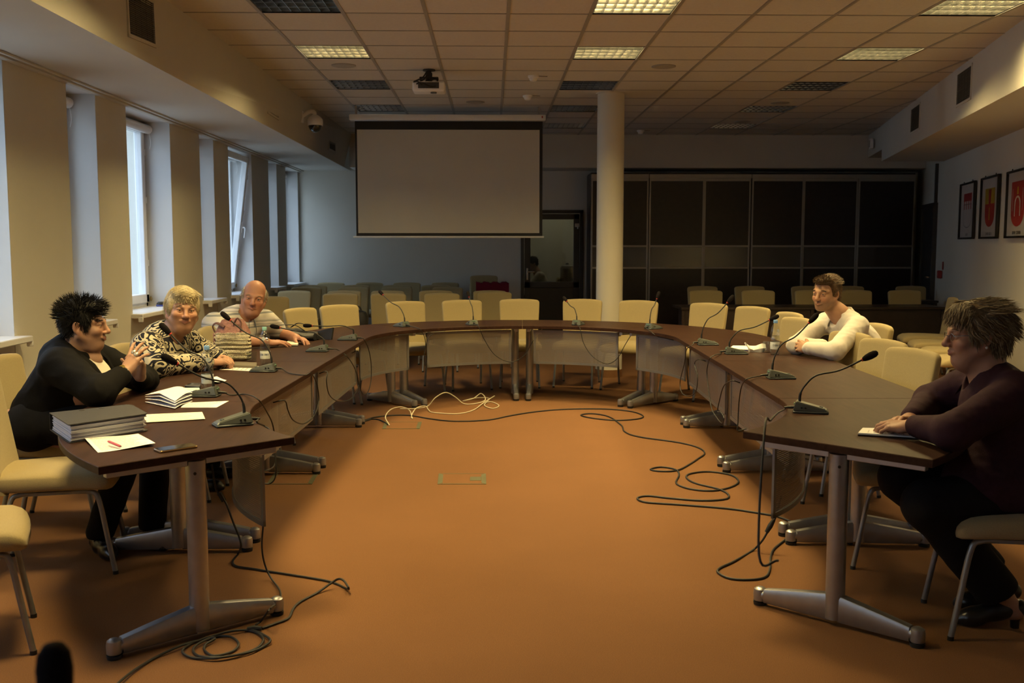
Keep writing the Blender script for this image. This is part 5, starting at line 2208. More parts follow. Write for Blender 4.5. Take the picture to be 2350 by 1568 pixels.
class Vol:
    def __init__(self):
        self.ops = []

    def cap(self, a, b, ra, rb=None, k=.012, s='+'):
        a, b = np.array(a, float), np.array(b, float)
        rb = ra if rb is None else rb
        ab = b - a
        L2 = max(1e-12, ab @ ab)

        def f(p):
            q = p - a
            t = np.clip(q @ ab / L2, 0, 1)
            q -= t[:, None] * ab
            return np.sqrt((q * q).sum(1)) - (ra + (rb - ra) * t)
        m = max(ra, rb)
        self.ops.append((s, k, f, np.minimum(a, b) - m, np.maximum(a, b) + m))
        return self

    def ell(self, c, r, R=None, k=.012, s='+'):
        c, r = np.array(c, float), np.array(r, float)
        R = np.eye(3) if R is None else np.array(R, float)[:3, :3]

        def f(p):
            q = (p - c) @ R
            k0 = np.sqrt(((q / r) ** 2).sum(1))
            k1 = np.sqrt(((q / (r * r)) ** 2).sum(1)) + 1e-9
            return k0 * (k0 - 1) / k1
        e = np.abs(R) @ r
        self.ops.append((s, k, f, c - e, c + e))
        return self

    def half(self, p0, n, k=.004, s='-'):
        """cut away everything on the side the normal points to"""
        p0, n = np.array(p0, float), np.array(n, float)
        n = n / np.linalg.norm(n)
        self.ops.append((s, k, lambda p: -((p - p0) @ n), None, None))
        return self

    def ev(self, p, use):
        d = None
        for i in use:
            s, k, f, lo, hi = self.ops[i]
            v = f(p)
            if s == '+':
                if d is None:
                    d = v
                else:
                    h = np.maximum(k - np.abs(d - v), 0) / k
                    d = np.minimum(d, v) - h * h * k * .25
            elif d is not None:
                v = -v
                h = np.maximum(k - np.abs(d - v), 0) / k
                d = np.maximum(d, v) + h * h * k * .25
        return d


_E = np.array([(0, 0, 0), (1, 0, 0), (0, 1, 0), (1, 1, 0), (0, 0, 1), (1, 0, 1), (0, 1, 1), (1, 1, 1)])
_EDG = [(0, 1), (2, 3), (4, 5), (6, 7), (0, 2), (1, 3), (4, 6), (5, 7), (0, 4), (1, 5), (2, 6), (3, 7)]


def surface(vol, h, disp=None, n=16):
    """surface nets over sparse blocks; returns vertices and quads"""
    lo = np.min([o[3] for o in vol.ops if o[3] is not None and o[0] == '+'], 0) - 4 * h
    hi = np.max([o[4] for o in vol.ops if o[4] is not None and o[0] == '+'], 0) + 4 * h
    B = n * h
    nb = np.ceil((hi - lo) / B).astype(int) + 1
    g = np.stack(np.meshgrid(*[np.arange(q) for q in nb], indexing='ij'), -1).reshape(-1, 3)
    cen = lo + (g + .5) * B
    D = np.stack([o[2](cen.copy()) for o in vol.ops], 1)
    margin = B * .87 + .05 + 2 * h
    pos = np.array([o[0] == '+' for o in vol.ops])
    near = np.abs(D) < margin
    near |= (D < 0) & pos[None, :]
    near |= (D < margin) & (~pos)[None, :]
    active = (near & pos[None, :] & (np.abs(D) < margin)).any(1)
    r = np.arange(n + 1)
    loc = np.stack(np.meshgrid(r, r, r, indexing='ij'), -1)
    locf = loc.reshape(-1, 3)
    N = nb * n + 4
    ids, pts, quads = [], [], []

    def cid(c):
        return ((c[..., 0] + 2) * (N[1] + 4) + c[..., 1] + 2) * (N[2] + 4) + c[..., 2] + 2
    for bi in np.nonzero(active)[0]:
        use = np.nonzero(near[bi])[0]
        base = g[bi] * n
        p = lo + (base + locf) * h
        d = vol.ev(p.copy(), use)
        if d is None or d.min() > 0 or d.max() < 0:
            if d is None or d.min() > 3 * h or d.max() < -3 * h:
                continue
        if disp is not None:
            d = d + disp(p)
        V = d.reshape(n + 1, n + 1, n + 1)
        S = V < 0
        cnt = sum(S[a:n + a, b:n + b, c:n + c].astype(int) for a, b, c in _E)
        cells = np.argwhere((cnt > 0) & (cnt < 8))
        if len(cells):
            acc = np.zeros((len(cells), 3))
            num = np.zeros(len(cells))
            cv = np.stack([V[cells[:, 0] + a, cells[:, 1] + b, cells[:, 2] + c] for a, b, c in _E], 1)
            for i, j in _EDG:
                a, b = cv[:, i], cv[:, j]
                m = (a < 0) != (b < 0)
                t = np.where(m, a / np.where(m, a - b, 1), 0)
                acc += np.where(m[:, None], _E[i] + (_E[j] - _E[i]) * t[:, None], 0)
                num += m
            ids.append(cid(base + cells))
            pts.append(lo + (base + cells + acc / num[:, None]) * h)
        for ax in range(3):
            sl = [slice(0, n)] * 3
            sl2 = [slice(0, n)] * 3
            sl2[ax] = slice(1, n + 1)
            A, Bq = S[tuple(sl)], S[tuple(sl2)]
            u, w = (ax + 1) % 3, (ax + 2) % 3
            for flip in (False, True):
                e = np.argwhere((A & ~Bq) if not flip else (~A & Bq))
                if not len(e):
                    continue
                e = e + base
                q = []
                for du, dw in ((0, 0), (-1, 0), (-1, -1), (0, -1)):
                    c = e.copy()
                    c[:, u] += du
                    c[:, w] += dw
                    q.append(cid(c))
                q = np.stack(q if not flip else q[::-1], 1)
                quads.append(q)
    ids = np.concatenate(ids)
    pts = np.concatenate(pts)
    ids, first = np.unique(ids, return_index=True)
    pts = pts[first]
    quads = np.concatenate(quads)
    ix = np.searchsorted(ids, quads)
    ix = np.clip(ix, 0, len(ids) - 1)
    ok = (ids[ix] == quads).all(1)
    return pts, ix[ok]


def relax(pts, quads, it=2, f=.5):
    e = np.concatenate([quads[:, [0, 1]], quads[:, [1, 2]], quads[:, [2, 3]], quads[:, [3, 0]]])
    for _ in range(it):
        s = np.zeros_like(pts)
        c = np.zeros(len(pts))
        np.add.at(s, e[:, 0], pts[e[:, 1]])
        np.add.at(c, e[:, 0], 1)
        np.add.at(s, e[:, 1], pts[e[:, 0]])
        np.add.at(c, e[:, 1], 1)
        c = np.maximum(c, 1)
        pts = pts + (s / c[:, None] - pts) * f
    return pts


def organic(name, vol, h, mt, parent, disp=None, it=1, tone=None, org=(0, 0, 0)):
    pts, quads = surface(vol, h, disp)
    pts = relax(pts, quads, it)
    me = bpy.data.meshes.new(name)
    P = (pts - np.array(org)).astype(np.float32)
    me.vertices.add(len(P))
    me.vertices.foreach_set('co', P.ravel())
    me.loops.add(len(quads) * 4)
    me.loops.foreach_set('vertex_index', quads.ravel().astype(np.int32))
    me.polygons.add(len(quads))
    me.polygons.foreach_set('loop_start', np.arange(0, len(quads) * 4, 4, dtype=np.int32))
    me.update(calc_edges=True)
    me.validate()
    me.polygons.foreach_set('use_smooth', np.ones(len(me.polygons), dtype=bool))
    if tone is not None:
        at = me.color_attributes.new('tone', 'FLOAT_COLOR', 'POINT')
        c = np.ones((len(P), 4), np.float32)
        c[:, :3] = tone(pts)
        at.data.foreach_set('color', c.ravel())
    return link(name, me, mt, parent)


def skin_mat(name, rough=.5):
    m = mat(name, (.5, .3, .2), rough, var=.05, vscale=30, bump=.08, bscale=260, spec=.35, sss=.08)
    t, N, L, b = nodes_of(m)
    at = N.new('ShaderNodeAttribute')
    at.attribute_name = 'tone'
    rp = [q for q in N if q.type == 'VALTORGB'][0]
    rp.color_ramp.elements[0].color = (.90, .88, .86, 1)
    rp.color_ramp.elements[1].color = (1, 1, 1, 1)
    mx = N.new('ShaderNodeMix')
    mx.data_type = 'RGBA'
    mx.blend_type = 'MULTIPLY'
    mx.inputs[0].default_value = 1
    L.new(at.outputs['Color'], mx.inputs[6])
    L.new(rp.outputs['Color'], mx.inputs[7])
    L.new(mx.outputs[2], b.inputs['Base Color'])
    return m


def noise3(p, s, seed=0):
    r = np.random.RandomState(seed)
    out = np.zeros(len(p))
    for k in range(4):
        d = r.randn(3)
        d /= np.linalg.norm(d)
        e = r.randn(3)
        e /= np.linalg.norm(e)
        out += np.sin((p @ d) * s * (1 + .35 * k) + 1.7 * np.sin((p @ e) * s * .6 + r.rand() * 6) + r.rand() * 6)
    return out / 4


# ------------------------------------------------------------------ people


class Person:
    def __init__(self, label, org, skin, seed=0):
        self.t = thing('person', label, 'person', org)
        self.org = np.array(org, float)
        self.v = Vol()
        self.skin = np.array(skin)
        self.tones = []
        self.seed = seed

    # head: origin between the ears at eye height, y forward, z up, x to the person's own right
    def head(self, c, fwd, up=(0, 0, 1), s=1.0, wide=1.0, jaw=1.0, chin2=0.0, nose=1.0, cheek=1.0, smile=0.0, neck=None, neck_r=.056, age=0.0, brow=(.03, .02, .015), lips=(.45, .16, .13), stubble=None, bald=False, grey_stub=None):
        y = Vector(fwd).normalized()
        z = Vector(up)
        z = (z - y * z.dot(y)).normalized()
        x = y.cross(z)
        M = Matrix((x, y, z)).transposed()
        self.M = M.to_4x4()
        self.M.translation = Vector(c)
        R = np.array(M)
        o = np.array(c, float)
        self.hs = s
        W = lambda p: o + R @ (np.array(p, float) * s)
        self.W = W
        self.R = R
        v = self.v

        def E(p, r, k=.012, g='+', rot=None):
            v.ell(W(p), np.array(r) * s, R if rot is None else R @ np.array(rot), k * s, g)

        def C(a, b, ra, rb=None, k=.012, g='+'):
            v.cap(W(a), W(b), ra * s, None if rb is None else rb * s, k * s, g)
        E((0, -.020, .030), (.075 * wide, .094, .084))
        E((0, .022, -.020), (.064 * wide, .066, .085), .02)
        E((0, .045, -.060), (.050 * wide * jaw, .046, .050), .02)
        E((0, .066, -.098), (.024, .022, .018), .022)
        for q in (-1, 1):
            C((q * .056 * wide * jaw, -.002, -.050), (q * .022 * jaw, .055, -.096), .020, .017, .022)
            E((q * .038 * wide, .062 + .002 * cheek, -.030 + .004 * smile), (.024 * cheek, .020 * cheek, .022), .02)
            C((q * .050, .058, .017), (q * .012, .083, .016), .010, .011, .014)
        C((-.02, .080, .018), (.02, .080, .018), .010, .010, .016)
        if chin2:
            E((0, .030, -.112), (.048, .045, .030 * chin2), .03)
        # eye sockets
        for q in (-1, 1):
            E((q * .0325, .098, .000), (.0165, .018, .0105), .012, '-')
        # eyelids around the eyeballs
        for q in (-1, 1):
            E((q * .0320, .0735, .0005), (.0135, .0125, .0115), .003)
            C((q * .0470, .0745, .0045), (q * .0180, .0830, .0040), .0034, .0034, .004)
            E((q * .0320, .0788, .0070), (.0158, .0092, .0064), .004)
            E((q * .0320, .0780, -.0074), (.0150, .0086, .0048 + .0012 * smile), .004)
        # nose
        C((0, .086, .012), (0, .1095 + .004 * (nose - 1), -.030), .0085, .0112 * nose, .012)
        E((0, .1085 + .006 * (nose - 1), -.032), (.0125 * nose, .0115, .0105), .006)
        for q in (-1, 1):
            E((q * .0125 * nose, .0985, -.0365), (.0085, .0105, .0080), .006)
        # mouth
        w = .0235 + .004 * smile
        zl = -.0635
        up_ = .006 * smile
        for q in (-1, 1):
            C((0, .0960, zl + .0040), (q * w, .0870, zl + .001 + up_), .0056, .0034, .006)
            C((0, .0950, zl - .0062), (q * w, .0865, zl - .001 + up_), .0062, .0034, .006)
        for q in (-1, 1):
            C((0, .1025, zl - .0008), (q * (w + .003), .0925, zl + up_), .0018, .0016, .003, '-')
        if age:
            for q in (-1, 1):
                C((q * .021, .0965, -.036), (q * (w + .010), .0885, zl), .0022, .0018, .006, '-')
                C((q * .024, .0865, -.0135), (q * .041, .0785, -.0145), .0016, .0014, .005, '-')
            for zz in (.040, .050):
                C((-.030, .084 - .001, zz), (.030, .084 - .001, zz), .0012, .0012, .005, '-')
        # ears
        for q in (-1, 1):
            rot = Matrix.Rotation(q * .35, 3, 'Z') @ Matrix.Rotation(.15, 3, 'X')
            E((q * .0755 * wide, -.014, -.012), (.0085, .0195, .0310), .006, '+', rot)
            E((q * .0825 * wide, -.008, -.010), (.0060, .0105, .0185), .005, '-', rot)
            E((q * .0740 * wide, -.004, -.037), (.0070, .0090, .0100), .008)
        if neck is not None:
            n0 = W((0, -.028, -.070))
            v.cap(n0, neck, neck_r * s, neck_r * 1.08 * s, .03)
        sk = self.skin
        lips = np.array(lips)
        brow = np.array(brow)

        def tone(p, col):
            q = (p - o) @ R / s
            m = np.abs(q[:, 0])
            d = np.sqrt((q ** 2).sum(1))
            on = d < .16
            # ruddy cheeks, nose and ears belong to the skin
            ch = np.exp(-(((m - .038) / .02) ** 2 + ((q[:, 2] + .032) / .02) ** 2)) * (q[:, 1] > .03)
            ns = np.exp(-((m / .014) ** 2 + ((q[:, 2] + .032) / .014) ** 2)) * (q[:, 1] > .08)
            er = (m > .074 * wide) & (np.abs(q[:, 2] + .01) < .04) & (np.abs(q[:, 1] + .01) < .035)
            k = np.clip(.45 * ch + .35 * ns + .3 * er, 0, 1) * on
            col = col * (1 - k[:, None]) + (sk * np.array([1.05, .74, .70])) * k[:, None]
            lp = np.clip(1.6 - (((m / (w + .001)) ** 2) + ((q[:, 2] - zl + .001 - up_ * np.clip(m / w, 0, 1)) / .0095) ** 2) * 1.6, 0, 1) * (q[:, 1] > .074) * on
            col = col * (1 - .75 * lp[:, None]) + lips * .75 * lp[:, None]
            if stubble is not None:
                st = np.clip((-.040 - q[:, 2]) / .02, 0, 1) * np.clip((q[:, 1] + .01) / .02, 0, 1) * np.clip((q[:, 2] + .135) / .02, 0, 1) * on * (1 - lp)
                mo = np.exp(-((m / .026) ** 2 + ((q[:, 2] + .050) / .008) ** 2)) * (q[:, 1] > .07)
                st = np.clip(np.maximum(st, mo), 0, 1) * .55
                col = col * (1 - st[:, None]) + np.array(stubble) * st[:, None]
            return col
        self.tones.append(tone)
        self.browcol = brow
        return self

    def hand(self, wrist, direction, dorsal, side, curl, spread=(.10, .02, -.06, -.14), thumb=(.5, .3, .4), s=1.0, finger_curls=None):
        """side: 'L' or 'R'; curl: base bend of the four fingers (radians) or three-per-finger list"""
        y = Vector(direction).normalized()
        z = Vector(dorsal)
        z = (z - y * z.dot(y)).normalized()
        x = y.cross(z)
        q = 1 if side == 'L' else -1
        v = self.v
        w = Vector(wrist)

        def P(a, b, c):
            return w + (x * (a * q) + y * b + z * c) * s
        bases = [(.0275, .090, .000), (.0085, .095, .003), (-.0110, .091, .001), (-.0290, .082, -.003)]
        lens = [(.044, .025, .020), (.048, .029, .021), (.044, .027, .020), (.034, .020, .018)]
        rad = [(.0098, .0088, .0080, .0068), (.0100, .0090, .0082, .0070), (.0095, .0086, .0078, .0066), (.0086, .0076, .0070, .0060)]
        v.cap(P(.012, -.01, 0), P(-.012, -.01, 0), .020 * s, .020 * s, .015 * s)
        for bx, by, bz in bases:
            v.cap(P(bx * .45, .012, -.002), P(bx, by - .006, bz - .003), .0155 * s, .0120 * s, .014 * s)
        v.ell(P(.026, .040, -.014), (.016 * s, .026 * s, .014 * s), np.array(Matrix((x * q, y, z)).transposed()), .012 * s)
        v.ell(P(-.026, .040, -.010), (.013 * s, .030 * s, .013 * s), np.array(Matrix((x * q, y, z)).transposed()), .012 * s)
        tips = []
        for f in range(4):
            c3 = curl[f] if isinstance(curl[f], (tuple, list)) else (curl[f], curl[f] * 1.15, curl[f] * .7)
            p = P(*bases[f])
            a = spread[f]
            fd = (y * math.cos(a) + x * q * math.sin(a))
            ang = 0
            ax = fd.cross(z)
            for j in range(3):
                ang += c3[j]
                d = fd * math.cos(ang) - z * math.sin(ang)
                e = p + d * lens[f][j] * s
                v.cap(p, e, rad[f][j] * s, rad[f][j + 1] * s, .005 * s if j else .008 * s)
                p, pd = e, d
            nrm = fd * math.sin(ang) + z * math.cos(ang)
            tips.append((p, pd, nrm, rad[f][3] * s))
        a0, c1, c2 = thumb
        p = P(.024, .022, -.010)
        td = (y * math.cos(a0) + x * q * math.sin(a0) - z * .25).normalized()
        e = p + td * .040 * s
        v.cap(p, e, .0150 * s, .0115 * s, .012 * s)
        p = e
        for L_, r0, r1, c in ((.033, .0112, .0100, c1), (.026, .0100, .0078, c2)):
            td = (td + (-x * q * .55 - z * .35 + y * .3) * c).normalized()
            e = p + td * L_ * s
            v.cap(p, e, r0 * s, r1 * s, .005 * s)
            p = e
        tips.append((p, td, z, .0078 * s))
        self.lasttips = tips
        return tips

    def limb(self, pts, rr, k=.02):
        for (a, b), (ra, rb) in zip(zip(pts, pts[1:]), zip(rr, rr[1:])):
            self.v.cap(a, b, ra, rb, k)
        return self

    def finish(self, h=.003, extra=None):
        sk = self.skin

        def tone(p):
            col = np.tile(sk, (len(p), 1))
            for f in self.tones:
                col = f(p, col)
            if extra:
                col = extra(p, col)
            return np.clip(col, 0, 1)
        self.body = organic('body', self.v, h, SKIN, self.t, None, 1, tone, self.org)
        return self.body

    def local(self, p):
        return Vector(p) - Vector(self.org)

    def eyes(self, look=(0, 1, 0), iris=(.06, .04, .025), lid=0.0):
        s = self.hs
        for q in (-1, 1):
            c = Vector(self.W((q * .0320, .0750, .0000)))
            d = (Vector(self.R @ np.array(look)) if True else 0).normalized()
            bm = NB()
            bmesh.ops.create_uvsphere(bm, u_segments=18, v_segments=12, radius=.0122 * s)
            Q = d.to_track_quat('Z', 'Y').to_matrix().to_4x4()
            for f in bm.faces:
                z = f.calc_center_median().z / (.0122 * s)
                f.material_index = 2 if z > .93 else 1 if z > .80 else 0
            bmesh.ops.transform(bm, matrix=Matrix.Translation(self.local(c)) @ Q, verts=bm.verts[:])
            obj('eye', bm, [EYEWHITE, mat('iris', iris, .3), MT['black']], self.t, angle=180)

    def brows(self, col, thick=1.0, lift=0.0):
        s = self.hs
        r = random.Random(5)
        m = mat('eyebrow_hair', col, .7, var=.2)
        for q in (-1, 1):
            bm = NB()
            for i in range(46):
                u = i / 45
                x = .012 + .034 * u
                y = .0925 - .013 * u * u - .004 * u
                z = .0205 + lift + .006 * math.sin(u * PI * .8) - .004 * u * u
                for _ in range(2):
                    a = Vector((q * x, y, z + r.uniform(-.0022, .0022) * thick))
                    b = a + Vector((q * .006, -.0012 + .002, .0018 * (1 - u) - .001 * u + r.uniform(-.001, .001)))
                    tube(bm, [self.local(self.W(a)), self.local(self.W(b))], [.0009 * thick * s, .0003 * s], 4)
            obj('eyebrow', bm, m, self.t)

    def hair(self, name, regions, col, n, length, thick, groom, seed=1, cap=.010, cut=(), jitter=.35, h=.004, wave=0.0, cols=None, keep=None, lift=.35):
        """a close cap of hair plus many tapered locks combed by groom(q) (head coordinates)"""
        s = self.hs
        v = Vol()
        for c, r_ in regions:
            v.ell(self.W(c), np.array(r_) * s, self.R, .015 * s)
        for kind, *a in cut:
            if kind == 'half':
                v.half(self.W(a[0]), self.R @ np.array(a[1]), .01)
            else:
                v.ell(self.W(a[0]), np.array(a[1]) * s, self.R, .008, '-')
        pts, quads = surface(v, h)
        pts = relax(pts, quads, 1)
        q = (pts - self.W((0, 0, 0))) @ self.R / s
        nrm = np.zeros_like(pts)
        fn = np.cross(pts[quads[:, 2]] - pts[quads[:, 0]], pts[quads[:, 3]] - pts[quads[:, 1]])
        for k in range(4):
            np.add.at(nrm, quads[:, k], fn)
        nrm /= np.linalg.norm(nrm, axis=1)[:, None] + 1e-12
        nl = nrm @ self.R
        skull = np.sqrt(((q - np.array((0, -.02, .03))) / np.array((.075, .094, .084))) ** 2 @ np.ones(3))
        rnd = np.random.RandomState(seed)
        ok = np.nonzero(skull > 1.0)[0]
        if keep is not None:
            ok = ok[keep(q[ok])]
        idx = rnd.choice(ok, n)
        RG = [(np.array(c), np.array(r_) + .0015) for c, r_ in regions]
        paths = np.zeros((n, 6, 3))
        th = np.zeros(n)
        mi = np.zeros(n, int) if not cols else rnd.choice(len(cols), size=n, p=[c[1] for c in cols])
        for a, i in enumerate(idx):
            g, L = groom(q[i], nl[i], rnd)
            g = np.array(g, float)
            g /= np.linalg.norm(g) + 1e-9
            g = g + rnd.randn(3) * jitter * .5
            g /= np.linalg.norm(g) + 1e-9
            L = L * (.7 + .6 * rnd.rand()) * length
            side = np.cross(g, nl[i])
            cur = q[i] + rnd.uniform(-.002, .002, 3) + nl[i] * .0005
            d = nl[i] * lift + g
            d /= np.linalg.norm(d)
            ph = rnd.rand() * 6
            for k in range(6):
                paths[a, k] = cur
                cur = cur + (d + side * wave * math.sin(ph + k * 1.3)) * L / 5
                d = d * .7 + g * .3
                for c, r_ in RG:
                    e = (cur - c) / r_
                    ln = math.sqrt(e @ e)
                    if ln < 1:
                        cur = c + (cur - c) / ln
            th[a] = thick * (.6 + .8 * rnd.rand()) * s
        loc = (self.W((0, 0, 0)) - self.org) + (paths * s) @ self.R.T
        T = np.gradient(loc, axis=1)
        T /= np.linalg.norm(T, axis=2)[..., None] + 1e-12
        nw = (nl[idx] @ self.R.T)[:, None, :]
        u = np.cross(T, nw)
        u /= np.linalg.norm(u, axis=2)[..., None] + 1e-12
        w = np.cross(u, T)
        prof = np.array([.75, 1, .9, .7, .42, .06])[None, :, None] * th[:, None, None]
        ringv = np.stack([loc + u * prof, loc + w * prof * .6, loc - u * prof, loc - w * prof * .6], 2)
        SV = ringv.reshape(-1, 3)
        base = np.arange(n)[:, None, None] * 24
        kk = np.arange(5)[None, :, None] * 4
        jj = np.arange(4)[None, None, :]
        SF = np.stack([base + kk + jj, base + kk + (jj + 1) % 4, base + kk + 4 + (jj + 1) % 4, base + kk + 4 + jj], -1).reshape(-1, 4)
        SM = np.repeat(mi, 20)
        allv = np.concatenate([SV, pts - self.org])
        allf = np.concatenate([SF, quads + len(SV)])
        me = bpy.data.meshes.new(name)
        me.vertices.add(len(allv))
        me.vertices.foreach_set('co', allv.astype(np.float32).ravel())
        me.loops.add(len(allf) * 4)
        me.loops.foreach_set('vertex_index', allf.ravel().astype(np.int32))
        me.polygons.add(len(allf))
        me.polygons.foreach_set('loop_start', np.arange(0, len(allf) * 4, 4, dtype=np.int32))
        me.polygons.foreach_set('material_index', np.concatenate([SM, np.zeros(len(quads), int)]).astype(np.int32))
        me.update(calc_edges=True)
        me.polygons.foreach_set('use_smooth', np.ones(len(me.polygons), dtype=bool))
        mats = [mat('hair', col, .55, var=.3, vscale=90, spec=.18)] if not cols else [mat('hair', c[0], .5, var=.25, vscale=90, spec=.22) for c in cols]
        return link(name, me, mats, self.t)


SKIN = skin_mat('skin')
EYEWHITE = mat('eye_white', (.55, .52, .48), .2)
MT['nailpolish'] = mat('dark_nail_polish', (.035, .008, .018), .15, coat=.5)


def nails(P, tips, mt, s=1.0):
    for p, d, n, r in tips:
        bm = NB()
        bmesh.ops.create_uvsphere(bm, u_segments=10, v_segments=8, radius=1)
        x = d.cross(n).normalized()
        M = Matrix((x * .0056 * s, d * .0085 * s, n * .0026 * s)).transposed().to_4x4()
        M.translation = P.local(p + n * (r * .78) + d * (r * .15))
        bmesh.ops.transform(bm, matrix=M, verts=bm.verts[:])
        obj('fingernail', bm, mt, P.t, angle=180)


def folds(amp, scale, seed, dirs=None):
    def f(p):
        w = noise3(p, scale, seed)
        w2 = noise3(p, scale * 2.1, seed + 7)
        return amp * (np.abs(w) * 1.3 - .5) + amp * .35 * w2
    return f


def ring(P, c, axis, r, th, mt, name, wide=None):
    bm = NB()
    q = Vector(axis).normalized().to_track_quat('Z', 'Y').to_matrix().to_4x4()
    w = wide or th
    prof = [(r, -w), (r + th, -w * .6), (r + th, w * .6), (r, w)]
    lathe(bm, prof, 24, (0, 0, 0), Matrix.Translation(P.local(c)) @ q)
    return obj(name, bm, mt, P.t)


def collar(P, c, axis, fwd, r, stand, fall, flare, gap, mt, name='collar', point=.035, th=.003):
    """a folded shirt collar standing round the neck, open at the front"""
    ax = Vector(axis).normalized()
    f = Vector(fwd)
    f = (f - ax * f.dot(ax)).normalized()
    sd = ax.cross(f)
    bm = NB()
    rings = []
    n = 30
    for i in range(n + 1):
        u = i / n
        a = gap + (2 * PI - 2 * gap) * u
        e = abs(u - .5) * 2
        d = f * math.cos(a) + sd * math.sin(a)
        lowf = -stand * .9 * e ** 2.2
        top = Vector(c) + d * r + ax * (stand + lowf)
        drop = fall * (1 + .55 * e ** 3)
        out = Vector(c) + d * (r + flare * (1 + .35 * e ** 3)) + f * (point * e ** 6) + ax * (stand + lowf - drop)
        mid = top.lerp(out, .5) + d * .006
        inn = Vector(c) + d * (r - .004) + ax * (stand + lowf - .030)
        rings.append([P.local(x) for x in (inn, top + ax * .001, top + d * .004 + ax * .002, mid + d * .003, out + d * .002, out - d * th, mid - d * th * .6, top - ax * .006)])
    loft(bm, rings)
    return obj(name, bm, mt, P.t, angle=70)


def garment(P, name, parts, mt, cuts=(), disp=None, h=.005, it=1, parent=None):
    v = Vol()
    for a in parts:
        if a[0] == 'c':
            v.cap(*a[1:5], a[5] if len(a) > 5 else .03)
        elif a[0] == 'e':
            v.ell(a[1], a[2], None if len(a) < 4 else a[3], .03 if len(a) < 5 else a[4])
    for a in cuts:
        if a[0] == 'h':
            v.half(a[1], a[2], .004)
        elif a[0] == 'c':
            v.cap(a[1], a[2], a[3], a[4], .006, '-')
        elif a[0] == 'e':
            v.ell(a[1], a[2], None, .006, '-')
    return organic(name, v, h, mt, parent or P.t, disp, it, None, P.org)


def shoe(P, heel, toe, h, mt, name='shoe', w=.042, high=0.0):
    a, b = np.array(heel, float), np.array(toe, float)
    v = Vol()
    d = (b - a) / np.linalg.norm(b - a)
    z = np.array((0, 0, 1.))
    v.cap(a + z * (.045 + high), a + d * .08 + z * (.042 + high * .8), .034, .036, .03)
    v.cap(a + d * .08 + z * (.038 + high * .8), b - d * .05 + z * .032, .036, .036, .03)
    v.cap(b - d * .06 + z * .030, b - d * .015 + z * .022, .034, .018, .03)
    v.half((0, 0, .008), (0, 0, -1), .004)
    o = organic(name, v, .004, mt, P.t, None, 1, None, P.org)
    if high:
        bm = NB()
        q = P.local(a + d * .012)
        loft(bm, [[(q.x + x, q.y + y, z_) for x, y in sup(14, r_, r_, 3)] for z_, r_ in ((0, .015), (.03, .016), (.055 + high * .5, .026))])
        obj('heel', bm, mt, o)
    return o


def V3(*a):
    return Vector(a)


BLK = mat('black_blazer_cloth', (.0060, .0056, .0058), .8, var=.15, vscale=60, bump=.15, bscale=300, spec=.08)
TRO = mat('black_trouser_cloth', (.008, .008, .010), .85, var=.15, vscale=60, bump=.1, bscale=300, spec=.15)
LEA = mat('black_shoe_leather', (.010, .010, .012), .28, var=.1, spec=.5)

# ================= woman in the black blazer
P = Person('person in a black blazer with spiky black hair, fingers interlaced above the table', (-2.25, 5.2, 0), (.44, .255, .175))
HC = (-2.062, 5.15, 1.083)
NB1 = (-2.135, 5.165, .935)
P.head(HC, (1, .06, -.05), (-.05, 0, 1), 1.03, wide=1.05, jaw=1.05, chin2=1.15, nose=1.05, cheek=1.12, neck=NB1, neck_r=.064, brow=(.01, .01, .01), lips=(.40, .15, .13), smile=.5)
sR, sL = (-2.12, 4.99, .885), (-2.10, 5.35, .885)
eR, wR = (-1.865, 4.79, .780), (-1.800, 4.95, .862)
eL, wL = (-1.835, 5.33, .778), (-1.785, 5.125, .812)
P.limb([NB1, (-2.15, 5.17, .80), (-2.28, 5.2, .58)], [.06, .10, .11], .05)
P.limb([NB1, (-2.035, 5.155, .90)], [.055, .050])
P.limb([sR, eR, wR], [.060, .045, .030])
P.limb([sL, eL, wL], [.060, .045, .030])
for hp, kn, an in (((-2.24, 5.11, .595), (-1.78, 4.98, .54), (-1.90, 4.83, .10)), ((-2.24, 5.31, .595), (-1.76, 5.28, .54), (-1.70, 4.98, .10))):
    P.limb([hp, kn, an], [.08, .06, .04])
tipsR = P.hand(wR, (.038, .050, .085), (-.25, -.85, .45), 'R', [.12, .20, .22, .30], (.34, .10, -.12, -.30), thumb=(.35, .1, .2), s=.98)
tipsL = P.hand(wL, (.10, -.30, .90), (.35, .85, .25), 'L', [(.55, .9, .5), (.6, .9, .5), (.6, .9, .5), (.6, .9, .5)], (.16, .05, -.06, -.16), thumb=(.7, .1, .1), s=.98)
P.finish(.003)
P.eyes(look=(0, 1, -.25), iris=(.05, .035, .02))
P.brows((.012, .010, .010), 1.3)
nails(P, tipsR + tipsL, MT['nailpolish'])
fo = folds(.0055, 26, 3)
garment(P, 'blazer', [('c', (-2.27, 5.2, .60), (-2.16, 5.18, .79), .200, .178, .08), ('c', (-2.16, 5.18, .79), (-2.16, 5.17, .88), .165, .125, .06),
                      ('c', (-2.15, 5.03, .875), (-2.13, 5.31, .875), .098, .098, .06), ('c', (-2.22, 5.17, .93), (-2.17, 5.17, .96), .060, .070, .06),
                      ('c', sR, eR, .096, .072, .03), ('c', eR, (-1.812, 4.925, .845), .070, .050, .03), ('c', sL, eL, .094, .070, .03), ('c', eL, (-1.79, 5.15, .80), .066, .050, .03)],
        BLK, [('h', (0, 0, .484), (0, 0, -1)), ('c', (-1.955, 5.12, .99), (-1.905, 5.13, .72), .072, .050), ('c', (-2.105, 5.165, .97), (-2.06, 5.165, 1.02), .078, .085)], fo, .005)
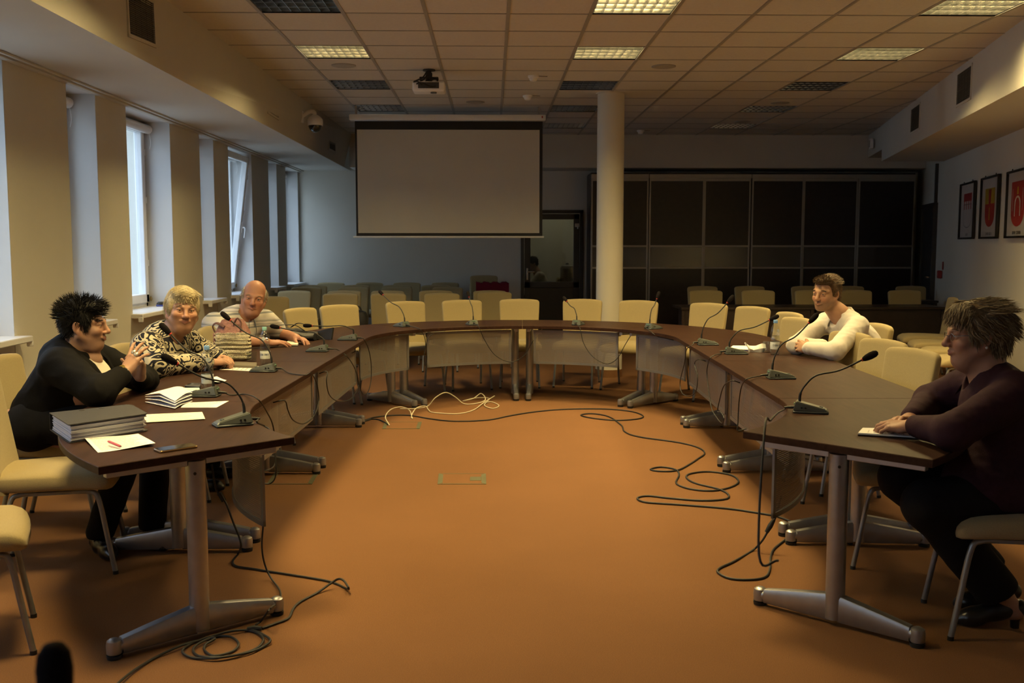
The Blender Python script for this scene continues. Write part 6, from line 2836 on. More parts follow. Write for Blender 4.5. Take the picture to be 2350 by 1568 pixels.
# lapels and collar
bm = NB()
for s_ in (-1, 1):
    rings = []
    for (x, y, z, w_) in ((-2.20, .0, .985, .012), (-2.165, .075, .985, .026), (-2.085, .098, .955, .036), (-2.005, .095, .885, .046), (-1.955, .075, .80, .040), (-1.945, .05, .73, .012)):
        c = V3(x, 5.165 + s_ * y, z)
        o_ = V3(.010, s_ * .012, .008)
        rings.append([P.local(c + V3(-w_ * .6, s_ * w_, -w_ * .1) + o_), P.local(c + o_ * 1.5), P.local(c + V3(w_ * .15, -s_ * w_ * .35, 0) + o_ * .6), P.local(c - o_ * .6)])
    loft(bm, rings)
obj('lapel', bm, BLK, P.t, angle=60)
TOP = mat('white_pink_top', (.62, .55, .52), .6, var=.03)
t_, N, L, b = nodes_of(TOP)
tc = [q for q in N if q.type == 'TEX_COORD'][0]
sp = N.new('ShaderNodeSeparateXYZ')
L.new(tc.outputs['Object'], sp.inputs[0])
rp = N.new('ShaderNodeValToRGB')
rp.color_ramp.interpolation = 'CONSTANT'
rp.color_ramp.elements[0].color = (.46, .27, .26, 1)
rp.color_ramp.elements[1].position = .835
rp.color_ramp.elements[1].color = (.64, .58, .50, 1)
L.new(sp.outputs['Z'], rp.inputs['Fac'])
L.new(rp.outputs['Color'], b.inputs['Base Color'])
garment(P, 'top', [('c', (-2.20, 5.2, .60), (-2.10, 5.17, .78), .165, .150, .05), ('c', (-2.10, 5.17, .78), (-2.12, 5.165, .88), .140, .105, .05), ('e', (-2.475, 5.16, .60), (.03, .12, .045))], TOP, [('c', (-2.07, 5.165, .93), (-2.0, 5.165, 1.0), .062, .09)], folds(.002, 40, 9), .006)
garment(P, 'trousers', [('c', (-2.29, 5.12, .60), (-1.78, 4.98, .555), .125, .085), ('c', (-2.29, 5.30, .60), (-1.76, 5.28, .555), .125, .085), ('c', (-1.78, 4.98, .545), (-1.90, 4.83, .10), .082, .066), ('c', (-1.76, 5.28, .545), (-1.70, 4.98, .10), .082, .066), ('c', (-2.33, 5.1, .57), (-2.33, 5.32, .57), .13, .13)], TRO, [('h', (0, 0, .07), (0, 0, -1)), ], folds(.003, 25, 4), .007)
shoe(P, (-1.93, 4.85, 0), (-1.78, 4.66, 0), 0, LEA)
shoe(P, (-1.73, 5.0, 0), (-1.58, 4.80, 0), 0, LEA)


def groom_spiky(q, n, r):
    up = np.array((0, .25, .85))
    g = n * .40 + up * .35 + np.array((0, -.40, -.1)) * (q[1] < -.03) + np.array((0, .35, 0)) * (q[1] > 0)
    L = 1.0
    if q[1] > .045 and q[2] > .05:
        g = n * .25 + np.array((.12 * np.sign(q[0]), .75, .12))
        L = 1.15
    if q[2] < .02:
        g = n * .18 + np.array((0, -.25, -.8))
        L = .55
    if abs(q[0]) > .05 and q[1] > .0 and q[2] < .06:
        g = n * .15 + np.array((0, .15, -.95))
        L = .75
    return g, L


P.hair('hair', [((0, -.030, .036), (.088, .102, .094)), ((0, .022, .085), (.066, .062, .036)), ((0, -.055, -.030), (.070, .055, .060)), ((.066, .018, .018), (.018, .024, .045)), ((-.066, .018, .018), (.018, .024, .045))], (.0045, .0040, .0045), 2600, .034, .0016, groom_spiky, 3, lift=.25,
       cut=[('ell', (0, .105, -.035), (.070, .062, .080)), ('ell', (.088, -.004, -.020), (.022, .034, .036)), ('ell', (-.088, -.004, -.020), (.022, .034, .036)), ('half', (0, 0, -.085), (0, 0, -1))], jitter=.5)
# watch bracelet, second bracelet, two large rings
SIL = mat('polished_silver', (.55, .52, .46), .18, 1.0, var=.05)
d = V3(*wR) - V3(*eR)
wb = ring(P, V3(*wR) - d.normalized() * .008, d, .031, .004, SIL, 'wristwatch', .013)
bm = NB()
n_ = V3(-.25, -.85, .45)
n_ = (n_ - d.normalized() * n_.dot(d.normalized())).normalized()
cyl(bm, (0, 0, 0), .016, .007, 24, Matrix.Translation(P.local(V3(*wR) - d.normalized() * .008 + n_ * .032)) @ n_.to_track_quat('Z', 'Y').to_matrix().to_4x4(), bev=.002)
obj('watch_face', bm, mat('watch_gold_dial', (.50, .38, .10), .2, .8), wb)
d = V3(*wL) - V3(*eL)
ring(P, V3(*wL) - d.normalized() * .012, d, .033, .003, mat('bracelet_bronze', (.12, .08, .05), .3, .9), 'bracelet', .004)
hy = V3(.038, .050, .085).normalized()
hz = V3(-.25, -.85, .45)
hz = (hz - hy * hz.dot(hy)).normalized()
hx = hy.cross(hz)
for bx, by in ((-.0085, .112), (.0125, .104)):
    c = V3(*wR) + (hx * bx + hy * by) * .98 - hz * .004
    rg = ring(P, c, hy, .0095, .002, SIL, 'ring', .004)
    bm = NB()
    lathe(bm, [(.012, 0), (.0125, .004), (.009, .008), (.002, .010)], 18, (0, 0, 0), Matrix.Translation(P.local(c + hz * .010)) @ hz.to_track_quat('Z', 'Y').to_matrix().to_4x4())
    obj('ring_stone', bm, mat('ring_pearl', (.55, .52, .46), .15, .4), rg)

# ================= woman in the paisley blouse
P = Person('smiling person with short blond hair in a black and cream paisley blouse', (-2.1, 6.2, 0), (.46, .255, .17))
HC = (-1.872, 6.15, 1.098)
NB2 = (-1.955, 6.19, .945)
P.head(HC, (.46, -.88, -.05), (.10, .02, 1), 1.06, wide=1.10, jaw=1.18, chin2=1.2, nose=1.1, cheek=1.2, smile=1.0, neck=NB2, neck_r=.064, age=1, lips=(.42, .16, .13))
sR, sL = (-2.04, 5.98, .885), (-1.95, 6.41, .885)
eR, wR = (-1.935, 5.86, .785), (-1.715, 6.14, .775)
eL, wL = (-1.84, 6.52, .785), (-1.690, 6.335, .775)
P.limb([NB2, (-2.03, 6.2, .80), (-2.2, 6.22, .58)], [.06, .10, .11], .05)
P.limb([sR, eR, wR], [.060, .045, .030])
P.limb([sL, eL, wL], [.060, .045, .030])
P.limb([(-2.2, 6.12, .595), (-1.75, 6.08, .54), (-1.80, 6.05, .08)], [.08, .06, .04])
P.limb([(-2.2, 6.32, .595), (-1.75, 6.36, .54), (-1.80, 6.38, .08)], [.08, .06, .04])
t1 = P.hand(wR, (.65, .50, .02), (-.25, -.35, .9), 'R', [(.5, .8, .5)] * 4, thumb=(.6, .2, .3), s=.98)
t2 = P.hand(wL, (.50, -.62, .06), (.35, .2, .9), 'L', [(.6, .9, .6)] * 4, thumb=(.6, .3, .3), s=.98)
P.finish(.003)
P.eyes(look=(.12, 1, -.05), iris=(.10, .09, .07))
P.brows((.20, .14, .08), .9)
nails(P, t1 + t2, MT['nailpolish'])
PAI = mat('paisley_blouse', (.02, .02, .03), .75, var=.1, spec=.2)
t_, N, L, b = nodes_of(PAI)
tc = [q for q in N if q.type == 'TEX_COORD'][0]
nz = N.new('ShaderNodeTexNoise')
nz.inputs['Scale'].default_value = 9
nz.inputs['Detail'].default_value = 0
L.new(tc.outputs['Object'], nz.inputs['Vector'])
mp = N.new('ShaderNodeMix')
mp.data_type = 'RGBA'
mp.inputs[0].default_value = .30
L.new(tc.outputs['Object'], mp.inputs[6])
L.new(nz.outputs['Color'], mp.inputs[7])
vo = N.new('ShaderNodeTexVoronoi')
vo.feature = 'F1'
vo.inputs['Scale'].default_value = 13
L.new(mp.outputs[2], vo.inputs['Vector'])
mu = N.new('ShaderNodeMath')
mu.operation = 'MULTIPLY'
mu.inputs[1].default_value = 19
L.new(vo.outputs['Distance'], mu.inputs[0])
sn = N.new('ShaderNodeMath')
sn.operation = 'SINE'
L.new(mu.outputs[0], sn.inputs[0])
rp = N.new('ShaderNodeValToRGB')
rp.color_ramp.elements[0].position = .50
rp.color_ramp.elements[0].color = (.012, .012, .020, 1)
rp.color_ramp.elements[1].position = .58
rp.color_ramp.elements[1].color = (.50, .45, .33, 1)
mr = N.new('ShaderNodeMapRange')
mr.inputs['From Min'].default_value = -1
L.new(sn.outputs[0], mr.inputs['Value'])
L.new(mr.outputs[0], rp.inputs['Fac'])
L.new(rp.outputs['Color'], b.inputs['Base Color'])
garment(P, 'blouse', [('c', (-2.2, 6.22, .58), (-2.05, 6.2, .79), .190, .172, .08), ('c', (-2.05, 6.2, .79), (-2.02, 6.2, .875), .160, .120, .06), ('c', (-2.04, 6.02, .875), (-1.98, 6.37, .875), .092, .092, .06), ('c', (-2.04, 6.2, .93), (-2.0, 6.2, .955), .070, .068, .06),
                       ('c', sR, eR, .092, .076, .03), ('c', eR, (-1.735, 6.115, .777), .072, .052, .03), ('c', sL, eL, .090, .074, .03), ('c', eL, (-1.71, 6.36, .777), .070, .052, .03)],
        PAI, [('c', (-1.93, 6.16, .955), (-1.86, 6.12, .90), .060, .034), ('h', (0, 0, .484), (0, 0, -1)), ], folds(.0035, 30, 5), .005)
collar(P, (-1.965, 6.185, .955), (.10, -.06, 1), (.62, -.78, 0), .071, .045, .050, .028, .75, PAI)
garment(P, 'trousers', [('c', (-2.22, 6.12, .60), (-1.76, 6.08, .555), .12, .085), ('c', (-2.22, 6.32, .60), (-1.76, 6.36, .555), .12, .085), ('c', (-1.76, 6.08, .545), (-1.80, 6.05, .10), .082, .066), ('c', (-1.76, 6.36, .545), (-1.80, 6.38, .10), .082, .066)], TRO, [('h', (0, 0, .07), (0, 0, -1))], None, .008)
shoe(P, (-1.86, 6.05, 0), (-1.62, 6.03, 0), 0, LEA)
shoe(P, (-1.86, 6.38, 0), (-1.62, 6.37, 0), 0, LEA)


def groom_short(q, n, r):
    g = np.array((q[0] * 5, .55, -.35))
    if q[2] > .080:
        g = np.array((.85 if q[0] > -.035 else -.6, .50, -.25))
    if q[1] < -.03:
        g = np.array((q[0] * 3, -.15, -.95))
    if abs(q[0]) > .055 and q[1] > -.03:
        g = np.array((0, -.30, -.95))
    return g - n * .10, (.45 if q[1] > .04 and q[2] < .095 else 1.0)


BLONDE = [((.56, .47, .29), .5), ((.42, .34, .20), .3), ((.66, .58, .40), .2)]
P.hair('hair', [((0, -.028, .036), (.092, .104, .097)), ((0, .025, .082), (.070, .066, .040)), ((0, -.060, -.025), (.074, .052, .058)), ((.071, .012, .018), (.018, .032, .050)), ((-.071, .012, .018), (.018, .032, .050))], (.55, .46, .29), 2600, .045, .0014, groom_short, 6, lift=.06,
       cut=[('ell', (0, .112, -.035), (.068, .068, .082)), ('ell', (.092, -.008, -.030), (.022, .030, .036)), ('ell', (-.092, -.008, -.030), (.022, .030, .036)), ('half', (0, 0, -.080), (0, 0, -1))], jitter=.14, wave=.15, cols=BLONDE)

# ================= man in the striped polo shirt
P = Person('balding older person in a white polo shirt with grey stripes, head tilted', (-2.05, 7.75, 0), (.50, .25, .165))
HC = (-1.802, 7.70, 1.092)
NB3 = (-1.885, 7.74, .955)
P.head(HC, (.17, -.97, -.10), (.17, -.05, 1), 1.09, wide=1.03, jaw=1.08, chin2=1.1, nose=1.15, cheek=1.05, neck=NB3, neck_r=.066, age=1, lips=(.38, .15, .12))
sR, sL = (-2.06, 7.52, .895), (-1.765, 7.90, .895)
eR, wR = (-1.90, 7.36, .785), (-1.672, 7.50, .768)
eL, wL = (-1.69, 8.04, .790), (-1.52, 7.84, .770)
P.limb([NB3, (-1.96, 7.74, .80), (-2.15, 7.78, .58)], [.06, .11, .11], .05)
P.limb([sR, eR, wR], [.062, .048, .031])
P.limb([sL, eL, wL], [.062, .048, .031])
P.limb([(-2.15, 7.68, .595), (-1.68, 7.6, .54), (-1.75, 7.58, .08)], [.08, .06, .04])
P.limb([(-2.15, 7.88, .595), (-1.68, 7.95, .54), (-1.75, 7.95, .08)], [.08, .06, .04])
t1 = P.hand(wR, (.86, .50, -.04), (-.15, -.22, .95), 'R', [.16, .20, .22, .24], (.10, .02, -.05, -.12), thumb=(.5, .1, .1), s=1.04)
t2 = P.hand(wL, (.70, -.65, -.06), (.2, .1, .95), 'L', [.3, .35, .4, .4], thumb=(.5, .2, .2), s=1.04)
P.finish(.003)
P.eyes(look=(-.05, 1, -.02), iris=(.10, .12, .13))
P.brows((.28, .22, .15), .9, -.001)
POLO = mat('striped_polo', (.62, .60, .60), .85, var=.04)
t_, N, L, b = nodes_of(POLO)
tc = [q for q in N if q.type == 'TEX_COORD'][0]
sp = N.new('ShaderNodeSeparateXYZ')
nz = N.new('ShaderNodeTexNoise')
nz.inputs['Scale'].default_value = 4
mpx = N.new('ShaderNodeVectorMath')
mpx.operation = 'SCALE'
mpx.inputs['Scale'].default_value = .035
L.new(tc.outputs['Object'], nz.inputs['Vector'])
L.new(nz.outputs['Color'], mpx.inputs[0])
ad = N.new('ShaderNodeVectorMath')
L.new(tc.outputs['Object'], ad.inputs[0])
L.new(mpx.outputs[0], ad.inputs[1])
L.new(ad.outputs[0], sp.inputs[0])


def mth(op, a, v=None, N=N, L=L):
    q = N.new('ShaderNodeMath')
    q.operation = op
    for i, x in enumerate((a, v)):
        if x is None:
            continue
        if isinstance(x, (int, float)):
            q.inputs[i].default_value = x
        else:
            L.new(x, q.inputs[i])
    return q.outputs[0]


fr = mth('FRACT', mth('DIVIDE', sp.outputs['Z'], .105))
rp = N.new('ShaderNodeValToRGB')
rp.color_ramp.interpolation = 'CONSTANT'
e = rp.color_ramp.elements
e[0].color = (.62, .60, .56, 1)
e[1].position = .30
e[1].color = (.235, .25, .27, 1)
for pos, c in ((.42, (.58, .56, .52)), (.50, (.33, .34, .35)), (.56, (.62, .60, .60)), (.72, (.30, .31, .33)), (.80, (.50, .50, .48)), (.88, (.62, .60, .60))):
    q = e.new(pos)
    q.color = (*c, 1)
L.new(fr, rp.inputs['Fac'])
L.new(rp.outputs['Color'], b.inputs['Base Color'])
mR, mL = V3(*sR).lerp(V3(*eR), .72), V3(*sL).lerp(V3(*eL), .72)
garment(P, 'polo_shirt', [('c', (-2.17, 7.78, .57), (-2.0, 7.74, .79), .190, .178, .08), ('c', (-2.0, 7.74, .79), (-1.96, 7.73, .88), .165, .125, .06), ('c', (-2.05, 7.55, .885), (-1.80, 7.88, .885), .095, .095, .06), ('c', (-1.98, 7.74, .93), (-1.93, 7.74, .955), .075, .072, .06),
                          ('c', sR, tuple(mR), .090, .080, .03), ('c', sL, tuple(mL), .090, .080, .03)], POLO,
        [('h', (0, 0, .484), (0, 0, -1)), ('h', tuple(mR), tuple(V3(*eR) - V3(*sR))), ('c', (-1.87, 7.69, .96), (-1.80, 7.62, .93), .060, .036)] if False else [('h', (0, 0, .484), (0, 0, -1)), ('c', (-1.86, 7.68, .965), (-1.78, 7.60, .93), .062, .036)], folds(.003, 28, 12), .005)
GRY = mat('grey_collar', (.20, .22, .26), .85, var=.06)
collar(P, (-1.905, 7.738, .965), (.15, -.06, 1), (.62, -.78, 0), .074, .048, .055, .026, .62, GRY)
bm = NB()
for s_ in (-1, 1):
    tube(bm, spline([P.local(V3(-1.80 + s_ * .012, 7.585 + s_ * .02, .93)), P.local(V3(-1.785 + s_ * .02, 7.56 + s_ * .03, .86)), P.local(V3(-1.78 + s_ * .012, 7.545 + s_ * .02, .80))], 5), .0022, 6)
obj('lanyard', bm, MT['black'], P.t)
garment(P, 'trousers', [('c', (-2.2, 7.68, .60), (-1.69, 7.6, .555), .12, .085), ('c', (-2.2, 7.88, .60), (-1.69, 7.95, .555), .12, .085), ('c', (-1.69, 7.6, .545), (-1.75, 7.58, .10), .08, .066), ('c', (-1.69, 7.95, .545), (-1.75, 7.95, .10), .08, .066)], mat('grey_trousers', (.06, .06, .065), .85, var=.1), [('h', (0, 0, .07), (0, 0, -1))], None, .008)
shoe(P, (-1.81, 7.58, 0), (-1.56, 7.57, 0), 0, LEA)
shoe(P, (-1.81, 7.95, 0), (-1.56, 7.96, 0), 0, LEA)


def groom_fringe(q, n, r):
    return n * .10 + np.array((q[0] * 2, -.45, -.75)), 1.0


P.hair('hair', [((0, -.040, -.005), (.082, .088, .060)), ((.074, -.01, .020), (.010, .030, .040)), ((-.074, -.01, .020), (.010, .030, .040))], (.50, .46, .38), 700, .028, .0013, groom_fringe, 9,
       cut=[('ell', (0, .085, .0), (.072, .085, .12)), ('ell', (.088, -.012, -.030), (.020, .028, .042)), ('ell', (-.088, -.012, -.030), (.020, .028, .042)), ('half', (0, 0, .058), (0, .25, 1)), ('half', (0, 0, -.066), (0, 0, -1))], jitter=.35, cols=[((.52, .48, .40), .6), ((.36, .30, .22), .4)])
d = V3(*wR) - V3(*eR)
ring(P, V3(*wR) - d.normalized() * .006, d, .031, .004, SIL, 'wristwatch', .010)

# ================= man in the white shirt
P = Person('bearded person with brown hair in a white shirt, arms crossed on the table', (2.55, 6.95, 0), (.47, .265, .165))
HC = (2.332, 7.0, 1.153)
NB5 = (2.44, 7.02, 1.000)
P.head(HC, (-.76, -.64, -.08), (.06, .02, 1), 1.03, wide=.98, jaw=1.0, nose=1.05, cheek=.9, neck=NB5, neck_r=.058, lips=(.36, .16, .12), stubble=(.16, .10, .065), age=.5)
sL, sR = (2.50, 6.82, .930), (2.40, 7.20, .930)
eL, wL = (2.275, 6.60, .787), (2.135, 6.755, .790)
eR, wR = (2.125, 6.975, .787), (2.275, 6.82, .800)
P.limb([NB5, (2.52, 7.0, .82), (2.70, 6.98, .58)], [.055, .085, .10], .05)
P.limb([sL, eL, wL], [.055, .042, .029])
P.limb([sR, eR, wR], [.055, .042, .029])
P.limb([(2.68, 6.88, .595), (2.18, 6.86, .54), (2.22, 6.84, .08)], [.08, .06, .04])
P.limb([(2.68, 7.08, .595), (2.18, 7.12, .54), (2.22, 7.14, .08)], [.08, .06, .04])
P.hand(wL, (-.30, .95, .10), (-.85, -.25, .45), 'L', [.25, .3, .3, .35], thumb=(.5, .2, .2), s=1.02)
P.hand(wR, (.55, -.80, .15), (.4, .2, .9), 'R', [.3, .35, .4, .4], thumb=(.5, .2, .2), s=1.02)
P.finish(.003)
P.eyes(look=(.05, 1, -.02), iris=(.05, .04, .03))
P.brows((.05, .03, .02), 1.25, -.001)
WSH = mat('white_shirt_cotton', (.66, .62, .57), .75, var=.03, vscale=40, spec=.25)
garment(P, 'shirt', [('c', (2.70, 6.98, .585), (2.56, 7.0, .79), .165, .150, .07), ('c', (2.56, 7.0, .79), (2.50, 7.01, .90), .138, .115, .06), ('c', (2.505, 6.86, .925), (2.43, 7.17, .925), .078, .078, .06), ('c', (2.50, 7.02, .955), (2.47, 7.02, .985), .070, .062, .05),
                     ('c', sL, eL, .072, .062, .03), ('c', eL, (2.142, 6.745, .790), .060, .044, .03), ('c', sR, eR, .070, .062, .03), ('c', eR, (2.262, 6.835, .798), .058, .044, .03)], WSH,
        [('c', (2.385, 6.985, .985), (2.33, 6.95, .90), .058, .022), ('h', (0, 0, .484), (0, 0, -1))], folds(.0042, 36, 21), .0045)
collar(P, (2.462, 7.025, .990), (-.16, -.02, 1), (-.86, -.5, 0), .066, .050, .052, .024, .60, WSH, point=.04)
for e_, w_ in ((eL, wL), (eR, wR)):
    d = (V3(*w_) - V3(*e_)).normalized()
    ring(P, V3(*w_) - d * .030, d, .040, .006, WSH, 'cuff', .022)
garment(P, 'trousers', [('c', (2.72, 6.88, .60), (2.19, 6.86, .555), .115, .08), ('c', (2.72, 7.08, .60), (2.19, 7.12, .555), .115, .08), ('c', (2.19, 6.86, .545), (2.22, 6.84, .10), .078, .062), ('c', (2.19, 7.12, .545), (2.22, 7.14, .10), .078, .062)], mat('khaki_trousers', (.10, .08, .05), .85, var=.1), [('h', (0, 0, .07), (0, 0, -1))], None, .008)
shoe(P, (2.28, 6.84, 0), (2.02, 6.83, 0), 0, LEA)
shoe(P, (2.28, 7.14, 0), (2.02, 7.15, 0), 0, LEA)


def groom_swept(q, n, r):
    g = np.array((q[0] * 3, -.85, .0))
    L = .9
    if q[2] > .075 and q[1] > .0:
        g = n * .12 + np.array((-.35, .55, .05))
        L = .95
    if q[2] < .055:
        g = np.array((0, -.55, -.75))
        L = .55
    return g, L


P.hair('hair', [((0, -.030, .034), (.080, .098, .089)), ((0, .030, .086), (.060, .062, .030)), ((0, -.060, -.025), (.068, .050, .050)), ((.069, .002, .020), (.012, .024, .042)), ((-.069, .002, .020), (.012, .024, .042))], (.10, .06, .03), 2000, .034, .0015, groom_swept, 12, lift=.16,
       cut=[('ell', (0, .105, -.030), (.066, .064, .086)), ('ell', (.086, -.006, -.030), (.020, .030, .040)), ('ell', (-.086, -.006, -.030), (.020, .030, .040)), ('half', (0, 0, -.062), (0, 0, -1))], jitter=.22, wave=.2, cols=[((.085, .050, .026), .65), ((.15, .095, .05), .35)])

# ================= woman in the plum jacket
P = Person('person with glasses and grey-brown hair in a plum jacket, hands resting on the table', (2.1, 3.88, 0), (.40, .215, .145))
HC = (1.940, 4.0, 1.128)
NB4 = (1.995, 3.985, .965)
P.head(HC, (-1, .10, -.07), (.04, 0, 1), 1.06, wide=1.02, jaw=1.08, chin2=1.25, nose=1.15, cheek=1.05, neck=NB4, neck_r=.060, age=1, lips=(.34, .14, .12))
sL, sR = (2.02, 3.80, .915), (2.03, 4.15, .915)
eL, wL = (1.700, 3.640, .795), (1.640, 3.870, .778)
eR, wR = (1.90, 4.30, .810), (1.705, 4.035, .778)
P.limb([NB4, (1.99, 3.93, .82), (2.10, 3.88, .60)], [.055, .085, .11], .05)
P.limb([sL, eL, wL], [.055, .043, .029])
P.limb([sR, eR, wR], [.055, .043, .029])
kL, aL = (1.655, 3.730, .500), (1.985, 3.775, .125)
kR, aR = (1.66, 3.98, .545), (2.06, 3.96, .125)
P.limb([(2.13, 3.77, .55), kL, aL, (2.03, 3.77, .07), (1.90, 3.79, .045)], [.08, .058, .036, .034, .026])
P.limb([(2.13, 3.98, .55), kR, aR, (2.10, 3.96, .07), (1.96, 3.97, .045)], [.08, .058, .036, .034, .026])
t1 = P.hand(wL, (-.72, .62, -.04), (-.10, -.30, .95), 'L', [(.35, .6, .35), (.4, .65, .4), (.45, .7, .4), (.5, .7, .4)], thumb=(.45, .2, .2), s=.96)
t2 = P.hand(wR, (-.80, -.52, .06), (-.1, .25, .95), 'R', [(.4, .7, .4)] * 4, thumb=(.45, .2, .2), s=.96)
P.finish(.003)
P.eyes(look=(0, 1, -.05), iris=(.06, .07, .07))
P.brows((.20, .14, .09), .8)
nails(P, t1 + t2, mat('natural_nail', (.45, .26, .20), .3))
PLUM = mat('plum_jacket', (.034, .0145, .024), .8, var=.14, vscale=50, bump=.12, bscale=260, spec=.12)
garment(P, 'jacket', [('c', (2.13, 3.88, .58), (2.03, 3.91, .78), .180, .170, .07), ('c', (2.03, 3.91, .78), (2.01, 3.96, .88), .155, .118, .06), ('c', (2.02, 3.83, .905), (2.03, 4.12, .905), .082, .082, .06), ('c', (2.03, 3.98, .93), (2.01, 3.985, .955), .070, .066, .06),
                      ('c', (1.93, 3.84, .72), (1.90, 3.80, .58), .120, .125, .06), ('c', (1.90, 3.79, .56), (2.16, 3.79, .56), .150, .160, .05), ('c', sL, eL, .084, .068, .035), ('c', eL, (1.652, 3.845, .780), .064, .044, .03), ('c', sR, eR, .082, .066, .035), ('c', eR, (1.722, 4.055, .780), .062, .044, .03)], PLUM,
        [('c', (1.955, 3.98, .985), (1.91, 3.98, .93), .062, .030), ('h', (2.0, 3.8, .486), (.05, 0, -1))], folds(.0036, 30, 31), .005)
collar(P, (2.0, 3.98, .955), (-.12, .02, 1), (-1, .1, 0), .070, .040, .046, .030, .55, PLUM)
bm = NB()
rn_ = random.Random(4)
st = [V3(2.20, 3.735, .93), V3(2.05, 3.722, .885), V3(1.98, 3.70, .86), V3(1.90, 3.66, .80), V3(1.83, 3.60, .76)]
for q in spline(st, 16):
    pass
a_ = V3(1.905, 3.77, .475)
tube(bm, [P.local(a_ + V3(-.01, -.10, .02)), P.local(a_ + V3(-.01, -.10, -.025))], .004, 6)
cyl(bm, (0, 0, 0), .006, .004, 10, Matrix.Translation(P.local(a_ + V3(-.01, -.104, .022))) @ Matrix.Rotation(PI / 2, 4, 'X'))
obj('zip_pull', bm, SIL, P.t)
garment(P, 'trousers', [('c', (2.18, 3.78, .555), kL, .125, .088, .04), ('c', (2.18, 3.98, .555), kR, .125, .088, .04), ('c', kL, (1.955, 3.77, .15), .086, .084, .04), ('c', kR, (2.03, 3.96, .15), .086, .080, .04)], TRO,
        [('h', (1.965, 3.77, .145), (.55, 0, -.85)), ], folds(.0032, 24, 14), .006)
shoe(P, (2.045, 3.765, 0), (1.815, 3.80, 0), 0, LEA, high=.035)
shoe(P, (2.12, 3.955, 0), (1.89, 3.975, 0), 0, LEA, high=.035)


def groom_bob(q, n, r):
    g = n * .06 + np.array((q[0] * 3, -.45, -.60))
    L = 1.0
    if q[2] > .075:
        g = n * .10 + np.array((q[0] * 5, .55 if q[1] > .015 else -.75, -.12))
    if q[1] > .03 and q[2] > .04:
        g = n * .02 + np.array((.35 * np.sign(q[0]), .30, -.75))
        L = .85
    if q[2] < .0:
        g = n * .04 + np.array((0, -.05, -.85))
        L = .7
    return g, L


P.hair('hair', [((0, -.034, .036), (.093, .108, .096)), ((0, .022, .084), (.072, .070, .040)), ((0, -.068, -.030), (.080, .056, .060)), ((.076, .018, .020), (.016, .032, .048)), ((-.076, .018, .020), (.016, .032, .048))], (.16, .12, .08), 2600, .046, .0017, groom_bob, 15, lift=.12,
       cut=[('ell', (0, .116, -.035), (.078, .068, .084)), ('ell', (.098, .002, -.034), (.026, .030, .030)), ('ell', (-.098, .002, -.034), (.026, .030, .030)), ('half', (0, 0, -.090), (0, 0, -1))], jitter=.17, wave=.30, cols=[((.13, .092, .055), .45), ((.27, .21, .13), .35), ((.09, .07, .05), .20)])
# spectacles and pearl earring
s = P.hs
bm = NB()
for q in (-1, 1):
    c = [P.local(P.W((q * .033 + .020 * math.cos(a), .098 - .004 * abs(math.cos(a)), -.004 + .0135 * math.sin(a)))) for a in [2 * PI * k / 20 for k in range(21)]]
    tube(bm, c, .0011, 6)
    tube(bm, spline([P.local(P.W((q * .052, .095, .000))), P.local(P.W((q * .078, .045, .002))), P.local(P.W((q * .086, -.010, .000))), P.local(P.W((q * .084, -.026, -.018)))], 5), .0012, 6)
tube(bm, spline([P.local(P.W((-.013, .100, -.001))), P.local(P.W((0, .105, .002))), P.local(P.W((.013, .100, -.001)))], 5), .0011, 6)
sp_ = obj('spectacles', bm, mat('spectacle_metal', (.25, .22, .20), .25, .9), P.t)
bm = NB()
for q in (-1, 1):
    bm.faces.new([bm.verts.new(P.local(P.W((q * .033 + .0195 * math.cos(2 * PI * k / 20), .098 - .004 * abs(math.cos(2 * PI * k / 20)), -.004 + .0130 * math.sin(2 * PI * k / 20))))) for k in range(20)])
obj('lenses', bm, glass('spectacle_lens', (.96, .97, .97), .06), sp_, smooth=False)
for q in (-1, 1):
    bm = NB()
    bmesh.ops.create_uvsphere(bm, u_segments=14, v_segments=10, radius=.0055)
    bmesh.ops.transform(bm, matrix=Matrix.Translation(P.local(P.W((q * .084, -.010, -.046)))), verts=bm.verts[:])
    obj('pearl_earring', bm, mat('pearl', (.75, .70, .62), .15, .1, coat=.5), P.t, angle=180)

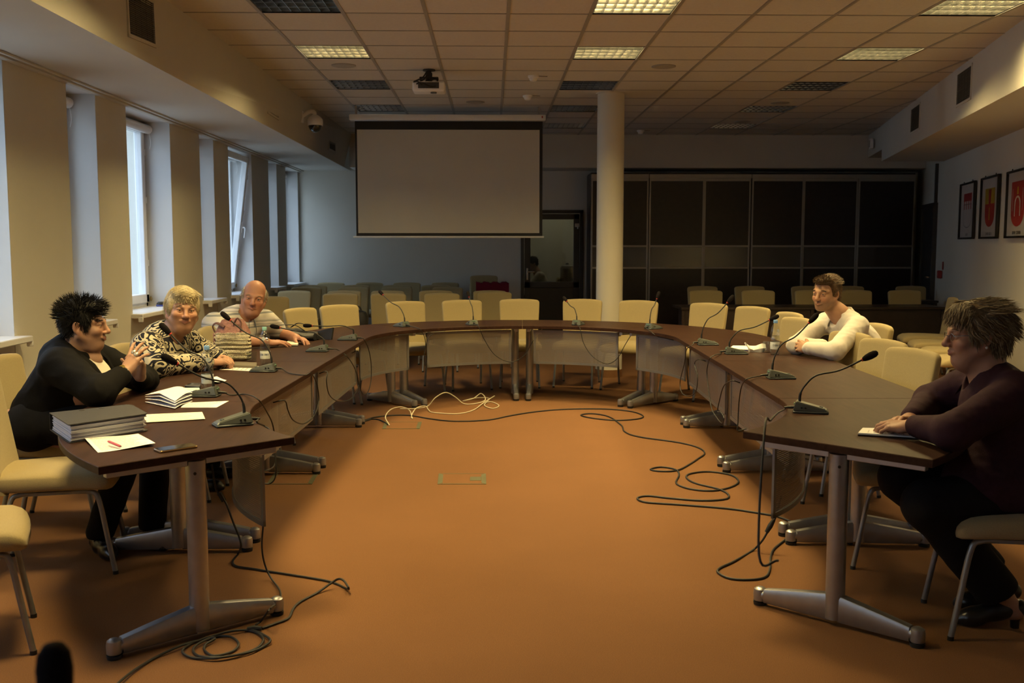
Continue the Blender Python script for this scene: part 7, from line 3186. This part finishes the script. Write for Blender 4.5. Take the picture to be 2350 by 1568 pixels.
# ================= person in the room behind the glazed door
P = Person('distant person in a white shirt seen through the glazed door, sitting by the urn', (.75, 18.55, 0), (.42, .24, .16))
P.head((.745, 18.55, 1.15), (-.85, -.3, -.35), (-.2, 0, 1), 1.0, neck=(.83, 18.55, 1.0))
P.limb([(.83, 18.55, 1.0), (.90, 18.55, .82), (1.0, 18.55, .52)], [.06, .12, .13], .05)
P.limb([(.86, 18.36, .95), (.70, 18.30, .74), (.64, 18.40, .95)], [.05, .04, .03])
P.limb([(.86, 18.72, .95), (.72, 18.78, .72), (.55, 18.65, .74)], [.05, .04, .03])
P.limb([(1.0, 18.45, .5), (.6, 18.45, .48), (.6, 18.45, .05)], [.08, .06, .04])
P.limb([(1.0, 18.65, .5), (.6, 18.65, .48), (.6, 18.65, .05)], [.08, .06, .04])
P.hand((.64, 18.40, .95), (.1, .25, .9), (-.8, .2, .1), 'R', [.6, .7, .7, .8])
P.hand((.55, 18.65, .74), (-.9, -.2, 0), (0, 0, 1), 'L', [.2, .2, .2, .2])
P.finish(.007)
garment(P, 'shirt', [('c', (1.0, 18.55, .55), (.91, 18.55, .80), .15, .14, .06), ('c', (.90, 18.40, .93), (.90, 18.70, .93), .075, .075, .06), ('c', (.86, 18.36, .95), (.70, 18.30, .75), .062, .052), ('c', (.70, 18.30, .75), (.645, 18.39, .93), .05, .04), ('c', (.86, 18.72, .95), (.72, 18.78, .75), .062, .052), ('c', (.72, 18.78, .75), (.57, 18.66, .75), .05, .04)], WSH, [], folds(.004, 30, 2), .010)
garment(P, 'trousers', [('c', (1.02, 18.46, .53), (.6, 18.45, .49), .11, .08), ('c', (1.02, 18.64, .53), (.6, 18.65, .49), .11, .08), ('c', (.6, 18.45, .48), (.6, 18.45, .1), .075, .06), ('c', (.6, 18.65, .48), (.6, 18.65, .1), .075, .06)], TRO, [('h', (0, 0, .06), (0, 0, -1))], None, .012)
P.hair('hair', [((0, -.030, .036), (.086, .102, .092)), ((0, .03, .085), (.06, .06, .03)), ((0, -.06, -.025), (.07, .05, .05))], (.012, .010, .010), 250, .03, .003, groom_swept, 2, cut=[('ell', (0, .105, -.03), (.066, .064, .086)), ('half', (0, 0, -.062), (0, 0, -1))], h=.008)
shoe(P, (.66, 18.45, 0), (.42, 18.45, 0), 0, LEA)
shoe(P, (.66, 18.65, 0), (.42, 18.65, 0), 0, LEA)
chair(1.22, 18.55, 180, 'chair under the distant person behind the glazed door', 'chairs in the pantry')
